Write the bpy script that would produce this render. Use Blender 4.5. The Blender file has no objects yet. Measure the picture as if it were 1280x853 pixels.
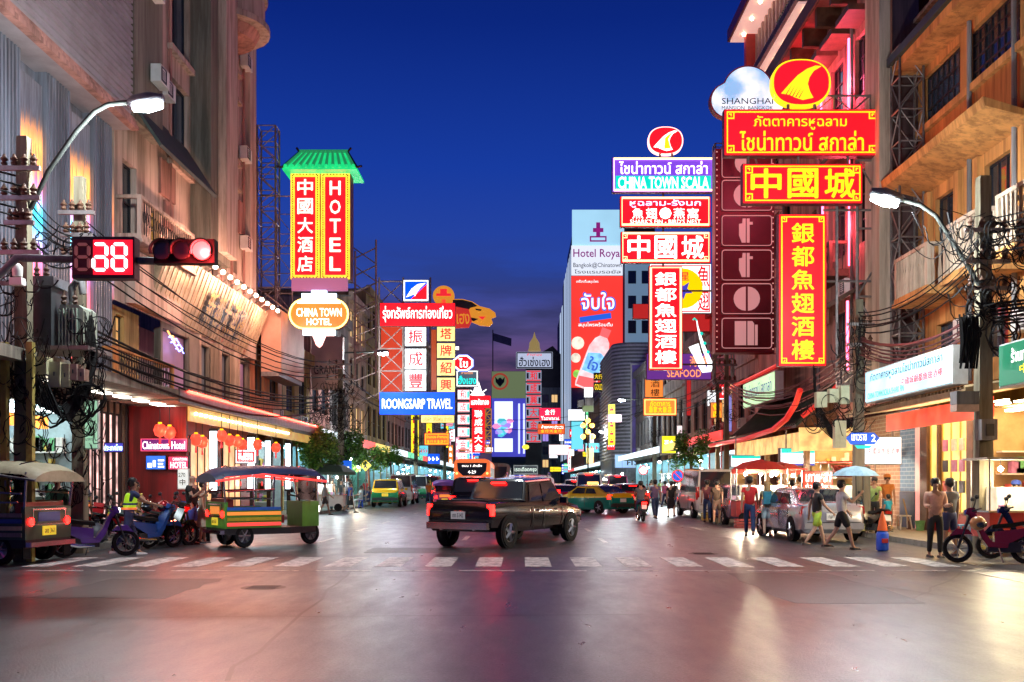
import bpy, bmesh, math, random
from mathutils import Vector, Matrix
R = math.radians
rnd = random.Random(7)
SC = bpy.context.scene
COL = SC.collection

# ---------------------------------------------------------------- camera
cam = bpy.data.objects.new('camera', bpy.data.cameras.new('camera'))
COL.objects.link(cam); SC.camera = cam
cam.location = (0, 0, 1.6); cam.rotation_euler = (R(90), 0, 0)
cam.data.sensor_width = 36.0; cam.data.lens = 35.16
cam.data.shift_x = -10 / 1280; cam.data.shift_y = 176.5 / 1280
cam.data.clip_start = 0.1; cam.data.clip_end = 4000

# ---------------------------------------------------------------- sky (dusk, sun already down: no sun lamp)
SC.view_settings.view_transform = 'Standard'; SC.view_settings.look = 'None'
SC.view_settings.exposure = 0.12; SC.view_settings.gamma = 1.0
W = bpy.data.worlds.new("World"); SC.world = W; W.use_nodes = True
nt = W.node_tree; nd = nt.nodes; lk = nt.links
bg = nd['Background']
tc = nd.new('ShaderNodeTexCoord'); sep = nd.new('ShaderNodeSeparateXYZ'); lk.new(tc.outputs['Generated'], sep.inputs[0])
rp = nd.new('ShaderNodeValToRGB'); lk.new(sep.outputs['Z'], rp.inputs[0])
cr = rp.color_ramp
stops = [(0.0, (.17, .075, .11)), (.11, (.15, .062, .15)), (.155, (.075, .068, .23)), (.20, (.022, .058, .33)),
         (.30, (.008, .040, .32)), (.42, (.003, .018, .19)), (.62, (.002, .008, .06)), (1.0, (.001, .004, .03))]
cr.elements[0].position = 0; cr.elements[0].color = (*stops[0][1], 1)
cr.elements[1].position = 1; cr.elements[1].color = (*stops[-1][1], 1)
for p, c in stops[1:-1]:
    e = cr.elements.new(p); e.color = (*c, 1)
mp = nd.new('ShaderNodeMapping'); lk.new(tc.outputs['Generated'], mp.inputs[0]); mp.inputs['Scale'].default_value = (2.6, 2.6, 15)
mp.inputs['Location'].default_value = (.33, .1, .12)
nz = nd.new('ShaderNodeTexNoise'); lk.new(mp.outputs[0], nz.inputs['Vector']); nz.inputs['Scale'].default_value = 2.2
nz.inputs['Detail'].default_value = 5; nz.inputs['Roughness'].default_value = .55
cr2 = nd.new('ShaderNodeValToRGB'); lk.new(nz.outputs['Fac'], cr2.inputs[0])
cr2.color_ramp.elements[0].position = .36; cr2.color_ramp.elements[1].position = .54
lowm = nd.new('ShaderNodeMapRange'); lk.new(sep.outputs['Z'], lowm.inputs[0])
lowm.inputs[1].default_value = .24; lowm.inputs[2].default_value = .13; lowm.inputs[3].default_value = 0; lowm.inputs[4].default_value = .95
mul = nd.new('ShaderNodeMath'); mul.operation = 'MULTIPLY'; lk.new(cr2.outputs[0], mul.inputs[0]); lk.new(lowm.outputs[0], mul.inputs[1])
mx = nd.new('ShaderNodeMixRGB'); lk.new(mul.outputs[0], mx.inputs[0]); lk.new(rp.outputs[0], mx.inputs[1]); mx.inputs[2].default_value = (.024, .026, .075, 1)
lk.new(mx.outputs[0], bg.inputs['Color']); bg.inputs['Strength'].default_value = 1.0

# ---------------------------------------------------------------- helpers
def P(px, py, Y): return ((px - 650) * Y / 1250, Y, 1.6 + (603 - py) * Y / 1250)
def YG(py): return 2000.0 / (py - 603)
def XP(px, Y): return (px - 650) * Y / 1250
def ZP(py, Y): return 1.6 + (603 - py) * Y / 1250

MATS = {}
def pbr(key, col, rough=.6, metal=0., var=.18, scale=3., bump=.0, streak=False, spec=.5, coat=0.):
    if key in MATS: return MATS[key]
    m = bpy.data.materials.new(key); m.use_nodes = True; n = m.node_tree.nodes; l = m.node_tree.links
    b = n['Principled BSDF']; b.inputs['Roughness'].default_value = rough; b.inputs['Metallic'].default_value = metal
    b.inputs['Specular IOR Level'].default_value = spec
    if coat: b.inputs['Coat Weight'].default_value = coat; b.inputs['Coat Roughness'].default_value = .08
    b.inputs['Base Color'].default_value = (*col, 1)
    if var > 0:
        g = n.new('ShaderNodeNewGeometry'); mpn = n.new('ShaderNodeMapping'); l.new(g.outputs['Position'], mpn.inputs[0])
        mpn.inputs['Scale'].default_value = (1, 1, .14 if streak else 1)
        z = n.new('ShaderNodeTexNoise'); z.inputs['Scale'].default_value = scale; z.inputs['Detail'].default_value = 6; z.inputs['Roughness'].default_value = .65
        l.new(mpn.outputs[0], z.inputs['Vector'])
        r = n.new('ShaderNodeValToRGB'); l.new(z.outputs['Fac'], r.inputs[0])
        r.color_ramp.elements[0].position = .3; r.color_ramp.elements[1].position = .66
        d = 1 - var * 1.7; r.color_ramp.elements[0].color = (col[0] * d, col[1] * d * .97, col[2] * d * .92, 1)
        u = 1 + var * .5; r.color_ramp.elements[1].color = (min(1, col[0] * u), min(1, col[1] * u), min(1, col[2] * u), 1)
        l.new(r.outputs[0], b.inputs['Base Color'])
        if streak:   # rain streaks and soot
            mp3 = n.new('ShaderNodeMapping'); l.new(g.outputs['Position'], mp3.inputs[0]); mp3.inputs['Scale'].default_value = (2.6, 2.6, .16)
            z3 = n.new('ShaderNodeTexNoise'); z3.inputs['Scale'].default_value = 1.4; z3.inputs['Detail'].default_value = 7; z3.inputs['Roughness'].default_value = .7; l.new(mp3.outputs[0], z3.inputs['Vector'])
            r3 = n.new('ShaderNodeValToRGB'); l.new(z3.outputs['Fac'], r3.inputs[0]); r3.color_ramp.elements[0].position = .40; r3.color_ramp.elements[0].color = (.60, .58, .56, 1); r3.color_ramp.elements[1].position = .54; r3.color_ramp.elements[1].color = (1, 1, 1, 1)
            m3 = n.new('ShaderNodeMixRGB'); m3.blend_type = 'MULTIPLY'; m3.inputs[0].default_value = 1; l.new(r.outputs[0], m3.inputs[1]); l.new(r3.outputs[0], m3.inputs[2]); l.new(m3.outputs[0], b.inputs['Base Color'])
        if bump:
            bp = n.new('ShaderNodeBump'); bp.inputs['Strength'].default_value = bump; bp.inputs['Distance'].default_value = .02
            z2 = n.new('ShaderNodeTexNoise'); z2.inputs['Scale'].default_value = scale * 9; z2.inputs['Detail'].default_value = 4
            l.new(g.outputs['Position'], z2.inputs['Vector']); l.new(z2.outputs['Fac'], bp.inputs['Height']); l.new(bp.outputs[0], b.inputs['Normal'])
    MATS[key] = m; return m
def emi(key, col, st=2., base=None, var=0., scale=1.5, rough=.35):
    if key in MATS: return MATS[key]
    m = bpy.data.materials.new(key); m.use_nodes = True; n = m.node_tree.nodes; l = m.node_tree.links; b = n['Principled BSDF']
    b.inputs['Base Color'].default_value = (*(base or [min(.8, c * .8) for c in col]), 1); b.inputs['Roughness'].default_value = rough
    b.inputs['Emission Color'].default_value = (*col, 1); b.inputs['Emission Strength'].default_value = st
    if var:   # tubes behind an acrylic face: uneven glow
        g = n.new('ShaderNodeNewGeometry'); z = n.new('ShaderNodeTexNoise'); z.inputs['Scale'].default_value = scale; z.inputs['Detail'].default_value = 2
        l.new(g.outputs['Position'], z.inputs['Vector']); mr = n.new('ShaderNodeMapRange'); l.new(z.outputs['Fac'], mr.inputs[0])
        mr.inputs[1].default_value = .25; mr.inputs[2].default_value = .75; mr.inputs[3].default_value = st * (1 - var); mr.inputs[4].default_value = st * (1 + var)
        l.new(mr.outputs[0], b.inputs['Emission Strength'])
    MATS[key] = m; return m

def FL(x): f = lambda a, b, c: (x + c, a, b); f.mir = False; return f
def FR(x):
    f = lambda a, b, c: (x - c, a, b); f.mir = True; return f
def FF(y): f = lambda a, b, c: (a, y - c, b); f.mir = False; return f
def FB(y): f = lambda a, b, c: (-a, y + c, b); f.mir = False; return f
def ID(a, b, c): return (a, b, c)
ID.mir = False
def FG(o, u, v, n, mir=False):
    o, u, v, n = Vector(o), Vector(u), Vector(v), Vector(n)
    f = lambda a, b, c: tuple(o + u * a + v * b + n * c); f.mir = mir; return f

ORI = {}
GC = {}
TMP = bpy.data.scenes.new('workbench'); TVL = TMP.view_layers[0]
def glyph(body, bold, res):
    k = (body, bold, res)
    if k in GC: return GC[k]
    c = bpy.data.curves.new('t', 'FONT'); c.body = body; c.size = 1; c.offset = bold; c.resolution_u = res
    o = bpy.data.objects.new('t', c); TMP.collection.objects.link(o)
    TVL.update(); me = bpy.data.meshes.new_from_object(o.evaluated_get(TVL.depsgraph))
    vs = [(v.co.x, v.co.y) for v in me.vertices]; fs = [tuple(p.vertices) for p in me.polygons]
    bpy.data.objects.remove(o); bpy.data.curves.remove(c); bpy.data.meshes.remove(me)
    GC[k] = (vs, fs); return GC[k]

class MB:
    def __init__(s, fr=ID): s.v = []; s.f = []; s.fr = fr
    def add(s, vs, fs):
        n = len(s.v); s.v += [s.fr(*v) for v in vs]; s.f += [tuple(i + n for i in f) for f in fs]; return s
    def box(s, a0, b0, c0, a1, b1, c1):
        return s.add([(a0, b0, c0), (a1, b0, c0), (a1, b1, c0), (a0, b1, c0), (a0, b0, c1), (a1, b0, c1), (a1, b1, c1), (a0, b1, c1)],
                     [(0, 3, 2, 1), (4, 5, 6, 7), (0, 1, 5, 4), (1, 2, 6, 5), (2, 3, 7, 6), (3, 0, 4, 7)])
    def cb(s, a, b, c, w, h, d): return s.box(a - w / 2, b - h / 2, c - d / 2, a + w / 2, b + h / 2, c + d / 2)
    def quad(s, p): return s.add(p, [(0, 1, 2, 3)])
    def poly(s, pts, c0, c1):
        n = len(pts)
        return s.add([(a, b, c0) for a, b in pts] + [(a, b, c1) for a, b in pts],
                     [tuple(range(n))[::-1], tuple(range(n, 2 * n))] + [(i, (i + 1) % n, n + (i + 1) % n, n + i) for i in range(n)])
    def border(s, a0, b0, a1, b1, t, c0, c1):
        s.box(a0, b0, c0, a1, b0 + t, c1); s.box(a0, b1 - t, c0, a1, b1, c1)
        s.box(a0, b0 + t, c0, a0 + t, b1 - t, c1); return s.box(a1 - t, b0 + t, c0, a1, b1 - t, c1)
    def tube(s, pts, r, n=6, closed=False):
        pts = [Vector(p) for p in pts]; N = len(pts); rr = r if hasattr(r, '__len__') else [r] * N
        vs = []; prev = None
        for i, p in enumerate(pts):
            if closed: t = pts[(i + 1) % N] - pts[i - 1]
            else: t = pts[min(i + 1, N - 1)] - pts[max(i - 1, 0)]
            t = t.normalized() if t.length > 1e-9 else Vector((0, 0, 1))
            if prev is None:
                u = t.orthogonal().normalized()
            else:
                u = prev - t * prev.dot(t); u = u.normalized() if u.length > 1e-6 else t.orthogonal().normalized()
            prev = u; w = t.cross(u)
            for k in range(n):
                a = 2 * math.pi * (k + .5) / n; vs.append(tuple(p + (u * math.cos(a) + w * math.sin(a)) * rr[i]))
        fs = []
        for i in range(N if closed else N - 1):
            j = (i + 1) % N
            for k in range(n): fs.append((i * n + k, i * n + (k + 1) % n, j * n + (k + 1) % n, j * n + k))
        if not closed: fs.append(tuple(range(n))[::-1]); fs.append(tuple(range((N - 1) * n, N * n)))
        return s.add(vs, fs)
    def bar(s, p, q, w=.05): return s.tube([p, q], w * .7, 4)
    def lathe(s, prof, cen=(0, 0, 0), axis='z', n=12, caps=True):
        vs = []; cx, cy, cz = cen
        for r_, h in prof:
            for k in range(n):
                a = 2 * math.pi * k / n; x, y = r_ * math.cos(a), r_ * math.sin(a)
                vs.append({'z': (cx + x, cy + y, cz + h), 'x': (cx + h, cy + x, cz + y), 'y': (cx + x, cy + h, cz + y)}[axis])
        fs = [(i * n + k, i * n + (k + 1) % n, (i + 1) * n + (k + 1) % n, (i + 1) * n + k) for i in range(len(prof) - 1) for k in range(n)]
        if caps and prof[0][0] > 1e-4: fs.append(tuple(range(n))[::-1])
        if caps and prof[-1][0] > 1e-4: fs.append(tuple(range((len(prof) - 1) * n, len(prof) * n)))
        return s.add(vs, fs)
    def ball(s, cen, r, n=8, sz=1.):
        m = max(4, n // 2 + 1)
        return s.lathe([(r * math.sin(math.pi * i / m) + (1e-5 if i in (0, m) else 0), -r * sz * math.cos(math.pi * i / m)) for i in range(m + 1)], cen, 'z', n)
    def text(s, body, a, b, w, h, c=.02, bold=0., ext=.012, res=2, keep=False):
        vs, fs = glyph(body, 0., res)
        if not vs: return s
        x0 = min(v[0] for v in vs); x1 = max(v[0] for v in vs); y0 = min(v[1] for v in vs); y1 = max(v[1] for v in vs)
        sy = h / max(1e-6, y1 - y0); sx = w / max(1e-6, x1 - x0) if w else sy
        if keep: sx = sy = min(sx, sy)
        mir = -1 if s.fr.mir else 1
        d = bold * (.55 if any(ord(q) > 0x2e80 for q in body) else .36); k = 0   # bold face: the strokes thickened by copies a hair apart
        for dx, dy in ((0, 0), (d, 0), (-d, 0), (0, d), (0, -d), (d * .7, d * .7), (-d * .7, -d * .7)) if bold else ((0, 0),):
            s.add([(a + mir * (x - (x0 + x1) / 2 + dx) * sx, b + (y - (y0 + y1) / 2 + dy) * sy, c + k * .0006) for x, y in vs], fs); k += 1
        return s
    def vtext(s, chars, a, b0, b1, w, c=.02, bold=.02, fill=.84):
        n = len(chars); st = (b1 - b0) / n
        for i, ch in enumerate(chars): s.text(ch, a, b1 - st * (i + .5), w, st * fill, c, bold)
        return s
    def htext(s, chars, a0, a1, b, h, c=.02, bold=.02, fill=.8):
        n = len(chars); st = (a1 - a0) / n
        for i, ch in enumerate(chars): s.text(ch, a0 + st * (i + .5), b, abs(st) * fill, h, c, bold)
        return s
    def obj(s, name, mat, parent=None, smooth=False, stuff=False):
        me = bpy.data.meshes.new(name); o0 = ORI.get(parent.name, (0, 0, 0)) if parent else (0, 0, 0)
        me.from_pydata([(x - o0[0], y - o0[1], z - o0[2]) for x, y, z in s.v], [], s.f)
        if mat: me.materials.append(mat)
        if smooth:
            me.polygons.foreach_set('use_smooth', [True] * len(me.polygons)); me.set_sharp_from_angle(angle=R(smooth if smooth > 1 else 50))
        o = bpy.data.objects.new(name, me); COL.objects.link(o)
        if parent: o.parent = parent; ORI[o.name] = o0
        if stuff: o['kind'] = 'stuff'
        return o

USED = {}
def thing(name, label, cat, loc=(0, 0, 0), rotz=0, group=None):
    o = bpy.data.objects.new(name, None); COL.objects.link(o); o.location = loc; o.rotation_euler = (0, 0, rotz)
    o['label'] = label; o['category'] = cat
    if group: o['group'] = group
    if rotz == 0: ORI[o.name] = tuple(loc)
    return o
def local(o): ORI[o.name] = (0, 0, 0); return o      # parts of this thing are written in its own coordinates
def tag(o, label, cat, group=None):
    o['label'] = label; o['category'] = cat
    if group: o['group'] = group
    return o
def struct(o): o['kind'] = 'structure'; return o
KIDS = {}
def dup(root, loc, rotz, label, group=None, remat=None):
    def cp(o, par):
        c = o.copy(); COL.objects.link(c)
        if par: c.parent = par
        if remat and o.type == 'MESH' and o.data.materials and o.data.materials[0].name in remat:
            k = (o.data.name, remat[o.data.materials[0].name].name)
            if k not in KIDS:
                d = o.data.copy(); d.materials[0] = remat[o.data.materials[0].name]; KIDS[k] = d
            c.data = KIDS[k]
        for ch in [x for x in o.children]: cp(ch, c)
        return c
    r = cp(root, None); r.location = loc; r.rotation_euler = (0, 0, rotz); r['label'] = label
    if group: r['group'] = group
    return r
def lamp_point(parent, loc, col, watts, rad=.12, spot=None):
    d = bpy.data.lights.new('lamp_light', 'SPOT' if spot else 'POINT'); d.energy = watts; d.color = col; d.shadow_soft_size = rad
    if spot: d.spot_size = R(spot); d.spot_blend = .6
    o = bpy.data.objects.new('lamp_light', d); COL.objects.link(o)
    o0 = ORI.get(parent.name, (0, 0, 0)); o.location = [loc[i] - o0[i] for i in range(3)]; o.parent = parent; return o

# ---------------------------------------------------------------- shared materials
STEEL = pbr('galvanised_steel', (.28, .26, .25), .5, .6, .2, 6)
DARKM = pbr('dark_metal', (.04, .04, .045), .45, .6, .1, 6)
BLACKR = pbr('black_rubber', (.012, .012, .013), .85, 0, .1, 10, spec=.2)
CONC = pbr('old_concrete', (.30, .27, .22), .85, 0, .25, 2.5, .3, True)
WHITEP = pbr('white_paint', (.75, .74, .70), .5, 0, .1, 3)
CHROME = pbr('chrome', (.7, .7, .72), .15, 1, 0)
GLASSD = pbr('dark_glass', (.02, .025, .035), .06, 0, 0, spec=.8)
GLASSB = pbr('blue_grey_glass', (.03, .06, .11), .08, 0, .3, 1.5, spec=.9)
RUST = pbr('pink_steel_truss', (.42, .30, .27), .6, .2, .25, 5)
REDF = emi('red_lit_acrylic', (1., .003, .007), 3.0, var=.10, scale=.9)
YELF = emi('yellow_lit_letters', (1., .70, .01), 1.15)
REDL = emi('red_lit_letters', (.85, .02, .03), .9)
WHTF = emi('white_lit_acrylic', (.95, .97, 1.), 1.6, var=.12)
WHTL = emi('white_lit_letters', (1., .95, .90), 2.2)
NEOR = emi('orange_neon', (1., .38, .10), 3.)
NEOW = emi('warm_white_neon', (1., .80, .55), 3.4)
BLUF = emi('blue_lit_acrylic', (.0, .08, .80), 1.1, var=.1)
TEAL = emi('teal_lit', (.0, .55, .45), 1.2)
PURP = emi('violet_lit', (.16, .05, .62), 1.1)
TUBEW = emi('white_fluorescent', (.85, .97, 1.), 13.)
TUBEY = emi('warm_fluorescent', (1., .74, .40), 22.)
TUBEC = emi('cyan_fluorescent', (.40, .86, 1.), 20.)
TUBER = emi('red_neon', (1., .05, .03), 12.)
# ---------------------------------------------------------------- ground, road, pavements, markings
def asphalt():
    m = bpy.data.materials.new('asphalt'); m.use_nodes = True; n = m.node_tree.nodes; l = m.node_tree.links; b = n['Principled BSDF']
    g = n.new('ShaderNodeNewGeometry')
    def noise(sc, det, scale3=(1, 1, 1), ro=.6):
        mpn = n.new('ShaderNodeMapping'); mpn.inputs['Scale'].default_value = scale3; l.new(g.outputs['Position'], mpn.inputs[0])
        z = n.new('ShaderNodeTexNoise'); z.inputs['Scale'].default_value = sc; z.inputs['Detail'].default_value = det; z.inputs['Roughness'].default_value = ro
        l.new(mpn.outputs[0], z.inputs['Vector']); return z.outputs['Fac']
    def rng(x, a, b_, c, d):
        r = n.new('ShaderNodeMapRange'); l.new(x, r.inputs[0])
        for i, v in enumerate((a, b_, c, d)): r.inputs[i + 1].default_value = v
        return r.outputs[0]
    def mulm(x, y):
        q = n.new('ShaderNodeMath'); q.operation = 'MULTIPLY'; l.new(x, q.inputs[0]); l.new(y, q.inputs[1]); return q.outputs[0]
    big = noise(.35, 5, (1, .35, 1)); fine = noise(38, 4); mid = noise(2.2, 6, (1, .3, 1), .7); grit = noise(140, 2)
    v = mulm(mulm(rng(big, .3, .7, .60, 1.25), rng(fine, .36, .64, .35, 1.9)), mulm(rng(mid, .3, .7, .8, 1.18), rng(grit, .36, .66, .5, 1.8)))
    vo = n.new('ShaderNodeTexVoronoi'); vo.feature = 'DISTANCE_TO_EDGE'; vo.inputs['Scale'].default_value = .23
    mpv = n.new('ShaderNodeMapping'); l.new(g.outputs['Position'], mpv.inputs[0]); wv = n.new('ShaderNodeVectorMath'); wv.operation = 'ADD'
    zc = n.new('ShaderNodeTexNoise'); zc.inputs['Scale'].default_value = 1.3; zc.inputs['Detail'].default_value = 6; l.new(g.outputs['Position'], zc.inputs['Vector'])
    l.new(mpv.outputs[0], wv.inputs[0]); l.new(zc.outputs['Color'], wv.inputs[1]); l.new(wv.outputs[0], vo.inputs['Vector'])
    crack = rng(vo.outputs['Distance'], 0, .006, .75, 1.0); v = mulm(v, crack)
    c = n.new('ShaderNodeMixRGB'); c.inputs[0].default_value = 1; c.blend_type = 'MULTIPLY'; c.inputs[1].default_value = (.034, .037, .043, 1); l.new(v, c.inputs[2])
    l.new(c.outputs[0], b.inputs['Base Color'])
    l.new(rng(mid, .3, .7, .26, .42), b.inputs['Roughness']); b.inputs['Specular IOR Level'].default_value = .85
    bp = n.new('ShaderNodeBump'); bp.inputs['Strength'].default_value = .55; bp.inputs['Distance'].default_value = .01
    l.new(fine, bp.inputs['Height']); l.new(bp.outputs[0], b.inputs['Normal']); return m
def paving():
    m = pbr('paving_blocks', (.26, .21, .15), .6, 0, .2, 3); n = m.node_tree.nodes; l = m.node_tree.links; b = n['Principled BSDF']
    br = n.new('ShaderNodeTexBrick'); g = n.new('ShaderNodeNewGeometry'); l.new(g.outputs['Position'], br.inputs['Vector']); br.inputs['Scale'].default_value = 2.2
    br.inputs['Color1'].default_value = (.30, .24, .16, 1); br.inputs['Color2'].default_value = (.24, .2, .15, 1); br.inputs['Mortar'].default_value = (.1, .09, .07, 1); br.inputs['Mortar Size'].default_value = .03
    l.new(br.outputs[0], b.inputs['Base Color']); bp = n.new('ShaderNodeBump'); bp.inputs['Strength'].default_value = .4; l.new(br.outputs['Fac'], bp.inputs['Height']); bp.invert = True; l.new(bp.outputs[0], b.inputs['Normal']); return m
ASP = asphalt(); PAV = paving()
KERBM = pbr('kerb_concrete', (.30, .28, .24), .8, 0, .25, 4, .3)
struct(MB().box(-1500, -600, -1.2, 1500, 2500, -.03).obj('ground', pbr('distant_ground', (.06, .06, .06), .9, 0, .2, .1)))
road = struct(MB().box(-60, -30, -.02, 60, 420, 0).obj('road', ASP))
def pavement(side):
    s = side; x0 = 10.0
    pts = [(x0 + 1.6, 22.4), (x0 + .7, 22.7), (x0 + .2, 23.3), (x0, 24.2), (x0, 330), (40, 330), (40, 22.4)]
    if side < 0: pts = [(x0 + 1.4, 22.0), (x0 + .6, 22.3), (x0 + .2, 22.8), (x0, 23.6), (x0, 330), (40, 330), (40, 22.0)]
    sh = lambda d: [(s * (p[0] + d), p[1] + (d if p[1] < 24 else 0)) for p in pts]
    pv = struct(MB().poly(sh(.15), .0, .14).obj('pavement', PAV))
    ks = MB(); outer = [(s * p[0], p[1]) for p in pts[:5]]; inner = sh(.147)[:5]
    outer = [(s * 40, pts[0][1])] + outer; inner = [(s * 40, pts[0][1] + .147)] + inner
    k = MB()
    for i in range(len(outer) - 1):
        k.add([(*outer[i], 0), (*outer[i + 1], 0), (*inner[i + 1], 0), (*inner[i], 0), (*outer[i], .145), (*outer[i + 1], .145), (*inner[i + 1], .145), (*inner[i], .145)],
              [(0, 1, 2, 3), (4, 5, 6, 7), (0, 1, 5, 4), (2, 3, 7, 6)])
    k.obj('kerb', KERBM, pv)
    return pv
pavement(1); pavement(-1)
# worn white paint of the crosswalk and lane marks
def worn_white():
    m = pbr('worn_road_paint', (.66, .64, .60), .5, 0, 0); n = m.node_tree.nodes; l = m.node_tree.links; b = n['Principled BSDF']
    g = n.new('ShaderNodeNewGeometry'); z = n.new('ShaderNodeTexNoise'); z.inputs['Scale'].default_value = 5; z.inputs['Detail'].default_value = 9; z.inputs['Roughness'].default_value = .75
    l.new(g.outputs['Position'], z.inputs['Vector']); r = n.new('ShaderNodeValToRGB'); l.new(z.outputs['Fac'], r.inputs[0])
    r.color_ramp.elements[0].position = .40; r.color_ramp.elements[0].color = (.16, .155, .15, 1); r.color_ramp.elements[1].position = .56; r.color_ramp.elements[1].color = (.66, .64, .60, 1)
    l.new(r.outputs[0], b.inputs['Base Color']); return m
WORN = worn_white()
for i in range(19):
    x = -9.45 + i * .955
    if i > 15: x += .1
    MB().box(x, 18.9, .001, x + .50, 21.25, .005).obj('crosswalk_stripe', WORN, road)
for i in range(14):
    x = -8.9 + i * 1.3
    MB().box(x, 18.0, .001, x + 1.0, 18.13, .005).obj('stop_line_dash', WORN, road)
for X_, n_ in ((-5.4, 12), (-1.6, 12), (2.2, 12), (6.0, 12)):
    for i in range(n_):
        y = 25.5 + i * 6 + (X_ * 1.3 % 2)
        MB().box(X_, y, .001, X_ + .13, y + 2.2, .005).obj('lane_dash', WORN, road)
MB().box(8.0, 12.0, .001, 8.1, 17.5, .005).obj('lane_dash', WORN, road)

PATM = pbr('patched_asphalt', (.030, .033, .038), .42, 0, .35, 5, .4)
TARM = pbr('tar_seam', (.012, .012, .013), .35, 0, .1, 8)
def ragged(x0, y0, x1, y1, j=.06, seed=1):
    r_ = random.Random(seed); P_ = []
    for (a, b), (c, d) in (((x0, y0), (x1, y0)), ((x1, y0), (x1, y1)), ((x1, y1), (x0, y1)), ((x0, y1), (x0, y0))):
        for k in range(6): u = k / 6; P_.append((a + (c - a) * u + r_.uniform(-j, j), b + (d - b) * u + r_.uniform(-j, j)))
    return P_
for i, q in enumerate(((3.6, 13.2, 5.4, 17.6), (-6.8, 13.8, -4.9, 16.6), (-3.6, 22.6, -1.1, 24.4))):
    MB().poly(ragged(*q, seed=i), .0005, .002).obj('asphalt_patch', PATM, road)
for i, (a, b) in enumerate((((7.2, 11.0), (4.6, 17.6)), ((-9, 11.6), (1.5, 12.1)), ((-2.4, 8.0), (-3.0, 17.8)), ((5.4, 13.7), (9.5, 20.5)), ((-12, 16.9), (-5, 17.3)))):
    r_ = random.Random(i); n = 14; pts = [(a[0] + (b[0] - a[0]) * k / n + r_.uniform(-.05, .05), a[1] + (b[1] - a[1]) * k / n + r_.uniform(-.05, .05)) for k in range(n + 1)]
    m = MB()
    for k in range(n):
        (p, q), (u, v) = pts[k], pts[k + 1]; dx, dy = u - p, v - q; L = math.hypot(dx, dy); w = .022; nx, ny = -dy / L * w, dx / L * w; m.add([(p + nx, q + ny, .0026), (p - nx, q - ny, .0026), (u - nx, v - ny, .0026), (u + nx, v + ny, .0026)], [(0, 1, 2, 3)])
    m.obj('tar_seam', TARM, road)
for x, y in ((-3.9, 15.2), (4.1, 22.4)):
    mc = MB().lathe([(.001, .004), (.33, .004), (.34, .001)], (x, y, 0), 'z', 24).obj('manhole_cover', pbr('cast_iron', (.06, .055, .05), .45, .7, .2, 12), road)
    for k in range(5): MB().box(x - .22, y - .2 + k * .1, .0042, x + .22, y - .17 + k * .1, .008).obj('tread_bar', DARKM, mc)
# ---------------------------------------------------------------- building tools
BEIGE = pbr('beige_render', (.58, .44, .32), .8, 0, .28, .9, .25, True)
OCHRE = pbr('ochre_render', (.66, .31, .09), .8, 0, .25, .9, .25, True)
PINKW = pbr('pink_render', (.52, .25, .20), .8, 0, .34, 1.1, .25, True)
YELW = pbr('yellow_render', (.52, .38, .14), .8, 0, .34, 1.1, .25, True)
GREYW = pbr('grey_render', (.27, .26, .26), .8, 0, .25, 1.2, .25, True)
BLUEW = pbr('pale_blue_render', (.38, .46, .52), .8, 0, .15, 1.2, .2, True)
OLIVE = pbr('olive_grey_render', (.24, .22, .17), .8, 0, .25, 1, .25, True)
REDW = pbr('red_paint', (.48, .03, .03), .5, 0, .2, 2, .1)
REDD = pbr('dark_red_paint', (.14, .012, .018), .4, .2, .15, 2)
BROWN = pbr('brown_timber', (.12, .055, .03), .6, 0, .25, 4, .2)
GREYM = pbr('grey_shutter_metal', (.22, .23, .25), .5, .4, .2, 4)
TILEG = pbr('green_roof_tile', (.04, .12, .05), .45, 0, .3, 5)
TILER = pbr('red_roof_tile', (.35, .07, .03), .5, 0, .3, 5)
IRON = pbr('black_iron', (.03, .028, .028), .5, .5, .1, 4)
CREAM = pbr('cream_box', (.55, .52, .32), .6, 0, .15, 4)
CURT = pbr('pink_curtain', (.35, .22, .25), .7, 0, .3, 3, .1, True)

def facade(parent, fr, a0, a1, b0, b1, openings, mat, t=.25, frame=DARKM, pane=GLASSD, rec=.16):
    """wall sheet with real openings; each opening (a0,b0,a1,b1,cols,rows[,pane]) gets a window (> pane)."""
    A = sorted({a0, a1, *[o[0] for o in openings], *[o[2] for o in openings]}); B = sorted({b0, b1, *[o[1] for o in openings], *[o[3] for o in openings]})
    m = MB(fr)
    for i in range(len(A) - 1):
        for j in range(len(B) - 1):
            ca, cbb = (A[i] + A[i + 1]) / 2, (B[j] + B[j + 1]) / 2
            if any(o[0] < ca < o[2] and o[1] < cbb < o[3] for o in openings): continue
            m.quad([(A[i], B[j], 0), (A[i + 1], B[j], 0), (A[i + 1], B[j + 1], 0), (A[i], B[j + 1], 0)])
    for o in openings:
        x0, y0, x1, y1 = o[:4]
        m.quad([(x0, y0, 0), (x1, y0, 0), (x1, y0, -t), (x0, y0, -t)]); m.quad([(x0, y1, 0), (x1, y1, 0), (x1, y1, -t), (x0, y1, -t)])
        m.quad([(x0, y0, 0), (x0, y1, 0), (x0, y1, -t), (x0, y0, -t)]); m.quad([(x1, y0, 0), (x1, y1, 0), (x1, y1, -t), (x1, y0, -t)])
    w = m.obj('wall', mat, parent)
    for o in openings: window(parent, fr, *o[:6], frame=frame, pane=(o[6] if len(o) > 6 else pane), rec=rec)
    return w
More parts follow.
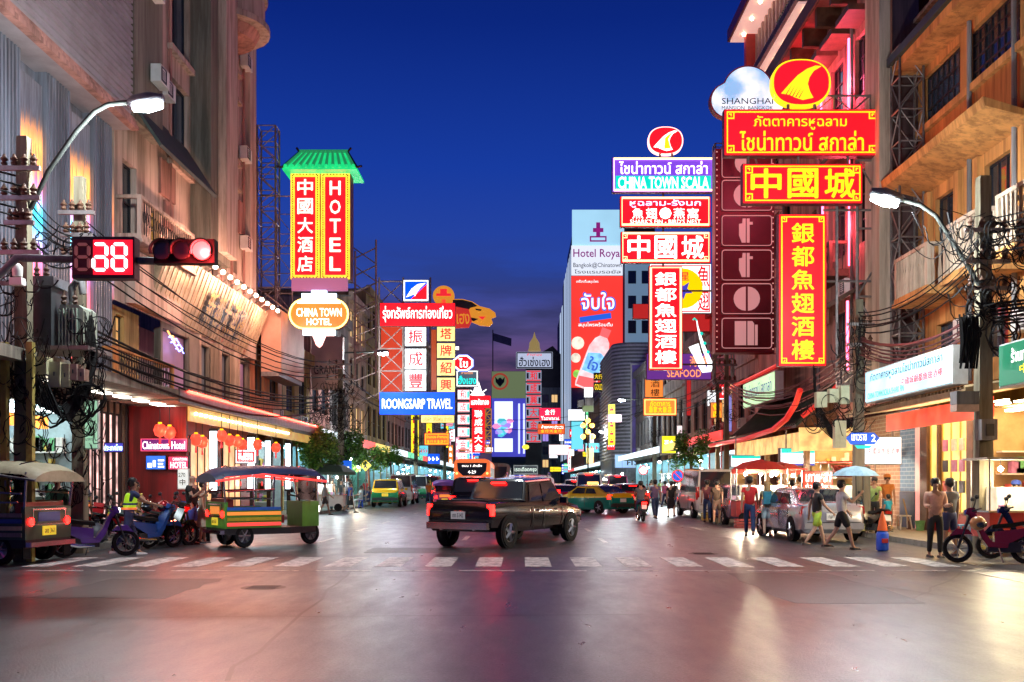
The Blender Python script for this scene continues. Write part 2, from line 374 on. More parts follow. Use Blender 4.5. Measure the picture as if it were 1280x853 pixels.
def window(parent, fr, x0, y0, x1, y1, cols=2, rows=2, frame=DARKM, pane=GLASSD, rec=.16, f=.05):
    m = MB(fr).border(x0 + .002, y0 + .002, x1 - .002, y1 - .002, f, -rec - .03, -rec + .03)
    for i in range(1, cols): a = x0 + (x1 - x0) * i / cols; m.box(a - f * .4, y0 + f, -rec - .025, a + f * .4, y1 - f, -rec + .025)
    for j in range(1, rows): b = y0 + (y1 - y0) * j / rows; m.box(x0 + f, b - f * .4, -rec - .022, x1 - f, b + f * .4, -rec + .022)
    w = m.obj('window', frame, parent)
    MB(fr).quad([(x0, y0, -rec - .01), (x1, y0, -rec - .01), (x1, y1, -rec - .01), (x0, y1, -rec - .01)]).obj('pane', pane, w)
    return w
def grid_windows(a0, a1, n, b0, b1, wfrac=.6, cols=2, rows=2, pane=None):
    out = []; st = (a1 - a0) / n
    for i in range(n):
        c = a0 + st * (i + .5); t = (c - st * wfrac / 2, b0, c + st * wfrac / 2, b1, cols, rows)
        out.append(t + ((pane,) if pane else ()))
    return out
def balcony(parent, fr, a0, a1, z, h=1.0, d=.9, mat=BEIGE, rail=BEIGE, kind='baluster', n=None):
    s = MB(fr); s.box(a0, z - .16, 0, a1, z, d); s.box(a0 - .05, z - .26, 0, a1 + .05, z - .163, d + .06)
    b = s.obj('balcony', mat, parent)
    r = MB(fr); r.box(a0, z + h - .1, d - .14, a1, z + h, d); r.box(a0, z + h - .1, 0, a0 + .12, z + h, d - .142); r.box(a1 - .12, z + h - .1, 0, a1, z + h, d - .142)
    for a in (a0, a1 - .14): r.box(a, z + .001, d - .13, a + .14, z + h - .101, d - .01)
    r.obj('railing', rail, b)
    n = n or max(3, int((a1 - a0) / .2)); st = (a1 - a0 - .3) / n
    bal = None
    pos = [(a0 + .15 + st * (i + .5), d - .07) for i in range(n)] + [(a, .2 + k * .2) for a in (a0 + .06, a1 - .06) for k in range(int((d - .3) / .2) + 1)]
    if kind == 'baluster':
        for (a, c) in pos:
            q = MB(fr)
            q.tube([(a, z + .001, c), (a, z + h * .3, c), (a, z + h * .6, c), (a, z + h - .1, c)], [.045, .06, .03, .045], 5)
            q.obj('baluster', rail, b)
    else:
        q = MB(fr)
        for (a, c) in pos:
            q.tube([(a, z, c), (a, z + h - .1, c)], .014, 4)
        for i in range(int((a1 - a0) / .22)):
            cx = a0 + .2 + i * .22
            q.tube([(cx + .09 * math.cos(t), z + h * .5 + .2 * math.sin(t), d - .06) for t in [k * math.pi / 4 for k in range(8)]], .012, 3, True)
        q.obj('railing_lattice', IRON, b)
    return b
def aircon(parent, fr, a, b, c=.02, s=1.):
    o = MB(fr).box(a, b, c, a + .8 * s, b + .55 * s, c + .32).obj('air_conditioner', WHITEP, parent)
    q = MB(fr); q.border(a + .06, b + .05, a + .5 * s, b + .5 * s, .03, c + .32, c + .34)
    for k in range(5): q.box(a + .09, b + .1 + k * .07 * s, c + .321, a + .47 * s, b + .12 + k * .07 * s, c + .335)
    q.obj('grille', DARKM, o); return o
INTER = [pbr('shop_interior_%s' % k, c, .6, 0, .14, 3) for k, c in (('warm', (.45, .30, .14)), ('cool', (.35, .45, .48)), ('red', (.5, .08, .05)), ('green', (.2, .38, .3)))]
GOODS = [pbr('goods_%d' % i, c, .5, 0, .2, 6) for i, c in enumerate([(.6, .1, .08), (.65, .5, .1), (.1, .3, .5), (.15, .45, .2), (.7, .68, .62), (.5, .2, .4), (.06, .06, .08)])]
def shop_bay(parent, fr, a0, a1, b1=3.4, depth=2.6, style='cool', lamp=TUBEC, goods=True, seed=0):
    r_ = random.Random(seed); mi = {'warm': 0, 'cool': 1, 'red': 2, 'green': 3}[style]
    m = MB(fr); z0 = .14
    m.quad([(a0, z0, -depth), (a1, z0, -depth), (a1, b1, -depth), (a0, b1, -depth)])
    m.quad([(a0, z0, 0), (a0, b1, 0), (a0, b1, -depth), (a0, z0, -depth)]); m.quad([(a1, z0, 0), (a1, b1, 0), (a1, b1, -depth), (a1, z0, -depth)])
    m.quad([(a0, b1, 0), (a1, b1, 0), (a1, b1, -depth), (a0, b1, -depth)])
    it = m.obj('shop_interior', INTER[mi], parent)
    l_ = MB(fr)
    for k in range(2): l_.box(a0 + .3, b1 - .12, -depth * (.2 + .4 * k) - .12, a1 - .3, b1 - .06, -depth * (.2 + .4 * k) + .12)
    l_.obj('ceiling_tube_light', lamp, it)
    if goods:
        for sh in range(4):
            zz = .5 + sh * .55; MB(fr).box(a0 + .2, zz, -depth + .02, a1 - .2, zz + .04, -depth + .4).obj('shelf', WHITEP, it)
        for g in range(3):
            q = MB(fr)
            for sh in range(4):
                x = a0 + .25
                while x < a1 - .4:
                    w = r_.uniform(.08, .3)
                    if r_.random() < .33: q.box(x, .541 + sh * .55, -depth + .08, x + w, .541 + sh * .55 + r_.uniform(.12, .42), -depth + .36)
                    x += w + .02
            if q.v: o_ = q.obj('goods', GOODS[(g + seed) % 7], it, stuff=True)
        for sh in range(4): MB(fr).box(a1 - .34, .6 + sh * .6, -depth + .45, a1 - .02, .64 + sh * .6, -.35).obj('shelf', WHITEP, it)
        for g in range(4):
            q = MB(fr)
            for sh in range(4):
                c = -depth + .5
                while c < -.6:
                    w = r_.uniform(.07, .24)
                    if r_.random() < .32: q.box(a1 - .28, .641 + sh * .6, c, a1 - .05, .641 + sh * .6 + r_.uniform(.12, .45), c + w)
                    c += w + .02
            if q.v: q.obj('goods', GOODS[(g * 2 + seed + 1) % 7], it, stuff=True)
    return it
def canopy(parent, fr, a0, a1, z=4., d=2.2, th=.25, mat=CONC, fas=None, fh=.35):
    o = MB(fr).box(a0, z, 0, a1, z + th, d).obj('canopy', mat, parent)
    if fas: MB(fr).box(a0, z - .05, d + .002, a1, z - .05 + fh, d + .06).obj('fascia', fas, o)
    return o
def body_block(parent, fr, a0, a1, b1, depth, mat, roofm=CONC, name='side_wall'):
    m = MB(fr)
    for a in (a0, a1): MB(fr).quad([(a, 0, 0), (a, b1, 0), (a, b1, -depth), (a, 0, -depth)]).obj(name, mat, parent)
    m.quad([(a0, 0, -depth), (a1, 0, -depth), (a1, b1, -depth), (a0, b1, -depth)])
    m.obj('rear_wall', mat, parent)
    MB(fr).box(a0, b1, -depth, a1, b1 + .12, .15).obj('roof', roofm, parent)

# ================================================================ LEFT SIDE
LX = -12.0
# metal-clad block with light panels
RIBM = pbr('ribbed_grey_cladding', (.22, .23, .28), .45, .3, .12, 2, 0, True)
SLATM = pbr('pale_slat_metal', (.38, .33, .34), .5, .2, .14, 1.5)
def led_streak():
    m = bpy.data.materials.new('colour_wash_light_panel'); m.use_nodes = True; n = m.node_tree.nodes; l = m.node_tree.links; b = n['Principled BSDF']
    b.inputs['Base Color'].default_value = (.05, .05, .06, 1); b.inputs['Roughness'].default_value = .4
    g = n.new('ShaderNodeNewGeometry'); sp = n.new('ShaderNodeSeparateXYZ'); l.new(g.outputs['Position'], sp.inputs[0])
    mpn = n.new('ShaderNodeMapping'); mpn.inputs['Scale'].default_value = (1, 9, .35); l.new(g.outputs['Position'], mpn.inputs[0])
    z = n.new('ShaderNodeTexNoise'); z.inputs['Scale'].default_value = 2.2; z.inputs['Detail'].default_value = 5; z.inputs['Roughness'].default_value = .8; l.new(mpn.outputs[0], z.inputs['Vector'])
    ad = n.new('ShaderNodeMath'); ad.operation = 'MULTIPLY_ADD'; l.new(z.outputs['Fac'], ad.inputs[0]); ad.inputs[1].default_value = 2.2; l.new(sp.outputs['Z'], ad.inputs[2])
    mr = n.new('ShaderNodeMapRange'); l.new(ad.outputs[0], mr.inputs[0]); mr.inputs[1].default_value = 5.6; mr.inputs[2].default_value = 12.0
    r = n.new('ShaderNodeValToRGB'); l.new(mr.outputs[0], r.inputs[0]); c = r.color_ramp
    st = [(0, (.45, .06, .05)), (.22, (.7, .12, .07)), (.38, (.75, .12, .2)), (.47, (.45, .2, .6)), (.55, (.04, .5, .75)), (.62, (.02, .6, .8)), (.68, (.55, .15, .45)), (.76, (.95, .22, .05)), (.86, (.8, .28, .06)), (.95, (.03, .03, .035))]
    c.elements[0].color = (*st[0][1], 1); c.elements[1].position = st[-1][0]; c.elements[1].color = (*st[-1][1], 1)
    for p_, q_ in st[1:-1]: e = c.elements.new(p_); e.color = (*q_, 1)
    l.new(r.outputs[0], b.inputs['Emission Color'])
    m2 = n.new('ShaderNodeMapRange'); l.new(z.outputs['Fac'], m2.inputs[0]); m2.inputs[1].default_value = .35; m2.inputs[2].default_value = .7; m2.inputs[3].default_value = .7; m2.inputs[4].default_value = 6.5
    l.new(m2.outputs[0], b.inputs['Emission Strength']); return m
LED = led_streak()
t = thing('metal_clad_building', 'grey building clad in ribbed metal with rainbow light panels, beside the utility poles', 'building', (LX, 22, 0))
f = FL(LX)
MB(f).box(8, 4.3, -8, 29.38, 11.995, -.3).obj('wall', RIBM, t)
MB(f).box(8, 12.001, -8, 29.55, 26, .5).obj('upper_wall', SLATM, t)
for i in range(62):
    z = 12.55 + i * .2
    MB(f).box(8, z, .5, 29.56, z + .11, .56).obj('slat', SLATM, t)
for k, (z, c) in enumerate(((12.0, .72), (12.12, .66), (12.25, .60))): MB(f).box(8, z, .5, 29.6, z + .12, c).obj('ledge', PINKW, t)
for (y0, y1) in ((8, 12), (14, 16.6), (19.2, 20.7), (22.0, 24.0), (25.35, 26.65), (28.15, 29.38)):
    w = MB(f).box(y0, 4.3, -.3, y1, 11.998, .0).obj('pilaster', RIBM, t)
    q = MB(f); n_ = max(3, int((y1 - y0) / .16))
    for i in range(n_): a = y0 + (y1 - y0) * (i + .5) / n_; q.box(a - .03, 4.3, .0, a + .03, 11.99, .04)
    q.obj('rib', RIBM, w)
for (y0, y1) in ((12, 14), (16.6, 19.2), (20.7, 22.0), (24.0, 25.35), (26.65, 28.15)):
    MB(f).box(y0 + .05, 4.6, -.28, y1 - .05, 11.6, -.08).obj('light_panel', LED, t)
MB(f).box(29.42, 5.2, -.3, 29.52, 11.6, -.05).obj('light_panel', LED, t)
MB(f).box(8, 4.05, -8, 29.38, 4.298, 2.0).obj('canopy', CONC, t)
# beige frontage under it with tall windows
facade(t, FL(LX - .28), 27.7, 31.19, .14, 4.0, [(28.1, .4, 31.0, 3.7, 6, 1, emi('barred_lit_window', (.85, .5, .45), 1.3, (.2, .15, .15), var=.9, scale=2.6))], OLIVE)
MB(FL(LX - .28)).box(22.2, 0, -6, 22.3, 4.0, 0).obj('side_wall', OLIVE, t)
q = MB(FL(LX - .28))
for i in range(7): q.box(28.1 + i * .46, .14, .1, 28.16 + i * .46, 4.0, .16)
q.obj('window_bars', IRON, t)
shopin = shop_bay(t, FL(LX - .1), 23.4, 27.6, 3.6, 2.5, 'cool', TUBEW, True, 3)
MB(FL(LX - .28)).box(23.4, 2.95, .2, 25.4, 3.25, .3).obj('fascia', emi('orange_shop_strip', (1, .35, .05), 2.0), t)

# tall beige building
t = thing('tall_beige_building', 'tall beige building with narrow blue windows and a curved balcony at its top', 'building', (LX, 30, 0))
BL2 = pbr('warm_beige_render', (.62, .47, .38), .8, 0, .28, .7, .2, True)
op = [(34.2, 16.6, 36.3, 19.2, 2, 1, GLASSB), (34.2, 12.7, 36.3, 15.6, 2, 1, GLASSB), (34.2, 21, 36.3, 24, 2, 1, GLASSB),
      (38.95, 8.2, 39.75, 14.0, 1, 4, GLASSB), (38.95, 14.6, 39.75, 22.5, 1, 5, GLASSB),
      (40.15, 16.8, 40.95, 18.7, 1, 1, GLASSB), (40.15, 12.9, 40.95, 15.2, 1, 1, GLASSB), (40.15, 9.4, 40.95, 11.2, 1, 1, GLASSB), (40.15, 20.3, 40.95, 22.4, 1, 1, GLASSB),
      (41.5, 17.8, 42.4, 18.7, 1, 1, GLASSB), (41.5, 14.1, 42.4, 14.9, 1, 1, GLASSB), (41.5, 10.4, 42.4, 11.2, 1, 1, GLASSB), (41.5, 21, 42.4, 22, 1, 1, GLASSB),
      (32.6, 9.3, 33.3, 10.6, 2, 2, emi('yellow_lit_window', (1, .55, .08), 1.3)), (30.2, 9.1, 31.3, 11.4, 2, 2)]
facade(t, FL(LX), 29.57, 44.4, 7.0, 27, op, BL2, .3, rec=.22)
MB(FL(LX)).box(29.57, 4.2, -9, 44.4, 6.998, -1.2).obj('lower_wall', BL2, t)
MB(FL(LX)).quad([(44.4, 0, 0), (44.4, 27, 0), (44.4, 27, -9), (44.4, 0, -9)]).obj('side_wall', BL2, t); m = MB(FL(LX)); m.quad([(29.57, 7, 0), (29.57, 27, 0), (29.57, 27, -9), (29.57, 7, -9)]); m.obj('side_wall', BL2, t)
MB(FL(LX)).box(29.57, 27, -9, 44.4, 27.3, .3).obj('roof', BL2, t)
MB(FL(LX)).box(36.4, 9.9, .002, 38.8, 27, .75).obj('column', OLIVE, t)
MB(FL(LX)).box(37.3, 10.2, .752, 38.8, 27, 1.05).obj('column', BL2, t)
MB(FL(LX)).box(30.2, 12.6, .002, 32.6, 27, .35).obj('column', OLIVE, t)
MB(FL(LX)).box(43.4, 7, .002, 44.38, 27, .3).obj('column', BL2, t)
for (a0, b0, a1, b1) in ((34.0, 19.3, 36.35, 19.5), (34.0, 16.35, 36.35, 16.55), (34.0, 12.45, 36.35, 12.65), (41.3, 14.95, 42.6, 15.1), (41.3, 18.75, 42.6, 18.9), (41.3, 13.9, 42.6, 14.05), (40.0, 12.65, 41.1, 12.85), (40.0, 16.55, 41.1, 16.75), (41.3, 17.6, 42.6, 17.75)):
    MB(FL(LX)).box(a0, b0, .002, a1, b1, .2).obj('sill', BL2, t)
for (a0, b0, a1, b1) in ((40.2, 11.6, 41.3, 12.6), (39.9, 15.4, 40.6, 16.5), (33.2, 11.2, 34.6, 12.4), (42.5, 12.2, 43.3, 13.6), (33.6, 10.2, 34.4, 11.1)):
    MB(FL(LX)).box(a0, b0, .002, a1, b1, .09).obj('wall_panel', PINKW, t)
mm = MB().lathe([(.02, 19.7), (1.9, 19.7), (1.9, 19.95), (1.7, 19.96), (1.7, 21.0), (1.82, 21.0), (1.82, 21.15), (.02, 21.15)], (LX, 40.2, 0), 'z', 24)
mm.obj('curved_balcony', BL2, t, False)
MB().lathe([(.02, 19.1), (1.3, 19.3), (1.5, 19.69), (.02, 19.695)], (LX, 40.2, 0), 'z', 24).obj('corbel', PINKW, t, True)
for a, z in ((31.4, 14.2), (33.0, 14.4), (35.2, 8.0), (42.6, 15.4), (42.7, 19.4), (42.7, 11.6), (40.0, 8.0), (31.0, 16.8)): aircon(t, FL(LX + (.35 if a < 32.4 and z > 12 else 0)), a, z, .05)
for a, z0, z1 in ((43.1, 7.2, 26.5), (39.9, 7.2, 20), (34.05, 10.4, 25), (41.3, 7.2, 26)): MB(FL(LX)).tube([(a, z0, .1), (a, (z0 + z1) / 2, .1), (a, z1, .1)], .055, 6).obj('drain_pipe', PINKW, t)
# awning and balconies
m = MB(); m.add([(-12, 30, 13.6), (-12, 36, 13.6), (-10.9, 36, 11.9), (-10.9, 30.4, 11.9), (-12, 30, 13.5), (-12, 36, 13.5), (-10.95, 36, 11.8), (-10.95, 30.4, 11.8)],
                [(0, 1, 2, 3), (4, 5, 6, 7), (0, 1, 5, 4), (2, 3, 7, 6), (1, 2, 6, 5), (0, 3, 7, 4)])
m.obj('awning', pbr('dark_green_awning', (.05, .07, .06), .6, .2, .2, 3), t)
balcony(t, FL(LX), 29.7, 34.6, 9.0, 1.15, .75, BL2, BL2, 'iron')
m = MB(FL(LX)).box(30.4, 7.05, .002, 34.6, 8.7, .3); m.obj('wall_panel', BL2, t)
# lower storey: beige windows, glazed restaurant front, pillars
facade(t, FL(-12.35), 29.4, 32.4, 4.25, 7.0, [(29.6, 5.35, 30.2, 6.75, 2, 3, emi('amber_lit_window', (.9, .5, .16), .55)), (30.55, 5.35, 31.2, 6.75, 2, 3, emi('amber_lit_window', (.9, .5, .16), .55))], YELW)
balcony(t, FL(-12.35), 28.6, 33.3, 4.55, .95, .85, OCHRE, OCHRE, 'iron')
GCUR = emi('curtained_lit_window', (.42, .16, .27), .42, (.2, .15, .2), var=.6, scale=1.2)
GCUR2 = emi('dim_lit_window', (.10, .09, .10), .5, (.1, .1, .1), var=.6, scale=1.2)
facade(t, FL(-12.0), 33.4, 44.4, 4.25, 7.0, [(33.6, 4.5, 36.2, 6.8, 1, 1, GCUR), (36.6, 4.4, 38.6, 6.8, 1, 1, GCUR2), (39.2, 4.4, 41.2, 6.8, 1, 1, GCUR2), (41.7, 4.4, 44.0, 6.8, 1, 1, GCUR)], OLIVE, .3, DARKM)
for a in (36.3, 38.8, 41.35): MB(FL(-12.0)).box(a, 4.26, .002, a + .28, 6.99, .35).obj('pillar', BEIGE, t)
m = MB(FL(-11.97))
for (a, b, w) in ((34.3, 6.5, 1.0), (34.6, 6.35, 1.2), (34.9, 6.2, .8)): m.tube([(a - w / 2 + w * k / 8, b + .05 * math.sin(k * 1.4), .1) for k in range(9)], .03, 4)
m.obj('neon_scroll', emi('blue_neon', (.25, .3, 1), 4), t)
MB(FL(-11.97)).tube([(33.7, 6.7, .1), (34.0, 6.55, .1), (34.2, 6.6, .1), (34.4, 6.4, .1)], .03, 4).obj('neon_scroll', NEOR, t)
# canopy over the pavement with red neon edge
cn = canopy(t, FL(LX), 29.4, 49.5, 4.0, 1.95, .22, CONC, GREYM, .42)
MB(FL(LX)).tube([(30, 4.32, 2.05), (49.4, 4.32, 2.05)], .045, 6).obj('neon_strip', TUBER, cn)
m = MB(FL(LX))
for i in range(60): a = 29.5 + i * .335; m.tube([(a, 4.24, .2), (a, 4.27, 1.9)], .09, 5)
m.obj('roof_sheet_ridge', TILER, cn)
for i in range(9): MB(FL(LX)).box(23.2 + i * 1.35, 3.93, .9, 23.9 + i * 1.35, 3.99, 1.15).obj('soffit_light', emi('soffit_light_panel', (1, .93, .8), 6), cn)
# ground floor: red frontage, red end wall, lit bays
MB(FF(31.2)).box(-11.99, .14, 0, -10.35, 3.95, .2).obj('end_wall', pbr('deep_red_paint', (.26, .014, .018), .5, 0, .3, 2, .1, True), t)
MB(FL(-12.0)).box(31.2, .14, -.2, 44.4, 3.98, 0).obj('ground_floor_wall', REDW, t)
for i, a in enumerate((32.6, 36.2, 40.2)):
    window(t, FL(-11.98), a, .5, a + 2.6, 3.3, 3, 1, DARKM, emi('warm_lit_shop_window', (1., .52, .2), .8, var=.5, scale=2), rec=-.02)
m = MB(FL(LX))
for i in range(26): m.ball((31.5 + i * .5, 3.75, 1.8), .06, 6)
m.obj('festoon_bulb', emi('warm_festoon_bulb', (1, .75, .35), 12), cn, stuff=True)
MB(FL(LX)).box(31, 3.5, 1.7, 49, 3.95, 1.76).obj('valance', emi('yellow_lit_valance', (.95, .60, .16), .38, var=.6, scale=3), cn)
# ================================================================ RIGHT SIDE
RX = 12.5
t = thing('ochre_corner_building', 'ochre building with stone balconies and many paned windows above the long white sign', 'building', (RX, 25, 0))
op = [(28.4, 12.6, 31.0, 14.1, 7, 3, GLASSB), (25.0, 12.6, 27.9, 14.1, 8, 4, GLASSD), (21.4, 12.6, 24.2, 14.1, 8, 4, GLASSD),
      (25.5, 7.12, 26.9, 10.1, 3, 2), (28.5, 7.12, 30.1, 10.1, 3, 2), (22.0, 7.12, 23.6, 10.1, 3, 2), (28.6, 4.9, 30.0, 6.3, 2, 2, GLASSB), (25.6, 4.9, 26.9, 6.3, 2, 2), (18, 7.12, 19.6, 10.1, 3, 2)]
facade(t, FR(RX), 14, 31.4, 4.3, 16, op, OCHRE, .3)
body_block(t, FR(RX), 14, 31.4, 16, 9, OCHRE)
m = MB(FR(RX)); m.box(14, 14.35, .002, 31.35, 14.6, .85); m.obj('eave', OCHRE, t)
MB(FR(RX)).box(14, 14.602, .0, 31.38, 14.85, 1.0).obj('eave_gutter', pbr('dark_green_gutter', (.03, .06, .05), .5, .1, .2, 3), t)
MB(FR(RX)).box(14, 12.35, .002, 31.3, 12.55, .14).obj('string_course', OCHRE, t)
led = MB(FR(RX)); led.add([(24.3, 10.45, 0), (31.2, 10.45, 0), (31.2, 10.75, 1.2), (24.3, 10.75, 1.2), (24.3, 10.6, 0), (31.2, 10.6, 0), (31.2, 10.98, 1.25), (24.3, 10.98, 1.25)],
    [(0, 1, 2, 3), (4, 5, 6, 7), (0, 1, 5, 4), (2, 3, 7, 6), (1, 2, 6, 5), (0, 3, 7, 4)])
le = led.obj('projecting_ledge', OCHRE, t)
for i in range(8): MB(FR(RX)).box(24.8 + i * .85, 10.99, 1.0, 24.88 + i * .85, 11.12, 1.08).obj('ledge_stud', DARKM, le)
for a in (24.5, 27.0, 28.2, 30.3): MB(FR(RX)).box(a, 7.0, .002, a + .3, 10.4, .16).obj('pilaster', OCHRE, t)
for a in (27.55, 25.05): MB(FR(RX)).tube([(a, 4.4, .12), (a, 14.3, .12)], .07, 6).obj('drain_pipe', GREYW, t)
balcony(t, FR(RX), 24.6, 26.75, 7.1, 1.3, 1.2, OCHRE, BEIGE, 'baluster', 10)
balcony(t, FR(RX), 27.8, 30.2, 7.1, 1.2, 1.2, OCHRE, BEIGE, 'baluster', 11)
balcony(t, FR(RX), 21.2, 23.8, 7.1, 1.3, 1.2, OCHRE, BEIGE, 'baluster', 11)
aircon(t, FR(RX), 24.0, 5.3); aircon(t, FR(RX), 27.3, 5.6)
# canopy, soffit and red lit valance over the pavement
cp = MB(FR(RX)); cp.add([(22.9, 4.1, 0), (31.4, 4.1, 0), (31.4, 3.75, 2.3), (22.9, 3.75, 2.3), (22.9, 3.95, 0), (31.4, 3.95, 0), (31.4, 3.62, 2.3), (22.9, 3.62, 2.3)],
    [(0, 1, 2, 3), (4, 5, 6, 7), (0, 1, 5, 4), (2, 3, 7, 6), (1, 2, 6, 5), (0, 3, 7, 4)])
cpo = cp.obj('canopy', pbr('tan_corrugated_awning', (.40, .28, .14), .6, .1, .25, 3), t)
q = MB(FR(RX))
for i in range(40): a = 23 + i * .21; q.tube([(a, 4.12, .05), (a, 3.78, 2.28)], .05, 4)
q.obj('corrugation', pbr('tan_corrugated_awning', (.40, .28, .14)), cpo)
MB(FR(RX)).box(23, 3.1, 1.6, 29.6, 3.58, 1.66).obj('red_valance', emi('red_lit_valance', (1, .10, .04), 1.0, var=.5, scale=2), cpo)
for i in range(7):
    for j in range(3): MB(FR(RX)).box(24 + i * .95, 3.56, .25 + j * .5, 24.6 + i * .95, 3.6, .36 + j * .5).obj('soffit_light', TUBEY, cpo)
# ground floor, from far to near: brown brick, blue brick, pink glass, brown post, yellow lit windows
def brickmat(key, c1, c2, mo):
    m = pbr(key, c1, .7, 0, 0); n = m.node_tree.nodes; l = m.node_tree.links; b = n['Principled BSDF']
    g = n.new('ShaderNodeNewGeometry'); sp = n.new('ShaderNodeSeparateXYZ'); l.new(g.outputs['Position'], sp.inputs[0]); cb = n.new('ShaderNodeCombineXYZ'); l.new(sp.outputs['Y'], cb.inputs[0]); l.new(sp.outputs['Z'], cb.inputs[1])
    br = n.new('ShaderNodeTexBrick'); l.new(cb.outputs[0], br.inputs['Vector']); br.inputs['Scale'].default_value = 1.0; br.inputs['Brick Width'].default_value = .42; br.inputs['Row Height'].default_value = .13; br.inputs['Mortar Size'].default_value = .014
    for i_, c_ in (('Color1', c1), ('Color2', c2), ('Mortar', mo)): br.inputs[i_].default_value = (*c_, 1)
    l.new(br.outputs[0], b.inputs['Base Color']); bp = n.new('ShaderNodeBump'); bp.inputs['Strength'].default_value = .6; bp.invert = True; l.new(br.outputs['Fac'], bp.inputs['Height']); l.new(bp.outputs[0], b.inputs['Normal']); return m
g0 = FR(RX)
MB(g0).box(32.9, .14, -.2, 36.4, 3.94, 0).obj('brick_wall', brickmat('brown_brick', (.28, .15, .08), (.22, .12, .07), (.35, .28, .2)), t)
MB(g0).box(31.65, 1.3, -.2, 32.89, 3.94, 0).obj('brick_wall', brickmat('blue_brick', (.10, .20, .32), (.08, .16, .27), (.25, .35, .45)), t)
MB(g0).box(31.65, .14, -.2, 32.89, 1.29, .02).obj('dark_dado', pbr('dark_blue_paint', (.02, .04, .09), .5, 0, .2, 3), t)
MB(g0).box(31.0, .14, -.2, 31.64, 3.9, 0).obj('pink_glass_panel', emi('pink_lit_glass', (.9, .42, .36), .6, var=.3), t)
for a, b in ((30.45, 30.98), (27.35, 27.75), (29.6, 29.72)): MB(g0).box(a, .14, -.2, b, 3.9, .12).obj('post', BROWN, t)
YLW = emi('yellow_lit_shop_window', (1., .72, .18), 1.1, (.3, .25, .1), var=.55, scale=1.6)
window(t, g0, 27.76, .7, 29.59, 3.7, 3, 1, pbr('gold_frame', (.6, .4, .1), .4, .3, .1), YLW, -.0)
window(t, g0, 29.73, .7, 30.44, 3.7, 1, 1, pbr('gold_frame', (.6, .4, .1)), YLW, -.0)
MB(g0).box(27.76, .14, -.2, 30.44, .69, 0).obj('stall_riser', REDW, t)
for z in (1.3, 1.9, 2.5):
    for a in (28.0, 28.5, 29.1): MB(g0).box(a, z, .04, a + .28, z + .34, .09).obj('menu_card', GOODS[int(z * 10 + a) % 7], t)
for k, a in enumerate((14.2, 18.5, 22.9)): shop_bay(t, g0, a, a + 4.1, 3.6, 2.8, 'warm', TUBEY, True, 40 + k)

# red-lit building
t = thing('red_lit_building', 'old building washed in red and pink neon under deep eaves, beside the steel lattice', 'building', (11.7, 33, 0))
f = FR(11.7)
facade(t, f, 31.42, 43, 3.9, 18.7, [(33.5, 14.9, 34.9, 17.0, 3, 3), (36.2, 14.9, 37.6, 17.0, 3, 3), (39, 14.9, 40.4, 17, 3, 3), (33.3, 9.8, 34.6, 12.4, 3, 3), (36, 9.8, 37.4, 12.4, 3, 3), (39, 9.8, 40.4, 12.4, 3, 3), (33.3, 5.6, 34.6, 7.8, 2, 3), (36, 5.6, 37.4, 7.8, 2, 3), (39, 5.6, 40.4, 7.8, 2, 3)], PINKW)
MB().box(11.7, 31.4, 4.35, 12.52, 31.46, 18.7).obj('side_wall', pbr('dark_red_cladding', (.09, .05, .05), .5, .1, .3, 2, .2, True), t)
MB(f).box(31.42, 18.7, -9, 43, 18.9, 0).obj('roof', BROWN, t)
for a in (31.6,): MB(f).box(a, 4.35, .002, a + 1.3, 18.69, .35).obj('column', BEIGE, t)
ev = MB(f).box(31.2, 18.9, 0, 43.2, 19.1, 1.0).obj('eave', pbr('red_lit_soffit', (.55, .10, .09), .6, 0, .15, 2), t)  # red light on the soffit put into its base colour
MB(f).box(31.15, 18.8, 1.001, 43.25, 19.35, 1.1).obj('fascia', BROWN, ev)
for k in range(6): MB(f).box(33 + k * 1.7, 18.2, .002, 33.22 + k * 1.7, 18.89, .9).obj('roof_bracket', BROWN, ev)
for k in range(3): MB(f).box(33.2 + k * 1.8, 17.3, .002, 34.6 + k * 1.8, 17.5, .8).obj('window_hood', BROWN, t)
PNK = emi('pink_neon', (1., .10, .22), 7.)
for z0, z1, a in ((14.3, 17.2, 35.15), (9.2, 12.9, 35.1), (14.3, 17.2, 38.4), (9.2, 12.9, 38.2), (5.2, 8.0, 35.3)):
    MB(f).tube([(a, z0, .14), (a, z1, .14)], .045, 6).obj('neon_tube', PNK, t)
for a, z in ((33.5, 13.4), (33.0, 8.3)):
    m = MB(f); m.add([(a, z, 0), (a + 6, z, 0), (a + 6, z - .7, 1.1), (a, z - .7, 1.1), (a, z + .12, 0), (a + 6, z + .12, 0), (a + 6, z - .58, 1.15), (a, z - .58, 1.15)], [(0, 1, 2, 3), (4, 5, 6, 7), (0, 1, 5, 4), (2, 3, 7, 6), (1, 2, 6, 5), (0, 3, 7, 4)])
    m.obj('tin_awning', BROWN, t)
for a, z in ((35.3, 13.9), (35.0, 8.2), (37.8, 7.6), (32.2 + 3, 5.0)): aircon(t, f, a, z)
for a in (34.98, 38.9): MB(f).tube([(a, 4.4, .1), (a, 18.6, .1)], .06, 6).obj('drain_pipe', GREYW, t)
balcony(t, f, 35.6, 38.2, 9.2, 1.0, .7, BROWN, BROWN, 'iron')
lamp_point(t, (11.2, 35.2, 15.6), (1, .10, .20), 520, .2); lamp_point(t, (11.2, 35.0, 10.6), (1, .10, .16), 220, .2); lamp_point(t, (11.1, 38.3, 16.4), (1, .08, .12), 220, .2)


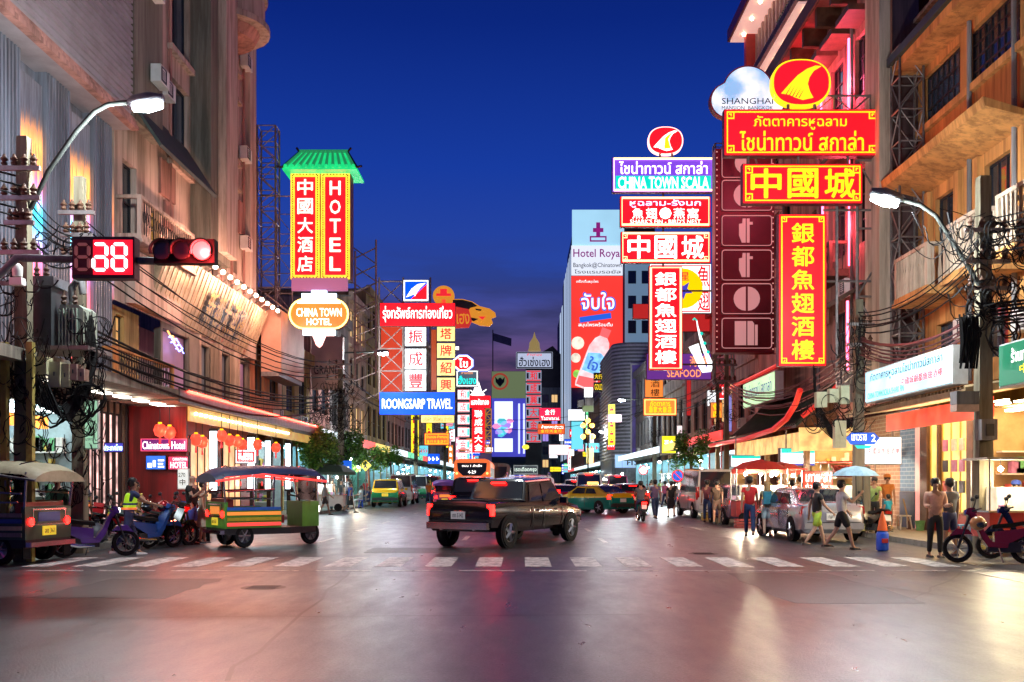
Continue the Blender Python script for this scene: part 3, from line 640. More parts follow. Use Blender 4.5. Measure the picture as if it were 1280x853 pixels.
# Chinese style hotel with two lit soffits
t = thing('chinese_roofed_hotel', 'tall building with two white bulb lit eaves and a green tiled gable against the sky', 'building', (12.5, 45, 0))
f = FR(12.5)
facade(t, f, 43.02, 52.4, 4.2, 24.4, grid_windows(43.6, 52, 4, 16.8, 18.8, .5, 2, 2) + grid_windows(43.6, 52, 4, 12.5, 14.7, .5, 2, 2) + grid_windows(43.6, 52, 4, 8.2, 10.6, .5, 2, 2), PINKW)
body_block(t, f, 43.02, 52.4, 24.4, 10, PINKW)
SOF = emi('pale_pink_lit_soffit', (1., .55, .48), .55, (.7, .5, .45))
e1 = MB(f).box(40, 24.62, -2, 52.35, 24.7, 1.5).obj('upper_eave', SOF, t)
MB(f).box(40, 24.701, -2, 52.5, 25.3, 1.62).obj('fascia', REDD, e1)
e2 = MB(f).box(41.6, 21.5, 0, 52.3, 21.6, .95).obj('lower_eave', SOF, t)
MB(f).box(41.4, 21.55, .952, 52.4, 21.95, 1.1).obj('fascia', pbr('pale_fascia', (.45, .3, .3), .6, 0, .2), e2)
q = MB(f)
for k in range(50): q.box(41.5 + k * .22, 21.6, 1.101, 41.6 + k * .22, 21.9, 1.12)
q.obj('fascia_fret', DARKM, e2)
for k in range(6):
    MB(f).ball((42.6 + k * 1.75, 24.58, 1.0), .09, 6).obj('soffit_bulb', TUBEY, e1); MB(f).ball((42.2 + k * 1.6, 21.46, .5), .09, 6).obj('soffit_bulb', TUBEY, e2)
for k in range(14): MB(f).box(42.2 + k * .7, 22.0, .3, 42.45 + k * .7, 24.6, .42).obj('vertical_louvre', pbr('pale_fascia', (.45, .3, .3)), t)
MB(f).box(51.3, 21.96, .43, 51.75, 24.6, .9).obj('red_post', REDW, t)
rf = MB(); rf.add([(11.5, 42.3, 21.97), (12.9, 42.3, 23.9), (12.9, 44.5, 23.9), (11.5, 44.5, 21.97), (14.2, 42.3, 22.0), (14.2, 44.5, 22.0)], [(0, 1, 2, 3), (1, 4, 5, 2), (0, 1, 4), (3, 2, 5)])
rfo = rf.obj('gable_roof', TILEG, t)
for k in range(8):
    for j in range(9):
        u = (k + .5) / 9; x = 11.5 + 1.4 * u; z = 21.97 + 1.93 * u; y = 42.3 + j * .25
        MB().tube([(x - .12, y + .1, z - .08), (x + .1, y + .1, z + .26)], [.11, .09], 5).obj('roof_tile', TILEG, rfo)

def shophouse(side, y0, y1, h, mat, label, nb=2, storeys=None, style='cool', lampm=TUBEC, seed=0, fas=None, win=None, canopyz=3.9, X=None, depth=10, roofm=CONC, ac=1, name='shophouse'):
    X = X or (12.0 if side < 0 else 12.5); fr = FL(-X) if side < 0 else FR(X); r_ = random.Random(seed + 100)
    t = thing(name, label, 'building', (side * X, (y0 + y1) / 2, 0))
    storeys = storeys or max(1, int((h - 4.4) / 3.3)); sh = (h - 4.4) / storeys; op = []
    n = max(1, int((y1 - y0) / 2.6))
    for s_ in range(storeys):
        z = 4.4 + sh * s_
        p = r_.choice([GLASSD, GLASSB, GLASSD, GLASSB, win or GLASSD])
        op += grid_windows(y0 + .3, y1 - .3, n, z + sh * .22, z + sh * .8, .62, 2, 2, p)
    facade(t, fr, y0 + .01, y1 - .01, 4.2, h, op, mat, .22)
    body_block(t, fr, y0 + .01, y1 - .01, h, depth, mat, roofm)
    for s_ in range(storeys): MB(fr).box(y0 + .02, 4.4 + sh * s_ - .08, .002, y1 - .02, 4.4 + sh * s_ + .12, .16).obj('string_course', mat, t)
    MB(fr).box(y0 + .02, h - .25, .002, y1 - .02, h + .4, .3).obj('parapet', mat, t)
    canopy(t, fr, y0 + .05, y1 - .05, canopyz, 1.85, .2, CONC, fas or GREYM, .5)
    w = (y1 - y0) / nb
    for k in range(nb):
        shop_bay(t, fr, y0 + w * k + .25, y0 + w * (k + 1) - .25, 3.5, 2.6, style, lampm, y0 < 110, seed * 7 + k)
        MB(fr).box(y0 + w * k + .01, 0, -.3, y0 + w * k + .249, 4.2, .02).obj('pier', mat, t)
    for k in range(ac): aircon(t, fr, r_.uniform(y0 + .4, y1 - 1.2), 4.5 + sh * (k % storeys) + .1)
    return t
LITW = emi('warm_lit_window', (1., .62, .25), .8); LITP = emi('pink_lit_window', (1., .3, .3), .5)
FW = emi('white_lit_fascia', (.8, .95, 1.), 1.3); FRd = emi('red_lit_fascia', (1, .06, .05), 1.0); FY = emi('yellow_lit_fascia', (1, .75, .15), 1.0); FG_ = emi('green_lit_fascia', (.1, .75, .35), .9)
ORGP = pbr('orange_render', (.62, .27, .13), .8, 0, .2, 1, .2, True)
shophouse(-1, 44.5, 50.4, 9.6, ORGP, 'orange pink shophouse next to the tall beige building', 1, 1, 'cool', TUBEW, 1, GREYM)
shophouse(-1, 50.5, 57, 8.4, YELW, 'low yellow shophouse with narrow windows and air conditioners above the first trees', 2, 1, 'cool', TUBEC, 2, FW, LITW, ac=3)
shophouse(-1, 57, 63, 10.6, PINKW, 'pink shophouse behind the pole with tangled cables on the left', 2, 1, 'cool', TUBEC, 3, FW)
shophouse(-1, 63, 70, 12.4, GREYW, 'tall grey shophouse behind the blue travel sign frame', 2, 2, 'cool', TUBEC, 4, FRd)
shophouse(-1, 70, 78, 14.6, BEIGE, 'beige shophouse behind the column of white Chinese characters', 2, 3, 'green', TUBEC, 5, FY, LITW)
shophouse(-1, 78, 90, 16.6, YELW, 'yellow building under the tilted corrugated roof on the left', 3, 3, 'cool', TUBEC, 6, FW)
shophouse(-1, 90, 104, 15, PINKW, 'pink block behind the round orange sign', 3, 3, 'cool', TUBEC, 7, FG_, LITP)
shophouse(-1, 104, 120, 15.5, GREYW, 'grey block beyond the yellow character sign on the left', 3, 3, 'cool', TUBEC, 8, FRd)
shophouse(-1, 120, 142, 19, BEIGE, 'beige block left of the red and white octagon sign', 4, 4, 'cool', TUBEC, 9, FW)
shophouse(-1, 142, 170, 20, GREYW, 'grey block behind the orange bus on the left', 4, 4, 'cool', TUBEC, 10, FW, LITW)
shophouse(-1, 170, 215, 22, PINKW, 'far pink block left of the violet screen', 5, 4, 'cool', TUBEC, 11, FY)
shophouse(-1, 215, 290, 24, GREYW, 'farthest grey block on the left of the street', 6, 4, 'cool', TUBEC, 12, FW)
shophouse(1, 52.5, 58, 12, PINKW, 'pink shophouse just beyond the Chinese roofed building', 2, 2, 'warm', TUBEY, 21, FRd, LITP)
shophouse(1, 58, 66, 12.6, REDW, 'red painted shophouse behind the violet seafood sign', 2, 2, 'cool', TUBEW, 22, FRd, LITW)
shophouse(1, 66, 76, 11.6, PINKW, 'pink shophouse behind the neon saxophone', 3, 2, 'cool', TUBEC, 23, FY, LITP)
shophouse(1, 76, 88, 13.6, BEIGE, 'beige shophouse behind the small round leafed tree on the right', 3, 2, 'cool', TUBEC, 24, FW)
shophouse(1, 88, 108, 13, GREYW, 'grey shophouse beside the round fronted metal building', 4, 2, 'cool', TUBEC, 25, FW, LITW)
shophouse(1, 128, 155, 14, BEIGE, 'beige block between the metal building and the white tower', 4, 3, 'cool', TUBEC, 27, FW)
shophouse(1, 155, 195, 15, GREYW, 'grey low block in front of the hotel tower', 5, 3, 'cool', TUBEC, 28, FW, LITW)
shophouse(1, 195, 248, 17, PINKW, 'far pink block at the foot of the hotel tower', 6, 3, 'cool', TUBEC, 29, FRd)

# round-fronted louvred metal building
t = thing('round_fronted_metal_building', 'grey metal building with rounded louvred front and a tall dark poster', 'building', (13, 112, 0))
q = MB(); cxx, cyy = 12.6, 112.3
pts = [(cxx + 6, 110), (cxx, 110)] + [(cxx - 2.3 * math.sin(k * math.pi / 16), cyy - 2.3 * math.cos(k * math.pi / 16)) for k in range(1, 9)] + [(10.3, 128), (22, 128), (22, 110)]
MB().poly(pts, 0, 17).obj('wall', GREYM, t)
for i in range(32):
    z = 4.2 + i * .4
    MB().poly([(x * 1.0 - .12, y - .12) for x, y in pts[:-2]] + [(22, 128)], z, z + .16).obj('louvre', pbr('pale_louvre', (.55, .55, .62), .5, .2, .1), t)
MB(FF(109.6)).border(12.1, 4.6, 14.2, 14.6, .15, 0, .3).obj('poster_frame', WHITEP, t)
MB(FF(109.8)).box(12.25, 4.75, 0, 14.05, 14.45, .2).obj('poster', emi('dark_navy_poster', (.03, .02, .09), 1., var=.8), t)
MB(FF(109.8)).box(10.4, 3.2, .1, 17, 4.6, .5).obj('sign_board', emi('pale_blue_board', (.35, .55, .8), .9), t)
MB(FF(109.8)).text('ศรีทอง', 13.5, 3.9, 3.6, .9, .52, .02).obj('lettering', DARKM, t)

# hotel tower with the red advert
TOWM = pbr('tower_render', (.10, .13, .20), .7, 0, .15, .15); 
t = thing('hotel_tower', 'very tall hotel tower with a red drink advert down its front', 'building', (20, 260, 0))
MB().box(12.8, 250, 0, 36, 300, 60).obj('wall', TOWM, t)
MB().box(12.9, 300.1, 0, 34, 345, 55).obj('rear_wall', TOWM, t)
MB().box(14, 252, 60.01, 34, 296, 68).obj('roof_block', DARKM, t)
for i in range(9):
    y = 251 + [0, 4, 9, 14, 20, 27, 35, 51, 64][i]
    MB().box(12.77, y, 8, 12.795 + (i > 6) * .1, y + 1.5 + i * .5, 60 - (i > 6) * 5).obj('fin', emi('white_lit_fin', (.6, .75, 1.), .75, (.4, .4, .45)), t)
MB(FF(250)).box(13.0, 57.6, .05, 26, 69.6, .4).obj('hoarding', emi('pale_cyan_hoarding', (.45, .80, 1.), .8, var=.1, scale=.1), t)
w_ = MB(FF(250)).box(12.8, 53.2, .4, 25.6, 60.6, .7).obj('name_board', emi('white_name_board', (.85, .9, 1), .9), t)
MB(FF(250)).text('Hotel Royal', 19.3, 58.4, 12, 2.6, .75, .03).obj('lettering', emi('magenta_letters', (.35, .02, .25), .6), w_)
MB(FF(250)).text('Bangkok@Chinatown', 19.3, 55.6, 12, 1.5, .75, .01).text('โรงแรมรอยัล', 19.3, 54.1, 11.5, 1.0, .75, .01).obj('lettering', DARKM, w_)
q = MB(FF(250)); q.border(17.4, 61.6, 21.6, 63.0, .35, .42, .6); q.box(18.2, 64, .42, 20.8, 65, .6); q.box(19, 62.9, .42, 20, 66.4, .6); q.obj('emblem', emi('magenta_letters', (.35, .02, .25), .6), t)
ad = MB(FF(250)).box(12.8, 25.2, .4, 25.6, 53.0, .65).obj('advert_panel', emi('red_advert_panel', (.95, .045, .03), 1.0, var=.2, scale=.08), t)
MB(FF(250)).text('จับใจ', 19.4, 46.8, 8.6, 4.6, .72, .12).obj('lettering', emi('blue_outline', (.02, .12, .7), 1.), ad)
MB(FF(250)).text('จับใจ', 19.4, 46.8, 8.2, 4.2, .80, .03).obj('lettering', emi('ad_white', (1, 1, 1), 1.2), ad)
MB(FF(250)).text('เครื่องดื่มสมุนไพร', 16.8, 51.6, 5.5, .9, .7, .02).text('สมุนไพรพร้อมดื่ม', 18.8, 40.8, 8.5, 1.2, .7, .03).obj('lettering', emi('ad_white', (1, 1, 1), 1.2), ad)
MB(FG((18.8, 250, 42.6), (.98, 0, .14), (-.14, 0, .98), (0, -1, 0))).box(-4, -.7, .66, 4, .7, .72).obj('ribbon', emi('blue_outline', (.02, .12, .7), 1.), ad)
BT = FG((18.6, 250, 32), (.93, 0, -.36), (.36, 0, .93), (0, -1, 0))
b_ = MB(BT).poly([(-2.3, -7.6), (2.3, -7.6), (2.6, -6.5), (2.6, 3.0), (1.9, 5.2), (1.0, 6.2), (-1.0, 6.2), (-1.9, 5.2), (-2.6, 3.0), (-2.6, -6.5)], .7, .95).obj('bottle_picture', emi('pale_pink_glow', (1., .62, .62), 1.1, var=.4, scale=.5), ad)
MB(BT).poly([(-1.1, 6.3), (1.1, 6.3), (1.2, 8.4), (-1.2, 8.4)], .7, .98).obj('cap', emi('ad_red', (.9, .15, .15), 1.), b_)
MB(BT).poly([(-2.2, -3.4), (2.2, -3.4), (2.3, 1.4), (.8, 2.2), (-2.3, 1.2)], .955, 1.0).obj('label_patch', emi('ad_sky', (.25, .6, .95), 1.1, var=.5, scale=.7), b_)
MB(BT).text('ใจ', 0, -1, 2.6, 3.2, 1.02, .06).obj('label_patch', emi('ad_navy', (.05, .15, .6), 1.), b_)
MB(BT).poly([(-2.2, -7.2), (2.2, -7.2), (2.3, -4.2), (-2.3, -5)], .955, 1.0).obj('label_patch', emi('ad_red', (.9, .15, .15), 1.), b_)
for (x, z, r_, k) in ((14.4, 36.3, 1.6, 'ad_cream'), (13.9, 32.6, 1.2, 'ad_cream'), (23.8, 33.6, 1.1, 'ad_green'), (14.2, 28.6, 1.0, 'ad_green')):
    MB(FF(250)).poly([(x + r_ * math.cos(a * math.pi / 8), z + r_ * math.sin(a * math.pi / 8)) for a in range(16)], .66, .8).obj('fruit_picture', emi(k, (1, .9, .7) if k == 'ad_cream' else (.3, .7, .1), .9, var=.4, scale=.8), ad)
for k in range(7):
    for j in range(2):
        window(t, FF(249.8), 27 + j * 3.4, 14 + k * 6.2, 29 + j * 3.4, 17.2 + k * 6.2, 2, 1, DARKM, GLASSD, -.02, f=.12)
MB(FF(249.9)).box(26.2, 2, -.05, 36, 57, .02).obj('front_panel', emi('pale_blue_front', (.30, .5, .7), .35, (.4, .5, .55)), t)

# far blocks that close the street where it bends
t = thing('rooster_emblem_building', 'far pale green building with a round rooster emblem above a violet screen', 'building', (-4, 330, 0))
MB().box(-9.4, 330, 0, 6.5, 350, 38.2).obj('wall', pbr('olive_green_render', (.16, .20, .13), .8, 0, .2, .1), t)
MB(FF(330)).box(-9.3, 29.3, .02, 1.9, 38.1, .3).obj('emblem_panel', emi('dim_green_panel', (.16, .21, .10), .7), t)
MB(FF(330)).tube([(-6.6 + 2.5 * math.cos(k * math.pi / 12), 34.8 + 2.5 * math.sin(k * math.pi / 12), .5) for k in range(24)], .35, 5, True).obj('emblem_ring', emi('dim_red', (.35, .05, .03), .8), t)
MB(FF(330)).poly([(-6.6, 33), (-6.2, 33.4), (-5.2, 34.6), (-5, 36.4), (-5.8, 35.4), (-6.3, 36), (-6.9, 36), (-7.3, 35.4), (-8.2, 36.4), (-8, 34.6), (-7, 33.4)], .4, .6).obj('rooster_emblem', DARKM, t)
VSC = MB(FF(330)).box(-9.3, 10, .05, 2.4, 29.2, .6).obj('screen_surround', emi('violet_screen_surround', (.07, .07, .55), .8, var=.2, scale=.1), t)
MB(FF(330)).box(-8.4, 19.5, .62, -2.4, 28.2, .7).obj('screen', emi('white_violet_screen', (.75, .85, 1), 1.4), VSC)
MB(FF(330)).box(-8.4, 11.6, .62, -2.4, 16, .7).obj('screen', emi('white_violet_screen', (.75, .85, 1), 1.4), VSC)
for i, (x, z, s_) in enumerate(((-7.5, 20, 1.4), (-6, 21.5, 1.6), (-4.6, 20.5, 1.7), (-3.4, 21.8, 1.1), (-5.6, 18.6, 1.8), (-7.0, 18.2, 1.2), (-3.8, 18.6, 1.2), (-6.3, 17.2, 1.0))):
    MB(FF(330)).poly([(x + s_ * math.cos(k * 1.05 + i) * (1 + .3 * (k % 2)), z + s_ * .8 * math.sin(k * 1.05 + i)) for k in range(6)], .72, .8).obj('screen_picture', (emi('screen_pink', (.9, .3, .6), 1.), emi('screen_teal', (.1, .6, .7), 1.), emi('screen_violet', (.4, .25, .9), 1.))[i % 3], VSC)
for x in (-.6, 1.0): MB(FF(330)).box(x, 11, .62, x + .6, 27.5, .75).obj('light_strip', emi('pale_violet_strip', (.6, .65, 1), 1.4), VSC)
MB().tube([(-9.0, 331, 38), (-9.0, 331, 52)], .18, 5).obj('flag_pole', DARKM, t)
m = MB(); m.add([(-8.9, 331, 51), (-6, 331.4, 50.2), (-2.8, 331, 49.2), (-2.9, 331, 46.6), (-6.1, 331.4, 47.6), (-8.9, 331, 48.4)], [(0, 1, 4, 5), (1, 2, 3, 4)]); m.obj('flag', pbr('dull_flag', (.14, .1, .2), .8, 0, .2), t)
t = thing('dark_gabled_block', 'dark gabled block at the end of the street beside the hotel tower', 'building', (8, 300, 0))
MB().box(3.2, 300, 0, 12.2, 320, 30).obj('wall', GREYW, t)
for j in range(6):
    for k in range(3): window(t, FF(299.98), 4 + k * 2.7, 6 + j * 3.9, 5.9 + k * 2.7, 8.4 + j * 3.9, 2, 1, DARKM, (GLASSB, LITW, GLASSB, emi('violet_lit_window', (.5, .35, 1), .7))[(j * 3 + k) % 4], -.03, f=.1)
m = MB(FF(320)); m.poly([(3.2, 30.01), (12.2, 30.01), (12.2, 40), (9.8, 42.5), (5.5, 40)], 0, 20); m.obj('gable', pbr('dark_brick', (.07, .055, .06), .8, 0, .2, .5), t)
# temple like shop roof on the right, under the red vertical sign
t = thing('temple_roofed_shop', 'low shop with dark green temple tiles, red ridges and gold lit eave', 'building', (11, 40, 0))
def slope(y0, y1, x_out, z_out, x_in, z_in, mat, th=.1): 
    return MB().add([(x_out, y0, z_out), (x_out, y1, z_out), (x_in, y1, z_in), (x_in, y0, z_in), (x_out, y0, z_out - th), (x_out, y1, z_out - th), (x_in, y1, z_in - th), (x_in, y0, z_in - th)], [(0, 1, 2, 3), (4, 5, 6, 7), (0, 1, 5, 4), (2, 3, 7, 6), (1, 2, 6, 5), (0, 3, 7, 4)]).obj('roof_slope', mat, t)
TG2 = pbr('dark_green_temple_tile', (.035, .05, .03), .4, 0, .35, 5)
r1 = slope(36.6, 48, 10.1, 3.7, 11.9, 5.4, TG2)
for k in range(45):
    y = 36.7 + k * .25; MB().tube([(10.08, y, 3.72), (11, y, 4.52), (11.88, y, 5.43)], .07, 5).obj('roof_tile', TG2, r1)
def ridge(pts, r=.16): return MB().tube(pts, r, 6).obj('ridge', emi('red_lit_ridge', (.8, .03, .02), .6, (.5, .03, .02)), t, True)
ridge([(9.9, 52, 3.5), (9.9, 44, 3.5), (9.88, 39, 3.65), (9.86, 37, 3.95), (9.86, 35.8, 4.4), (9.86, 35.2, 4.85)], .11); ridge([(10.3, 36.5, 4.0), (11.2, 36.5, 4.7), (12, 36.5, 5.6)], .09)
r2 = slope(41, 52, 10.6, 6.35, 12.3, 7.2, REDW); ridge([(10.55, 52, 6.35), (10.55, 46, 6.35), (10.55, 41.0, 6.4)], .08)
for k in range(36): MB().tube([(10.58, 41.1 + k * .3, 6.37), (12.28, 41.1 + k * .3, 7.22)], .05, 4).obj('roof_tile', REDW, r2)
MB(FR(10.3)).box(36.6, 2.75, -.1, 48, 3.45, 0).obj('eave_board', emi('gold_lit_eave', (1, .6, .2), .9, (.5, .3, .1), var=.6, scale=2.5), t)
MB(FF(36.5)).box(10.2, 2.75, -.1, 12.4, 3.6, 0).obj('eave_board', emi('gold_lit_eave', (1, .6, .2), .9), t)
for k in range(4): MB(FR(10.7)).box(37.4 + k * 3, .14, -.15, 37.6 + k * 3, 3.5, .05).obj('post', BEIGE, t)
for k in range(2): shop_bay(t, FR(12.3), 37 + k * 5.5, 42.2 + k * 5.5, 3.4, 2.0, 'warm', TUBEY, True, 80 + k)
MB(FR(12.3)).box(36.6, .14, -2.2, 48, 3.9, -2.1).obj('back_wall', BEIGE, t)

# crowd of small lit boxes along the far street
PAL = [('white', WHTF), ('red', REDF), ('cyan', emi('cyan_panel', (.15, .7, .85), 1.)), ('yellow', emi('yellow_box', (1, .85, .02), 1.2)), ('orange', emi('orange_panel', (1, .28, .05), .9)), ('blue', BLUF), ('pink', emi('pink_lit_box', (1, .35, .5), 1.1)), ('green', emi('green_lit_box', (.1, .8, .3), .9))]
rb = random.Random(21); cnt = {}
for i in range(66):
    side = -1 if i % 2 else 1; Y = 98 + (i // 2) * 5.8 + rb.uniform(-1, 1); k = rb.randrange(8); w = rb.uniform(.5, 1.5) * (.8 + Y / 300); tall = rb.random() < .45; h = rb.uniform(1.6, 4.2) if tall else rb.uniform(.5, 1.3); w = w * .5 if tall else w
    x = side * (11.6 - w / 2 - rb.uniform(0, 2.2)); z = rb.uniform(3.4, 6.5 + Y * .02); nm, mt = PAL[k]; key = (nm, side, tall); cnt[key] = cnt.get(key, 0) + 1
    o_ = ('nearest', 'second', 'third', 'fourth', 'fifth', 'sixth', 'seventh', 'eighth', 'ninth')[cnt[key] - 1]
    t = thing('small_lit_sign', '%s %s %s lightbox down the far %s side of the street' % (o_, 'upright' if tall else 'flat', nm, 'left' if side < 0 else 'right'), 'sign', (x, Y, z), 0, 'small lit boxes along the far street')
    f = FF(Y); MB(f).box(x - w / 2 - .05, z - .05, -.3, x + w / 2 + .05, z + h + .05, 0).obj('casing', GREYM, t); MB(f).box(x - w / 2, z, .001, x + w / 2, z + h, .04).obj('face_panel', mt, t)
    q = MB(f); n = 3 + i % 3; ink = WHTL if k in (1, 4, 5, 6, 7) else REDL
    for j in range(n):
        if tall: b = z + h * (j + .5) / n; q.box(x - w * .28, b - h * .28 / n, .041, x + w * .28, b + h * .02 / n, .06); q.box(x - w * .22, b + h * .1 / n, .041, x + w * .1, b + h * .26 / n, .06)
        else: a = x - w / 2 + w * (j + .5) / n; q.box(a - w * .3 / n, z + h * .3, .041, a - w * .05 / n, z + h * .7, .06); q.box(a + w * .02 / n, z + h * .42, .041, a + w * .3 / n, z + h * .55, .06)
    o = q.obj('printed_mark', ink, t, stuff=True)
# ================================================================ SIGNS
SBOX = pbr('sign_box_metal', (.16, .03, .03), .5, .2, .2, 3)
SBOXG = pbr('grey_sign_box', (.2, .2, .2), .5, .3, .2, 3)
def board(label, Y, px0, py0, px1, py1, face, th=.3, box=SBOX, bmat=None, bw=.06, bin_=.08, texts=(), name='shop_sign', cat='sign', group=None, hang=0):
    """signboard across the pavement, facing down the street; corners measured in the photo at depth Y. texts: (body, u, v, w, h, mat, bold) in fractions."""
    x0, x1, z0, z1 = XP(px0, Y), XP(px1, Y), ZP(py1, Y), ZP(py0, Y); w, h = x1 - x0, z1 - z0
    t = thing(name, label, cat, ((x0 + x1) / 2, Y, z0), 0, group); f = FF(Y)
    MB(f).box(x0, z0, -th, x1, z1, 0).obj('sign_box', box, t)
    MB(f).box(x0 + .03, z0 + .03, .001, x1 - .03, z1 - .03, .03).obj('face_panel', face, t)
    if bmat: MB(f).border(x0 + bin_, z0 + bin_, x1 - bin_, z1 - bin_, bw, .031, .06).obj('border', bmat, t)
    for tx in texts:
        body, u, v, tw, thh, mat, bold = tx[:7]; mode = tx[7] if len(tx) > 7 else 't'
        m = MB(f)
        if mode == 't': m.text(body, x0 + u * w, z0 + v * h, tw * w, thh * h, .06, bold)
        elif mode == 'v': m.vtext(body, x0 + u * w, z0 + (v - thh / 2) * h, z0 + (v + thh / 2) * h, tw * w, .06, bold)
        elif mode == 'h': m.htext(body, x0 + (u - tw / 2) * w, x0 + (u + tw / 2) * w, z0 + v * h, thh * h, .06, bold)
        m.obj('lettering', mat, t)
    if hang:  # two steel hangers
        for a in (x0 + w * .2, x0 + w * .8): MB(f).tube([(a, z1, -th / 2), (a, z1 + hang, -th / 2)], .03, 5).obj('hanger', STEEL, t)
    return t, (x0, z0, x1, z1)
def corners(t, f, r, mat, s=.22, k=.1):
    x0, z0, x1, z1 = r; m = MB(f)
    for sx, cx in ((1, x0 + k), (-1, x1 - k)):
        for sz, cz in ((1, z0 + k), (-1, z1 - k)):
            for (u0, v0, u1, v1) in ((.0, .42, .42, .5), (.42, .0, .5, .5), (.12, .12, .3, .18), (.24, .18, .3, .3)):
                a, b = sorted((cx + sx * u0 * s * 2, cx + sx * u1 * s * 2)); c, d = sorted((cz + sz * v0 * s * 2, cz + sz * v1 * s * 2)); m.box(a, c, .031, b, d, .065)
    return m.obj('corner_ornament', mat, t)
def lattice(parent, p0, p1, w, n, mat=STEEL, r=.028, axis='x', name='lattice_frame'):
    """a braced flat-sided truss between two points: two chords, rungs, diagonals"""
    p0, p1 = Vector(p0), Vector(p1); o = {'x': Vector((w, 0, 0)), 'y': Vector((0, w, 0)), 'z': Vector((0, 0, w))}[axis]
    m = MB(); m.tube([p0, p1], r * 1.2, 4); m.tube([p0 + o, p1 + o], r * 1.2, 4)
    for i in range(n + 1):
        a = p0.lerp(p1, i / n); m.tube([a, a + o], r * .8, 4)
        if i < n: b = p0.lerp(p1, (i + 1) / n); m.tube([a, b + o], r * .7, 4) if i % 2 else m.tube([a + o, b], r * .7, 4)
    return m.obj(name, mat, parent)
def frame3d(parent, x0, x1, y0, y1, z0, z1, n, mat=STEEL, r=.03):
    lattice(parent, (x0, y0, z0), (x0, y0, z1), x1 - x0, n, mat, r, 'x'); lattice(parent, (x0, y1, z0), (x0, y1, z1), x1 - x0, n, mat, r, 'x')
    lattice(parent, (x0, y0, z0), (x0, y0, z1), y1 - y0, n, mat, r, 'y'); lattice(parent, (x1, y0, z0), (x1, y0, z1), y1 - y0, n, mat, r, 'y')
# ---- right, near group
Y = 32.0
gold = YELF
t, r = board('large red sign with two lines of yellow Thai letters, over the long red Chinese sign', Y, 905, 137, 1098, 195, REDF, bmat=gold, bw=.035,
             texts=[('ภัตตาคารหูฉลาม', .49, .70, .60, .30, gold, .03), ('ไชน่าทาวน์ สกาล่า', .5, .31, .80, .42, gold, .035)]); corners(t, FF(Y), r, gold)
for k in range(3): MB(FF(Y)).tube([(r[0] + .8 + k * 1.6, r[1], -.1), (r[0] + .8 + k * 1.6, r[1] - .28, -.1)], .04, 5).obj('bracket', STEEL, t)
t, r = board('wide red sign with three large yellow Chinese characters', Y, 928, 205, 1078, 255, REDF, bmat=gold, bw=.035, texts=[('中國城', .5, .5, .92, .72, gold, .035, 'h')]); corners(t, FF(Y), r, gold)
t, r = board('tall red vertical sign with six yellow Chinese characters', Y, 973, 268, 1033, 458, REDF, bmat=gold, bw=.035, texts=[('銀都魚翅酒樓', .5, .49, .46, .92, gold, .03, 'v')]); corners(t, FF(Y), r, gold, .16)
def emblem(label, Y, cx, cy, rx, ry, rim, face, fin, th=.3, name='emblem_sign'):
    X0, Z0, s = XP(cx, Y), ZP(cy, Y), Y / 1250; f = FF(Y); n = 40
    oval = lambda k: [((abs(math.cos(a)) ** .85) * math.copysign(1, math.cos(a)) * rx * s * k + X0, (abs(math.sin(a)) ** .85) * math.copysign(1, math.sin(a)) * ry * s * k + Z0) for a in [2 * math.pi * i / n for i in range(n)]]
    t = thing(name, label, 'sign', (X0, Y, Z0 - ry * s))
    MB(f).poly(oval(1), -th, 0).obj('sign_box', rim, t); MB(f).poly(oval(.93), .001, .03).obj('face_panel', face, t)
    pts = [(.72, .72), (.45, .52), (.28, .2), (.22, -.1), (.3, -.45), (.42, -.72), (.05, -.82), (-.2, -.72), (-.45, -.58), (-.75, -.52), (-.45, -.1), (-.15, .3), (.2, .6), (.5, .74)]
    MB(f).poly([(X0 + u * rx * s * .92, Z0 + v * ry * s * .92) for u, v in pts], .031, .07).obj('shark_fin_mark', fin, t)
    q = MB(f)
    for k in range(5):
        u = -.50 + k * .11; q.poly([(X0 + (u - .05) * rx * s, Z0 + (-.55 - k * .03) * ry * s), (X0 + (u - .02) * rx * s, Z0 + (-.57 - k * .03) * ry * s), (X0 + (u + .2) * rx * s, Z0 + (-.05 - k * .03) * ry * s)], .071, .076)
    q.obj('fin_hatching', face, t); return t
t = emblem('red oval emblem sign with a yellow shark fin, above the Thai lettered sign', Y, 1001.5, 103.5, 37, 29.5, gold, REDF, gold)
MB().tube([P(985, 131, Y), P(985, 137, Y)], .05, 5).obj('bracket', STEEL, t); MB().tube([P(1018, 131, Y), P(1018, 137, Y)], .05, 5).obj('bracket', STEEL, t)
tw = thing('steel_lattice_tower', 'tall rusty steel lattice tower holding the near red signs to the ochre building', 'scaffold', (12.1, Y, 4.3))
frame3d(tw, 11.62, 12.35, 30.6, 31.3, 4.2, 15.0, 11, STEEL, .035)
lattice(tw, (9.0, Y + .35, 13.6), (11.9, Y + .35, 13.6), .5, 5, STEEL, .03, 'z'); lattice(tw, (10.9, Y + .32, 5.4), (10.9, Y + .32, 12.0), 1.3, 3, STEEL, .045, 'x')
for z in (5.5, 8.1, 10.4, 12.2, 13.5): MB().tube([(7.2 if z > 11 else 9.8, Y + .34, z), (12.3, Y + .34, z)], .04, 4).obj('cross_arm', STEEL, tw)
MB().tube([(10.25, Y + .35, 4.9), (10.25, Y + .35, 10.8)], .05, 5).obj('post', STEEL, tw)
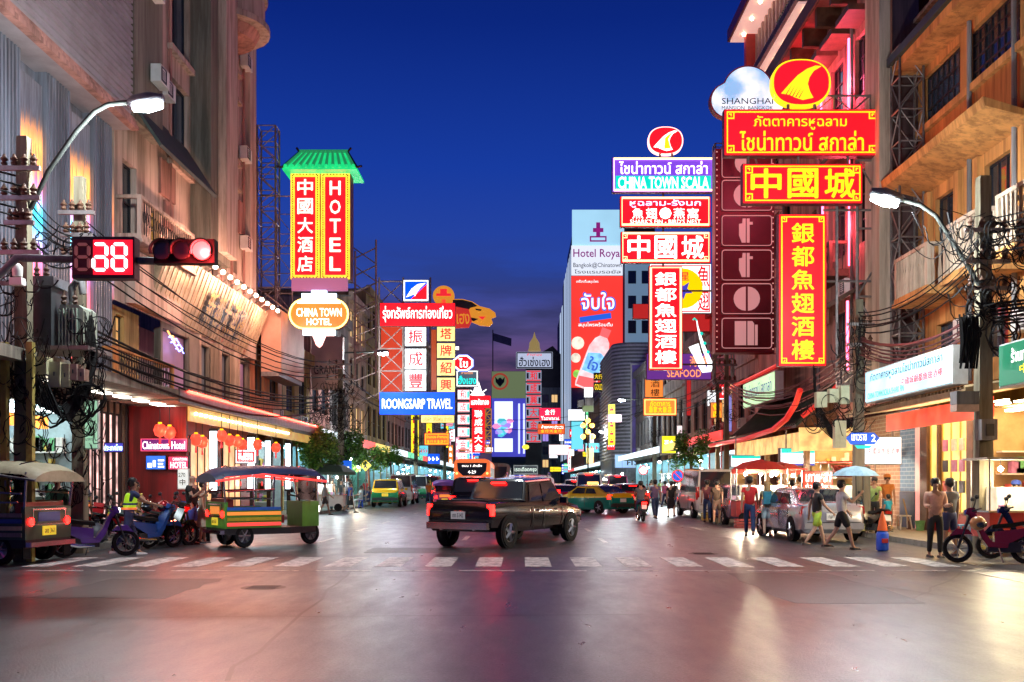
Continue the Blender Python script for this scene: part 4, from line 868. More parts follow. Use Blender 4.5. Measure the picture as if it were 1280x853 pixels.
# cloud shaped sign
Yc = 42.0; s = Yc / 1250; X0, Z0 = XP(935, Yc), ZP(122, Yc)
t = thing('cloud_shaped_sign', 'cloud shaped pale blue sign lettered Shanghai Mansion', 'sign', (X0, Yc, Z0 - 1.2)); f = FF(Yc)
def cloud(k):
    pts = []
    for i in range(56):
        a = 2 * math.pi * i / 56; best = 0
        for (cx, cy, rr) in ((0, 8, 32), (-26, -4, 22), (26, -4, 22), (0, -10, 24), (-10, -8, 22), (12, -8, 24)):
            dx, dy = math.cos(a), math.sin(a); b = cx * dx + cy * dy; d = b * b - (cx * cx + cy * cy) + rr * rr
            if d > 0: best = max(best, b + math.sqrt(d))
        pts.append((X0 + best * math.cos(a) * s * k, Z0 + (best * math.sin(a)) * s * k))
    return pts
MB(f).poly(cloud(1.0), -.35, 0).obj('sign_box', pbr('dark_pink_box', (.20, .05, .06), .5, .1, .2), t)
def cloudface():
    m = emi('cloud_face', (.45, .80, 1.), 1.1); n = m.node_tree.nodes; l = m.node_tree.links; b = n['Principled BSDF']; g = n.new('ShaderNodeNewGeometry')
    z = n.new('ShaderNodeTexNoise'); z.inputs['Scale'].default_value = .9; z.inputs['Detail'].default_value = 3; l.new(g.outputs['Position'], z.inputs['Vector'])
    r = n.new('ShaderNodeValToRGB'); l.new(z.outputs['Fac'], r.inputs[0]); r.color_ramp.elements[0].position = .38; r.color_ramp.elements[0].color = (.09, .46, .75, 1); r.color_ramp.elements[1].position = .62; r.color_ramp.elements[1].color = (.85, .97, 1, 1)
    l.new(r.outputs[0], b.inputs['Emission Color']); b.inputs['Emission Strength'].default_value = .95; return m
MB(f).poly(cloud(.95), .001, .03).obj('face_panel', cloudface(), t)
NAVYL = pbr('navy_letters', (.01, .02, .05), .5, 0, 0)
MB(f).text('SHANGHAI', XP(934, Yc), ZP(127, Yc), 64 * s, 7.5 * s, .04, .004).text('MANSION  BANGKOK', XP(934, Yc), ZP(135.5, Yc), 64 * s, 4.6 * s, .04, .004).obj('lettering', NAVYL, t)
MB().tube([(X0, Yc + .2, Z0 - 1.2), (X0 + .5, Yc + .2, Z0 - 3), (12, Yc + .2, Z0 - 3)], .06, 5).obj('bracket', STEEL, t)
# dark unlit COTTON column; glow painted into its letters, outlines and bulbs
Yk = 44.0; x0, x1, z0, z1 = XP(894, Yk), XP(968, Yk), ZP(441, Yk), ZP(186, Yk)
t = thing('dark_red_column_sign', 'unlit dark red column sign with white outlined tiles spelling otton', 'sign', ((x0 + x1) / 2, Yk, z0)); f = FF(Yk)
MB(f).box(x0, z0, -.7, x1, z1, 0).obj('sign_box', REDD, t)
TILEM = pbr('maroon_tile', (.10, .006, .010), .35, 0, .15, 1.5); TIO = emi('pink_outline_glow', (.55, .25, .25), .75); TIL = emi('pink_letter_glow', (.50, .24, .24), .8)
for i, (cyy, ch) in enumerate(((204, 'C'), (245, 'O'), (289, 't'), (332, 't'), (374, 'o'), (417, 'n'))):
    cx, cz, hw, hh = XP(933, Yk), ZP(cyy, Yk), 31.5 * Yk / 1250, 19.2 * Yk / 1250
    tl = MB(f).box(cx - hw, cz - hh, .001, cx + hw, cz + hh, .06).obj('tile', TILEM, t)
    rr = .12; pts = []
    for (sx, sz, a0) in ((1, 1, 0), (-1, 1, 90), (-1, -1, 180), (1, -1, 270)):
        for k in range(4): a = R(a0 + k * 30); pts.append((cx + sx * (hw - rr - .02) + rr * math.cos(a), cz + sz * (hh - rr - .02) + rr * math.sin(a), .08))
    MB(f).tube(pts, .022, 4, True).obj('outline', TIO, tl)
    m = MB(f); R_ = hh * .78
    if ch in 'Oo':
        for sg in (1, -1): m.poly([(cx + sg * .05, cz - R_)] + [(cx + sg * (.05 + R_ * math.sin(a)), cz - R_ * math.cos(a)) for a in [math.pi * k / 10 for k in range(1, 10)]] + [(cx + sg * .05, cz + R_)], .061, .09)
    elif ch == 't':
        m.poly([(cx - .34, cz + R_ * .55), (cx - .34, cz - R_ * .4), (cx - .22, cz - R_), (cx - .05, cz - R_), (cx - .05, cz + R_), (cx - .18, cz + R_), (cx - .2, cz + R_ * .6)], .061, .09)
        m.box(cx, cz - R_, .061, cx + .12, cz + R_, .09); m.box(cx + .121, cz + R_ * .5, .061, cx + .26, cz + R_ * .72, .09)
    elif ch == 'n':
        m.box(cx - R_, cz - R_, .061, cx - .03, cz + R_, .09); m.poly([(cx + .03, cz - R_), (cx + R_ * .55, cz - R_), (cx + R_ * .55, cz + R_)] and [(cx + .03, cz - R_), (cx + R_ * .6, cz - R_), (cx + R_ * .6, cz + R_ * .8), (cx + R_ * .45, cz + R_), (cx + .03, cz + R_)], .061, .09); m.box(cx + R_ * .68, cz - R_, .061, cx + R_ * .9, cz + R_ * .7, .09)
    else:
        m.poly([(cx - .02, cz + R_)] + [(cx - R_ * math.sin(a), cz + R_ * math.cos(a)) for a in [math.pi * k / 10 for k in range(1, 10)]] + [(cx - .02, cz - R_)], .061, .09)
    m.obj('letter', TIL, tl)
q = MB(f)
for k in range(34):
    z = z0 + .15 + (z1 - z0 - .3) * k / 33
    for a in (x0 + .07, x1 - .07): q.ball((a, z, .03), .035, 5)
q.obj('bulb', emi('pink_bulb_glow', (.8, .4, .35), .8), t, stuff=True)
lattice(t, (x1 + .05, Yk + .4, z0), (x1 + .05, Yk + .4, z1), .45, 14, STEEL, .03, 'x')
# ---- right, second neon group
Y = 54.0
BORD = emi('orange_white_neon_border', (1., .62, .30), 2.6)
def neonboard(label, px0, py0, px1, py1, face, texts, **kw):
    t, r = board(label, Y, px0, py0, px1, py1, face, texts=texts, **kw); x0, z0, x1, z1 = r; q = MB(FF(Y)); d = .1
    q.tube([(x0 + d, z0 + d, .1), (x1 - d, z0 + d, .1), (x1 - d, z1 - d, .1), (x0 + d, z1 - d, .1)], .06, 5, True); q.obj('neon_border', BORD, t); return t, r
WN = emi('white_neon_letters', (1., .93, .85), 2.6)
t, r = neonboard('neon sign, blue over teal, reading China Town Scala', 765, 197, 893, 241, PURP, [('ไชน่าทาวน์ สกาล่า', .5, .70, .86, .36, WN, .02)])
MB(FF(Y)).box(r[0] + .2, r[1] + .2, .031, r[2] - .2, r[1] + (r[3] - r[1]) * .47, .05).obj('teal_panel', emi('teal_panel', (0, .55, .42), 1.3), t)
MB(FF(Y)).text('CHINA TOWN SCALA', (r[0] + r[2]) / 2, r[1] + (r[3] - r[1]) * .27, (r[2] - r[0]) * .88, .62, .07, .04).obj('lettering', WN, t)
t, r = neonboard('red neon sign with a violet Thai line over white Chinese characters', 775, 246, 888, 284, REDF, [('หูฉลาม-รังนก', .5, .76, .78, .26, emi('violet_white_neon', (.85, .6, 1), 2.4), .03), ('魚翅·燕窩', .5, .44, .76, .34, WN, .02, 'h'), ("SHARK'S FIN - BIRD'S NEST", .5, .17, .78, .14, emi('green_white_neon', (.5, 1, .85), 2), .02)])
t, r = neonboard('neon edged red sign with three glowing white Chinese characters', 776, 290, 888, 329, REDF, [('中國城', .5, .5, .9, .72, WN, .03, 'h')]); corners(t, FF(Y), r, BORD, .2, .15)
t, r = neonboard('neon edged vertical red sign with six glowing white characters', 811, 333, 853, 463, REDF, [('銀都魚翅酒樓', .5, .5, .62, .9, WN, .03, 'v')])
t = emblem('glowing red oval neon emblem with a white shark fin, topmost of the neon group', Y, 832, 176, 22, 17.5, emi('pink_white_neon', (1, .5, .45), 2.6), REDF, WN)
MB(FF(Y)).poly([(XP(841, Y), ZP(165, Y)), (XP(835, Y), ZP(175, Y)), (XP(838, Y), ZP(186, Y)), (XP(830, Y), ZP(187, Y)), (XP(831, Y), ZP(173, Y))], .07, .09).obj('fin_stripe', YELF, t)
MB().tube([P(825, 192, Y), P(825, 198, Y)], .06, 5).obj('bracket', STEEL, t); MB().tube([P(840, 192, Y), P(840, 198, Y)], .06, 5).obj('bracket', STEEL, t)
tw = thing('steel_sign_frame', 'steel frame fixed to the wall behind the neon sign group', 'scaffold', (11, Y, 7))
frame3d(tw, XP(893, Y) + .1, 11.6, Y + .3, Y + .9, 7, 20, 10, STEEL, .04)
for z in (8, 12, 15.5, 18): MB().tube([(XP(812, Y), Y + .36, z), (11.5, Y + .36, z)], .05, 4).obj('cross_arm', STEEL, tw)
MB().tube([(XP(830, Y), Y + .36, 12), (XP(830, Y), Y + .36, 19.2)], .05, 4).obj('post', STEEL, tw)
# behind it
t, r = board('white lit sign with a yellow disc, blue star and red characters', 62, 812, 330, 889, 392, WHTF, box=SBOXG, bmat=REDL, bw=.06)
f = FF(62); X0, Z0 = XP(853, 62), ZP(361, 62)
MB(f).poly([(X0 + 1.25 * math.cos(a * .2618), Z0 + 1.25 * math.sin(a * .2618)) for a in range(24)], .04, .07).obj('yellow_disc', emi('yellow_disc', (1, .62, .0), 1.1), t)
MB(f).poly([(X0 + .05 + (.6 if a % 2 == 0 else .25) * math.cos(a * .6283 + .94), Z0 - .1 + (.6 if a % 2 == 0 else .25) * math.sin(a * .6283 + .94)) for a in range(10)], .071, .09).obj('star', emi('blue_star', (.05, .05, .5), 1), t)
MB(f).vtext('魚翅', XP(879, 62), ZP(391, 62), ZP(331, 62), .7, .06, .03).obj('lettering', REDL, t)
MB(f).text('星', XP(856, 62), ZP(346, 62), .5, .5, .08, .03).obj('lettering', REDL, t)
board('small dark red blank board left of the vertical neon sign', 62, 791, 380, 812, 399, emi('dim_red_board', (.5, .02, .02), .8), name='blank_board')
board('dim red board behind the neon saxophone', 66, 850, 392, 892, 415, emi('dim_red_board', (.5, .02, .02)))
t, r = board('violet sign with orange lettering reading seafood', 60, 808, 442, 889, 475, emi('violet_panel', (.13, .03, .26), .9), texts=[('SEAFOOD', .58, .24, .52, .28, emi('orange_letters', (1, .35, .1), 1.2), .03), ('海鮮', .8, .7, .3, .4, emi('orange_letters', (1, .35, .1)), .02, 'h')])
t, r = board('tapering orange hanging sign with two dark Chinese characters', 64, 806, 474, 829, 497, emi('orange_panel', (1, .28, .05), .8), texts=[('酒樓', .55, .5, .5, .95, DARKM, .01, 'v')])
t, r = board('orange sign with glowing yellow neon bird lettering', 66, 804, 498, 846, 520, emi('orange_panel', (1, .28, .05)), bmat=NEOR, texts=[('酒家大飯店', .5, .35, .7, .35, YELF, .04, 'h'), ('ภัตตาคาร', .5, .7, .6, .3, YELF, .04)])
# neon saxophone
Ys = 60; f = FF(Ys); t = thing('neon_saxophone', 'glowing white neon saxophone hanging below the dark column sign', 'neon sign', P(880, 465, Ys))
path = [(871, 401), (872, 408), (875, 420), (879, 433), (884, 446), (888, 456), (886, 462), (880, 463), (876, 455), (871, 443), (867, 432)]
rad = [.05, .07, .12, .17, .22, .3, .33, .33, .38, .42, .5]
MB().tube([P(x, y, Ys) for x, y in path], [r_ * .62 for r_ in rad], 8).obj('horn', emi('white_sax', (.9, 1, 1), 1.6), t, True)
MB().tube([P(871, 401, Ys), P(868, 398, Ys), P(866, 400, Ys)], .05, 6).obj('mouthpiece', emi('teal_panel', (0, .55, .42)), t)
for x, y in ((876, 418), (880, 430), (884, 441)): MB().ball((P(x, y, Ys)[0], Ys - .25, P(x, y, Ys)[2]), .1, 8).obj('key', emi('teal_panel', (0, .55, .42)), t)
MB().tube([P(895, 430, Ys), P(880, 430, Ys + .1)], .04, 5).obj('bracket', STEEL, t)
# yellow lit cube and white lightbox further down on the right
t, r = board('yellow lit box sign with white characters above a shop front', 74, 827, 545, 845, 567, emi('yellow_box', (1, .85, .02), 1.2), th=1.2, box=SBOXG, texts=[('酒店', .5, .5, .7, .5, WHTL, .03, 'h')])
board('narrow white lightbox beside the yellow lit box', 74, 846, 532, 853, 570, emi('pink_white_box', (1, .8, .8), 1.1), th=.3, box=SBOXG, name='lightbox')
board('narrow tall red column sign on the far right wall', 70, 858, 470, 864, 520, emi('dim_red_board', (.5, .02, .02)), name='column_sign')
board('white box sign with black letters beside the pole wires', 58, 884, 488, 895, 508, WHTF, box=SBOXG, texts=[('大旅', .5, .5, .8, .8, DARKM, .02, 'v')])
board('small red white sign with characters next to the white box sign', 57, 896, 478, 910, 500, WHTF, box=SBOXG, texts=[('金行', .3, .5, .4, .9, REDL, .02, 'v')], bmat=REDL, bw=.2)
board('orange neon character sign under the dark column', 56, 888, 503, 903, 523, emi('orange_panel', (1, .28, .05)), texts=[('餐廳', .5, .5, .6, .9, YELF, .03, 'v')])
board('narrow violet and teal light column by the pole', 55, 906, 493, 915, 540, emi('violet_teal', (.3, .3, .8), .7, var=.7, scale=2), name='light_column')
# long shop fascias parallel to the wall
def wallboard(label, side, X, ya, yb, z0, z1, face, texts, edge=WHITEP, tilt=0, name='fascia_sign'):
    f = FL(-X) if side < 0 else FR(X); t = thing(name, label, 'sign', (side * X, (ya + yb) / 2, z0))
    MB(f).box(ya, z0, -.35, yb, z1, 0).obj('sign_box', edge, t); MB(f).box(ya + .04, z0 + .04, .001, yb - .04, z1 - .04, .03).obj('face_panel', face, t)
    for body, u, v, w, h, mat, bold in texts:
        a = (ya + (yb - ya) * u) if side < 0 else (yb - (yb - ya) * u)
        MB(f).text(body, a, z0 + (z1 - z0) * v, (yb - ya) * w, (z1 - z0) * h, .05, bold).obj('lettering', mat, t)
    return t
BLKL = pbr('navy_black_letters', (.012, .02, .06), .5, 0, 0)
CYF = emi('cyan_white_panel', (.45, .85, 1.), 1.25, var=.45, scale=.7); GRL = emi('green_letters', (.02, .4, .25), .6)
wallboard('long white and cyan lit sign with black Thai letters above the right shopfront', 1, 10.0, 23.1, 28.9, 3.87, 4.78, CYF,
          [('ภัตตาคารหูฉลามไชน่าทาวน์สกาล่า', .5, .74, .84, .34, BLKL, .02), ('中國城銀都魚翅酒樓', .70, .38, .44, .22, REDL, .02), ('CHINA TOWN SCALA SHARK FIN', .28, .20, .46, .18, GRL, .02)])
wallboard('pale green and yellow lit sign with violet Thai letters by the temple roof', 1, 10.4, 40.8, 46.5, 5.0, 6.15, emi('green_yellow_panel', (.55, .9, .5), 1.0, var=.3), [('ไชน่าทาวน์ สกาล่า', .5, .6, .86, .5, emi('violet_letters', (.1, .05, .4), .5), .02)])
wallboard('green shop sign with gold and white lettering at the right edge', 1, 10.5, 18.6, 21.9, 3.65, 4.6, emi('green_panel', (.01, .16, .08), .9), [('ร้านทองฮั่วเซ่งเฮง', .5, .68, .62, .32, WHTL, .02), ('中國金行', .55, .34, .5, .2, YELF, .02)])
t, r = board('hanging white lightbox with teal header and blue foot, above the red umbrellas', 38, 975, 560, 1019, 583, WHTF, box=SBOXG, hang=.7, name='hanging_lightbox', texts=[('中國城', .5, .5, .6, .2, GRL, .0)]); x0, z0, x1, z1 = r
MB(FF(38)).box(x0 + .04, z1 - .2, .031, x1 - .04, z1 - .03, .05).obj('header', TEAL, t); MB(FF(38)).box(x0 + .04, z0 + .03, .031, x1 - .04, z0 + .1, .05).obj('footer', emi('indigo_strip', (.08, .08, .5), 1), t)
t, r = board('hanging white lightbox with a green header, left of the red umbrellas', 44, 913, 569, 951, 584, WHTF, box=SBOXG, hang=.9, name='hanging_lightbox'); x0, z0, x1, z1 = r
MB(FF(44)).box(x0 + .04, z1 - .15, .031, x1 - .04, z1 - .03, .05).obj('header', TEAL, t)
t, r = board('white lit menu board with red characters and green line, beside the brick wall', 31.0, 1080, 546, 1127, 581, WHTF, box=SBOXG, hang=.35, name='hanging_lightbox', texts=[('中國城魚翅酒樓', .5, .48, .86, .22, REDL, .02, 'h'), ('THE CHINA TOWN SCALA', .5, .18, .8, .16, TEAL, .01), ('ภัตตาคาร ไชน่าทาวน์', .5, .8, .8, .18, BLKL, .01)])
# ---- left, HOTEL sign
Y = 48.0; f = FF(Y)
x0, x1, z0, z1 = XP(363, Y), XP(438, Y), ZP(350, Y), ZP(216, Y)
t = thing('hotel_column_sign', 'tall red and gold sign reading HOTEL under a lit green tiled roof', 'sign', ((x0 + x1) / 2, Y, z0))
MB(f).box(x0, z0, -.9, x1, z1, 0).obj('sign_box', SBOX, t)
GOLDF = emi('gold_fret_lit', (1., .62, .04), 1.25, var=.3, scale=8)
xm = (x0 + x1) / 2
for a, b in ((x0 + .02, xm - .03), (xm + .03, x1 - .02)):
    MB(f).border(a, z0 + .02, b, z1 - .02, .2, .001, .05).obj('gold_border', GOLDF, t); MB(f).box(a + .2, z0 + .22, .001, b - .2, z1 - .22, .04).obj('face_panel', REDF, t)
    q = MB(f)
    for k in range(44): z = z0 + .16 + (z1 - z0 - .32) * k / 43; [q.box(u - .025, z - .03, .051, u + .025, z + .03, .06) for u in (a + .1, b - .1)]
    for k in range(8): u = a + .15 + (b - a - .3) * k / 7; [q.box(u - .03, z - .025, .051, u + .03, z + .025, .06) for z in (z0 + .11, z1 - .11)]
    q.obj('fret_pattern', pbr('dark_gold_fret', (.25, .05, .01), .5, 0, 0), t, stuff=True)
WHR = emi('cream_lit_letters', (1., .93, .78), 1.5)
MB(f).vtext('中國大酒店', (x0 + xm) / 2, z0 + .3, z1 - .25, .72, .06, .03, .8).obj('lettering', WHR, t)
MB(f).vtext('HOTEL', (x1 + xm) / 2, z0 + .3, z1 - .3, .5, .06, .045, .72).obj('lettering', WHR, t)
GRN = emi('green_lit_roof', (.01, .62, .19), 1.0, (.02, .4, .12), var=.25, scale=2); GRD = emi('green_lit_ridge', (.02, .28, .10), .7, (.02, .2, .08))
e0, e1, r0, r1 = XP(357, Y), XP(449, Y), XP(372, Y), XP(433, Y); ez, rz = ZP(215, Y), ZP(187, Y)
rf = MB(); rf.add([(e0, Y - .7, ez), (e1, Y - .7, ez), (r1, Y + .45, rz), (r0, Y + .45, rz), (e0, Y + 1.5, ez), (e1, Y + 1.5, ez), (e0, Y - .7, ez - .1), (e1, Y - .7, ez - .1), (e1, Y + 1.5, ez - .1), (e0, Y + 1.5, ez - .1)],
    [(0, 1, 2, 3), (5, 4, 3, 2), (0, 3, 4), (1, 5, 2), (6, 7, 8, 9), (0, 1, 7, 6), (4, 5, 8, 9), (0, 4, 9, 6), (1, 5, 8, 7)])
ro = rf.obj('roof', GRN, t)
for k in range(11):
    u = (k + .5) / 11; MB().tube([(e0 + (e1 - e0) * u, Y - .72, ez + .05), (r0 + (r1 - r0) * u, Y + .43, rz + .06)], [.085, .06], 6).obj('roof_tile', GRD, ro)
    MB().ball((e0 + (e1 - e0) * u, Y - .75, ez + .05), .09, 8).obj('eave_cap', GRN, ro)
MB().tube([(e0 - .25, Y - .8, ez + .02), (e0, Y - .7, ez), (r0, Y + .4, rz), (r0 - .15, Y + .45, rz + .22)], .06, 5).obj('hip_ridge', DARKM, ro)
MB().tube([(e1 + .25, Y - .8, ez + .02), (e1, Y - .7, ez), (r1, Y + .4, rz), (r1 + .15, Y + .45, rz + .22)], .06, 5).obj('hip_ridge', DARKM, ro)
MB().tube([(r0, Y + .45, rz + .05), (r1, Y + .45, rz + .05)], .1, 6).obj('ridge', GRD, ro)
# scaffolds left of and behind it
tw = thing('steel_lattice_tower', 'tall pink grey lattice tower between the beige building and the HOTEL sign', 'scaffold', (XP(330, Y), Y, 9))
frame3d(tw, XP(320, Y), XP(343, Y), Y + .2, Y + 1.0, 9.4, ZP(155, Y), 12, RUST, .035)
for z in (11, 13, 15.4, 16.8): MB().tube([(XP(320, Y), Y + .25, z), (x0, Y + .25, z)], .03, 4).obj('cross_arm', RUST, tw)
lattice(tw, (XP(343, Y), Y + .5, 9.8), (XP(343, Y), Y + .5, 14.6), .75, 5, RUST, .025, 'x')
tw = thing('steel_lattice_tower', 'pink grey lattice scaffold on the right of the HOTEL sign', 'scaffold', (XP(455, 52), 52, 9))
for a in (444, 470):
    MB().tube([P(a, 300 if a > 450 else 314, 52), P(a, 470, 52)], .05, 4).obj('post', RUST, tw)
q = MB()
for k in range(7): y = 318 + k * 22; q.tube([P(442, y + 6, 52), P(470, y - 8, 52)], .035, 4); q.tube([P(442, y - 8, 52.3), P(470, y + 12, 52.3)], .03, 4)
q.obj('lattice_frame', RUST, tw)
# China Town Hotel neon lozenge
Yn = 46.5; f = FF(Yn); cx, cz = XP(399, Yn), ZP(393, Yn)
t = thing('neon_lozenge_sign', 'orange neon lozenge sign reading China Town Hotel with blue neon steps, under the HOTEL sign', 'neon sign', (cx, Yn, cz - 1.3))
loz = lambda hw, hh: [(cx + hw - hh + hh * math.cos(a), cz + hh * math.sin(a)) for a in [math.pi * (k / 10 - .5) for k in range(11)]] + [(cx - hw + hh + hh * math.cos(a), cz + hh * math.sin(a)) for a in [math.pi * (k / 10 + .5) for k in range(11)]]
MB(f).poly(loz(1.42, .72), -.3, 0).obj('sign_box', SBOX, t); MB(f).poly(loz(1.38, .68), .001, .03).obj('face_panel', emi('orange_lozenge', (1, .13, .01), 1.5, var=.2), t)
MB(f).tube([(a, b, .08) for a, b in loz(1.36, .68)], .045, 5, True).obj('neon_border', emi('yellow_neon', (1, .75, .2), 3.5), t)
MB(f).text('CHINA TOWN', cx, cz + .08, 2.1, .38, .05, .03).text('HOTEL', cx, cz - .36, 1.15, .3, .05, .03).obj('lettering', WN, t)
BNE = emi('blue_white_neon', (.55, .8, 1.), 3.2)
MB(f).box(cx - 1.0, cz + .5, .04, cx + 1.0, cz + .62, .1).obj('neon_step', BNE, t)
for b_ in ((cx - .8, cz + .72, -.1, cx + .8, cz + .95, .1), (cx - .35, cz + .96, -.1, cx + .35, cz + 1.1, .1), (cx - .75, cz - .98, -.1, cx + .75, cz - .74, .1)): MB(f).box(*b_).obj('neon_step', BNE, t)
MB(f).poly([(cx - .3, cz - 1.0), (cx + .3, cz - 1.0), (cx + .12, cz - 1.45), (cx, cz - 1.55), (cx - .12, cz - 1.45)], -.1, .1).obj('neon_pendant', emi('pink_white_neon', (1, .5, .45)), t)
MB(f).box(cx - 1.3, cz + 1.11, -.25, cx + 1.3, cz + 1.7, -.05).obj('back_panel', emi('dim_violet_panel', (.35, .12, .25), .6), t)
MB().tube([(-11.9, Yn + .15, cz), (cx - 1.4, Yn + .15, cz)], .05, 5).obj('bracket', RUST, t); MB().tube([(-11.9, Yn + .15, cz + 1), (cx - 1.3, Yn + .15, cz)], .04, 5).obj('bracket', RUST, t)
# slanted billboard with gold characters and lamps
t = thing('slanted_billboard', 'slanted cream billboard with gold black Chinese characters under a row of bulbs', 'billboard', (-12, 38, 7.1))
n_ = Vector((1, 0, 0)); fB = FG((-11.95, 0, 7.12), (0, 1, 0), Vector((.75, 0, 2.05)).normalized(), Vector((2.05, 0, -.75)).normalized())
MB(fB).box(32, 0, -.25, 44.5, 2.15, 0).obj('panel', pbr('cream_billboard', (.55, .42, .26), .5, 0, .3, 2), t)
q = MB(fB)
for k in range(32): q.box(32.15 + k * .39, .02, .001, 32.35 + k * .39, 2.13, .03)
q.obj('panel_rib', pbr('cream_billboard', (.6, .5, .3)), t)
GLD = pbr('gold_black_letters', (.62, .40, .04), .35, 0, .5, 8)
for i, ch in enumerate('新都大酒樓'): 
    MB(fB).text(ch, 36.94 + i * 1.0, 1.02, .86, 1.25, .05, .06).obj('character', pbr('black_letters', (.02, .015, .01), .4, 0, 0), t)
    MB(fB).text(ch, 37.04 + i * 1.0, 1.07, .86, 1.25, .16, .02).obj('character', GLD, t)
for k in range(14):
    a = 32.3 + k * .9; b_ = MB(fB).tube([(a, 2.15, .0), (a, 2.5, .25), (a, 2.4, .5)], .03, 4).obj('lamp_arm', STEEL, t)
    MB(fB).ball((a, 2.34, .52), .085, 8).obj('bulb', emi('bright_bulb', (1, .85, .6), 22), b_)
for k in range(4): lamp_point(t, fB(33.5 + k * 3.1, 2.35, .75), (1, .50, .36), 300, .1)
# blank orange box sign and slim letter box beside it
t = thing('blank_box_sign', 'large blank pale orange box sign on the shophouse wall', 'sign', (-11.5, 47, 6.9)); MB(FL(-12)).box(45.2, 6.6, .3, 50.0, 9.4, 1.2).obj('sign_box', pbr('salmon_panel', (.62, .33, .22), .6, 0, .12, 1), t); MB(FL(-12)).box(45.2, 6.4, .3, 50.0, 6.598, 1.1).obj('bracket', STEEL, t)
t = thing('pale_letter_sign', 'pale pink box sign with dark letters beyond the blank orange sign', 'sign', (-11, 57, 8)); MB(FF(57)).box(-11.9, 6.9, -.5, -10.1, 9.9, 0).obj('sign_box', pbr('pale_pink_panel', (.6, .42, .36), .6, 0, .1, 1), t)
''
MB(FF(57)).text('GRAND', -11.0, 8.0, 1.5, .5, .02, .01).obj('lettering', DARKM, t)
# ---- left, travel sign group
Y = 65.0
t, r = board('square lit sign with a white bird on blue and red', Y, 504, 350, 536, 377, WHTF, box=SBOXG); x0, z0, x1, z1 = r; f = FF(Y)
MB(f).poly([(x0 + .12, z0 + .12), (x1 - .5, z0 + .12), (x1 - .12, z0 + .7), (x1 - .12, z1 - .12), (x0 + .12, z1 - .12)], .031, .05).obj('blue_field', BLUF, t)
MB(f).poly([(x0 + .5, z0 + .12), (x1 - .12, z0 + .12), (x1 - .12, z1 - .3)], .051, .07).obj('red_field', REDF, t)
MB(f).poly([(x0 + .2, z0 + .25), (x0 + .55, z0 + .8), (x1 - .7, z1 - .3), (x1 - .2, z1 - .22), (x1 - .55, z1 - .55), (x1 - .75, z0 + .6), (x1 - .9, z0 + .3), (x0 + .7, z0 + .45)], .071, .09).obj('bird_mark', WHTL, t)
board('red lit sign with a line of white Thai letters, above the blue travel sign', Y, 475, 379, 569, 408, REDF, texts=[('รุ่งทรัพย์การท่องเที่ยว', .5, .52, .92, .68, WHTL, .03)])
board('blue lit sign lettered Roongsarp Travel', Y, 474, 490, 569, 519, BLUF, texts=[('ROONGSARP TRAVEL', .5, .48, .92, .42, WHTL, .035)])
for i, (ch, a, b) in enumerate((('振', 409, 433), ('成', 436, 462), ('豐', 463, 489))):
    board('white lit square with a red Chinese character, %s of a stack of three' % ('top', 'middle', 'bottom')[i], Y, 506, a, 533, b, WHTF, box=SBOXG, texts=[(ch, .5, .5, .66, .68, REDL, .035)], group='stacked white character squares')
tw = thing('steel_sign_frame', 'pink steel frame carrying the red and blue travel signs', 'scaffold', (-9, Y, 7))
for a, b in ((474, 478), (504, 506), (538, 545)): MB().tube([P(a, 347, Y + .4), P(a, 500, Y + .4)], .06, 4).obj('post', RUST, tw)
q = MB()
for k in range(6):
    y = 352 + k * 28; q.tube([P(474, y, Y + .4), P(504, y, Y + .4)], .05, 4); q.tube([P(474, y, Y + .4), P(504, y + 28, Y + .4)], .035, 4); q.tube([P(504, y, Y + .4), P(474, y + 28, Y + .4)], .035, 4)
    q.tube([P(440, y + 14, Y + .8), P(474, y, Y + .4)], .035, 4)
q.obj('lattice_frame', RUST, tw)
Yy = 74
YCH = emi('pale_yellow_lit', (1., .82, .28), 1.25, var=.2)
for i, (ch, a, b) in enumerate((('塔', 408, 427), ('牌', 429, 448), ('紹', 450, 470), ('興', 472, 491))):
    board('pale yellow square with a red character, %s of its column' % ('topmost', 'second from the top', 'third from the top', 'lowest')[i], Yy, 546, a, 569, b, YCH, box=SBOXG, texts=[(ch, .5, .5, .6, .7, REDL, .03)], group='yellow character squares')
board('orange red strip sign behind the yellow squares', 75, 537, 412, 546, 488, emi('dim_orange_strip', (.6, .09, .02), .6), name='strip_sign')
board('tall red panel left of the white characters', 76, 476, 405, 503, 490, emi('dim_orange_red', (.75, .06, .02), .7), name='strip_sign')
board('yellow awning sign with Thai letters below the blue travel sign', 70, 526, 519, 568, 529, YCH, texts=[('บริษัท สิริโฟน จำกัด', .5, .5, .86, .6, emi('brown_letters', (.3, .1, .02), .4), .01)])
board('orange hanging sign with two lines of letters, under the yellow awning sign', 62, 530, 541, 562, 557, emi('orange_red_panel', (.9, .12, .02), .9), box=SBOX, bmat=YELF, bw=.03, texts=[('ร้านทอง ห้างทอง', .5, .68, .8, .25, YELF, .01), ('金行大金店行', .5, .3, .8, .25, YELF, .01, 'h')])
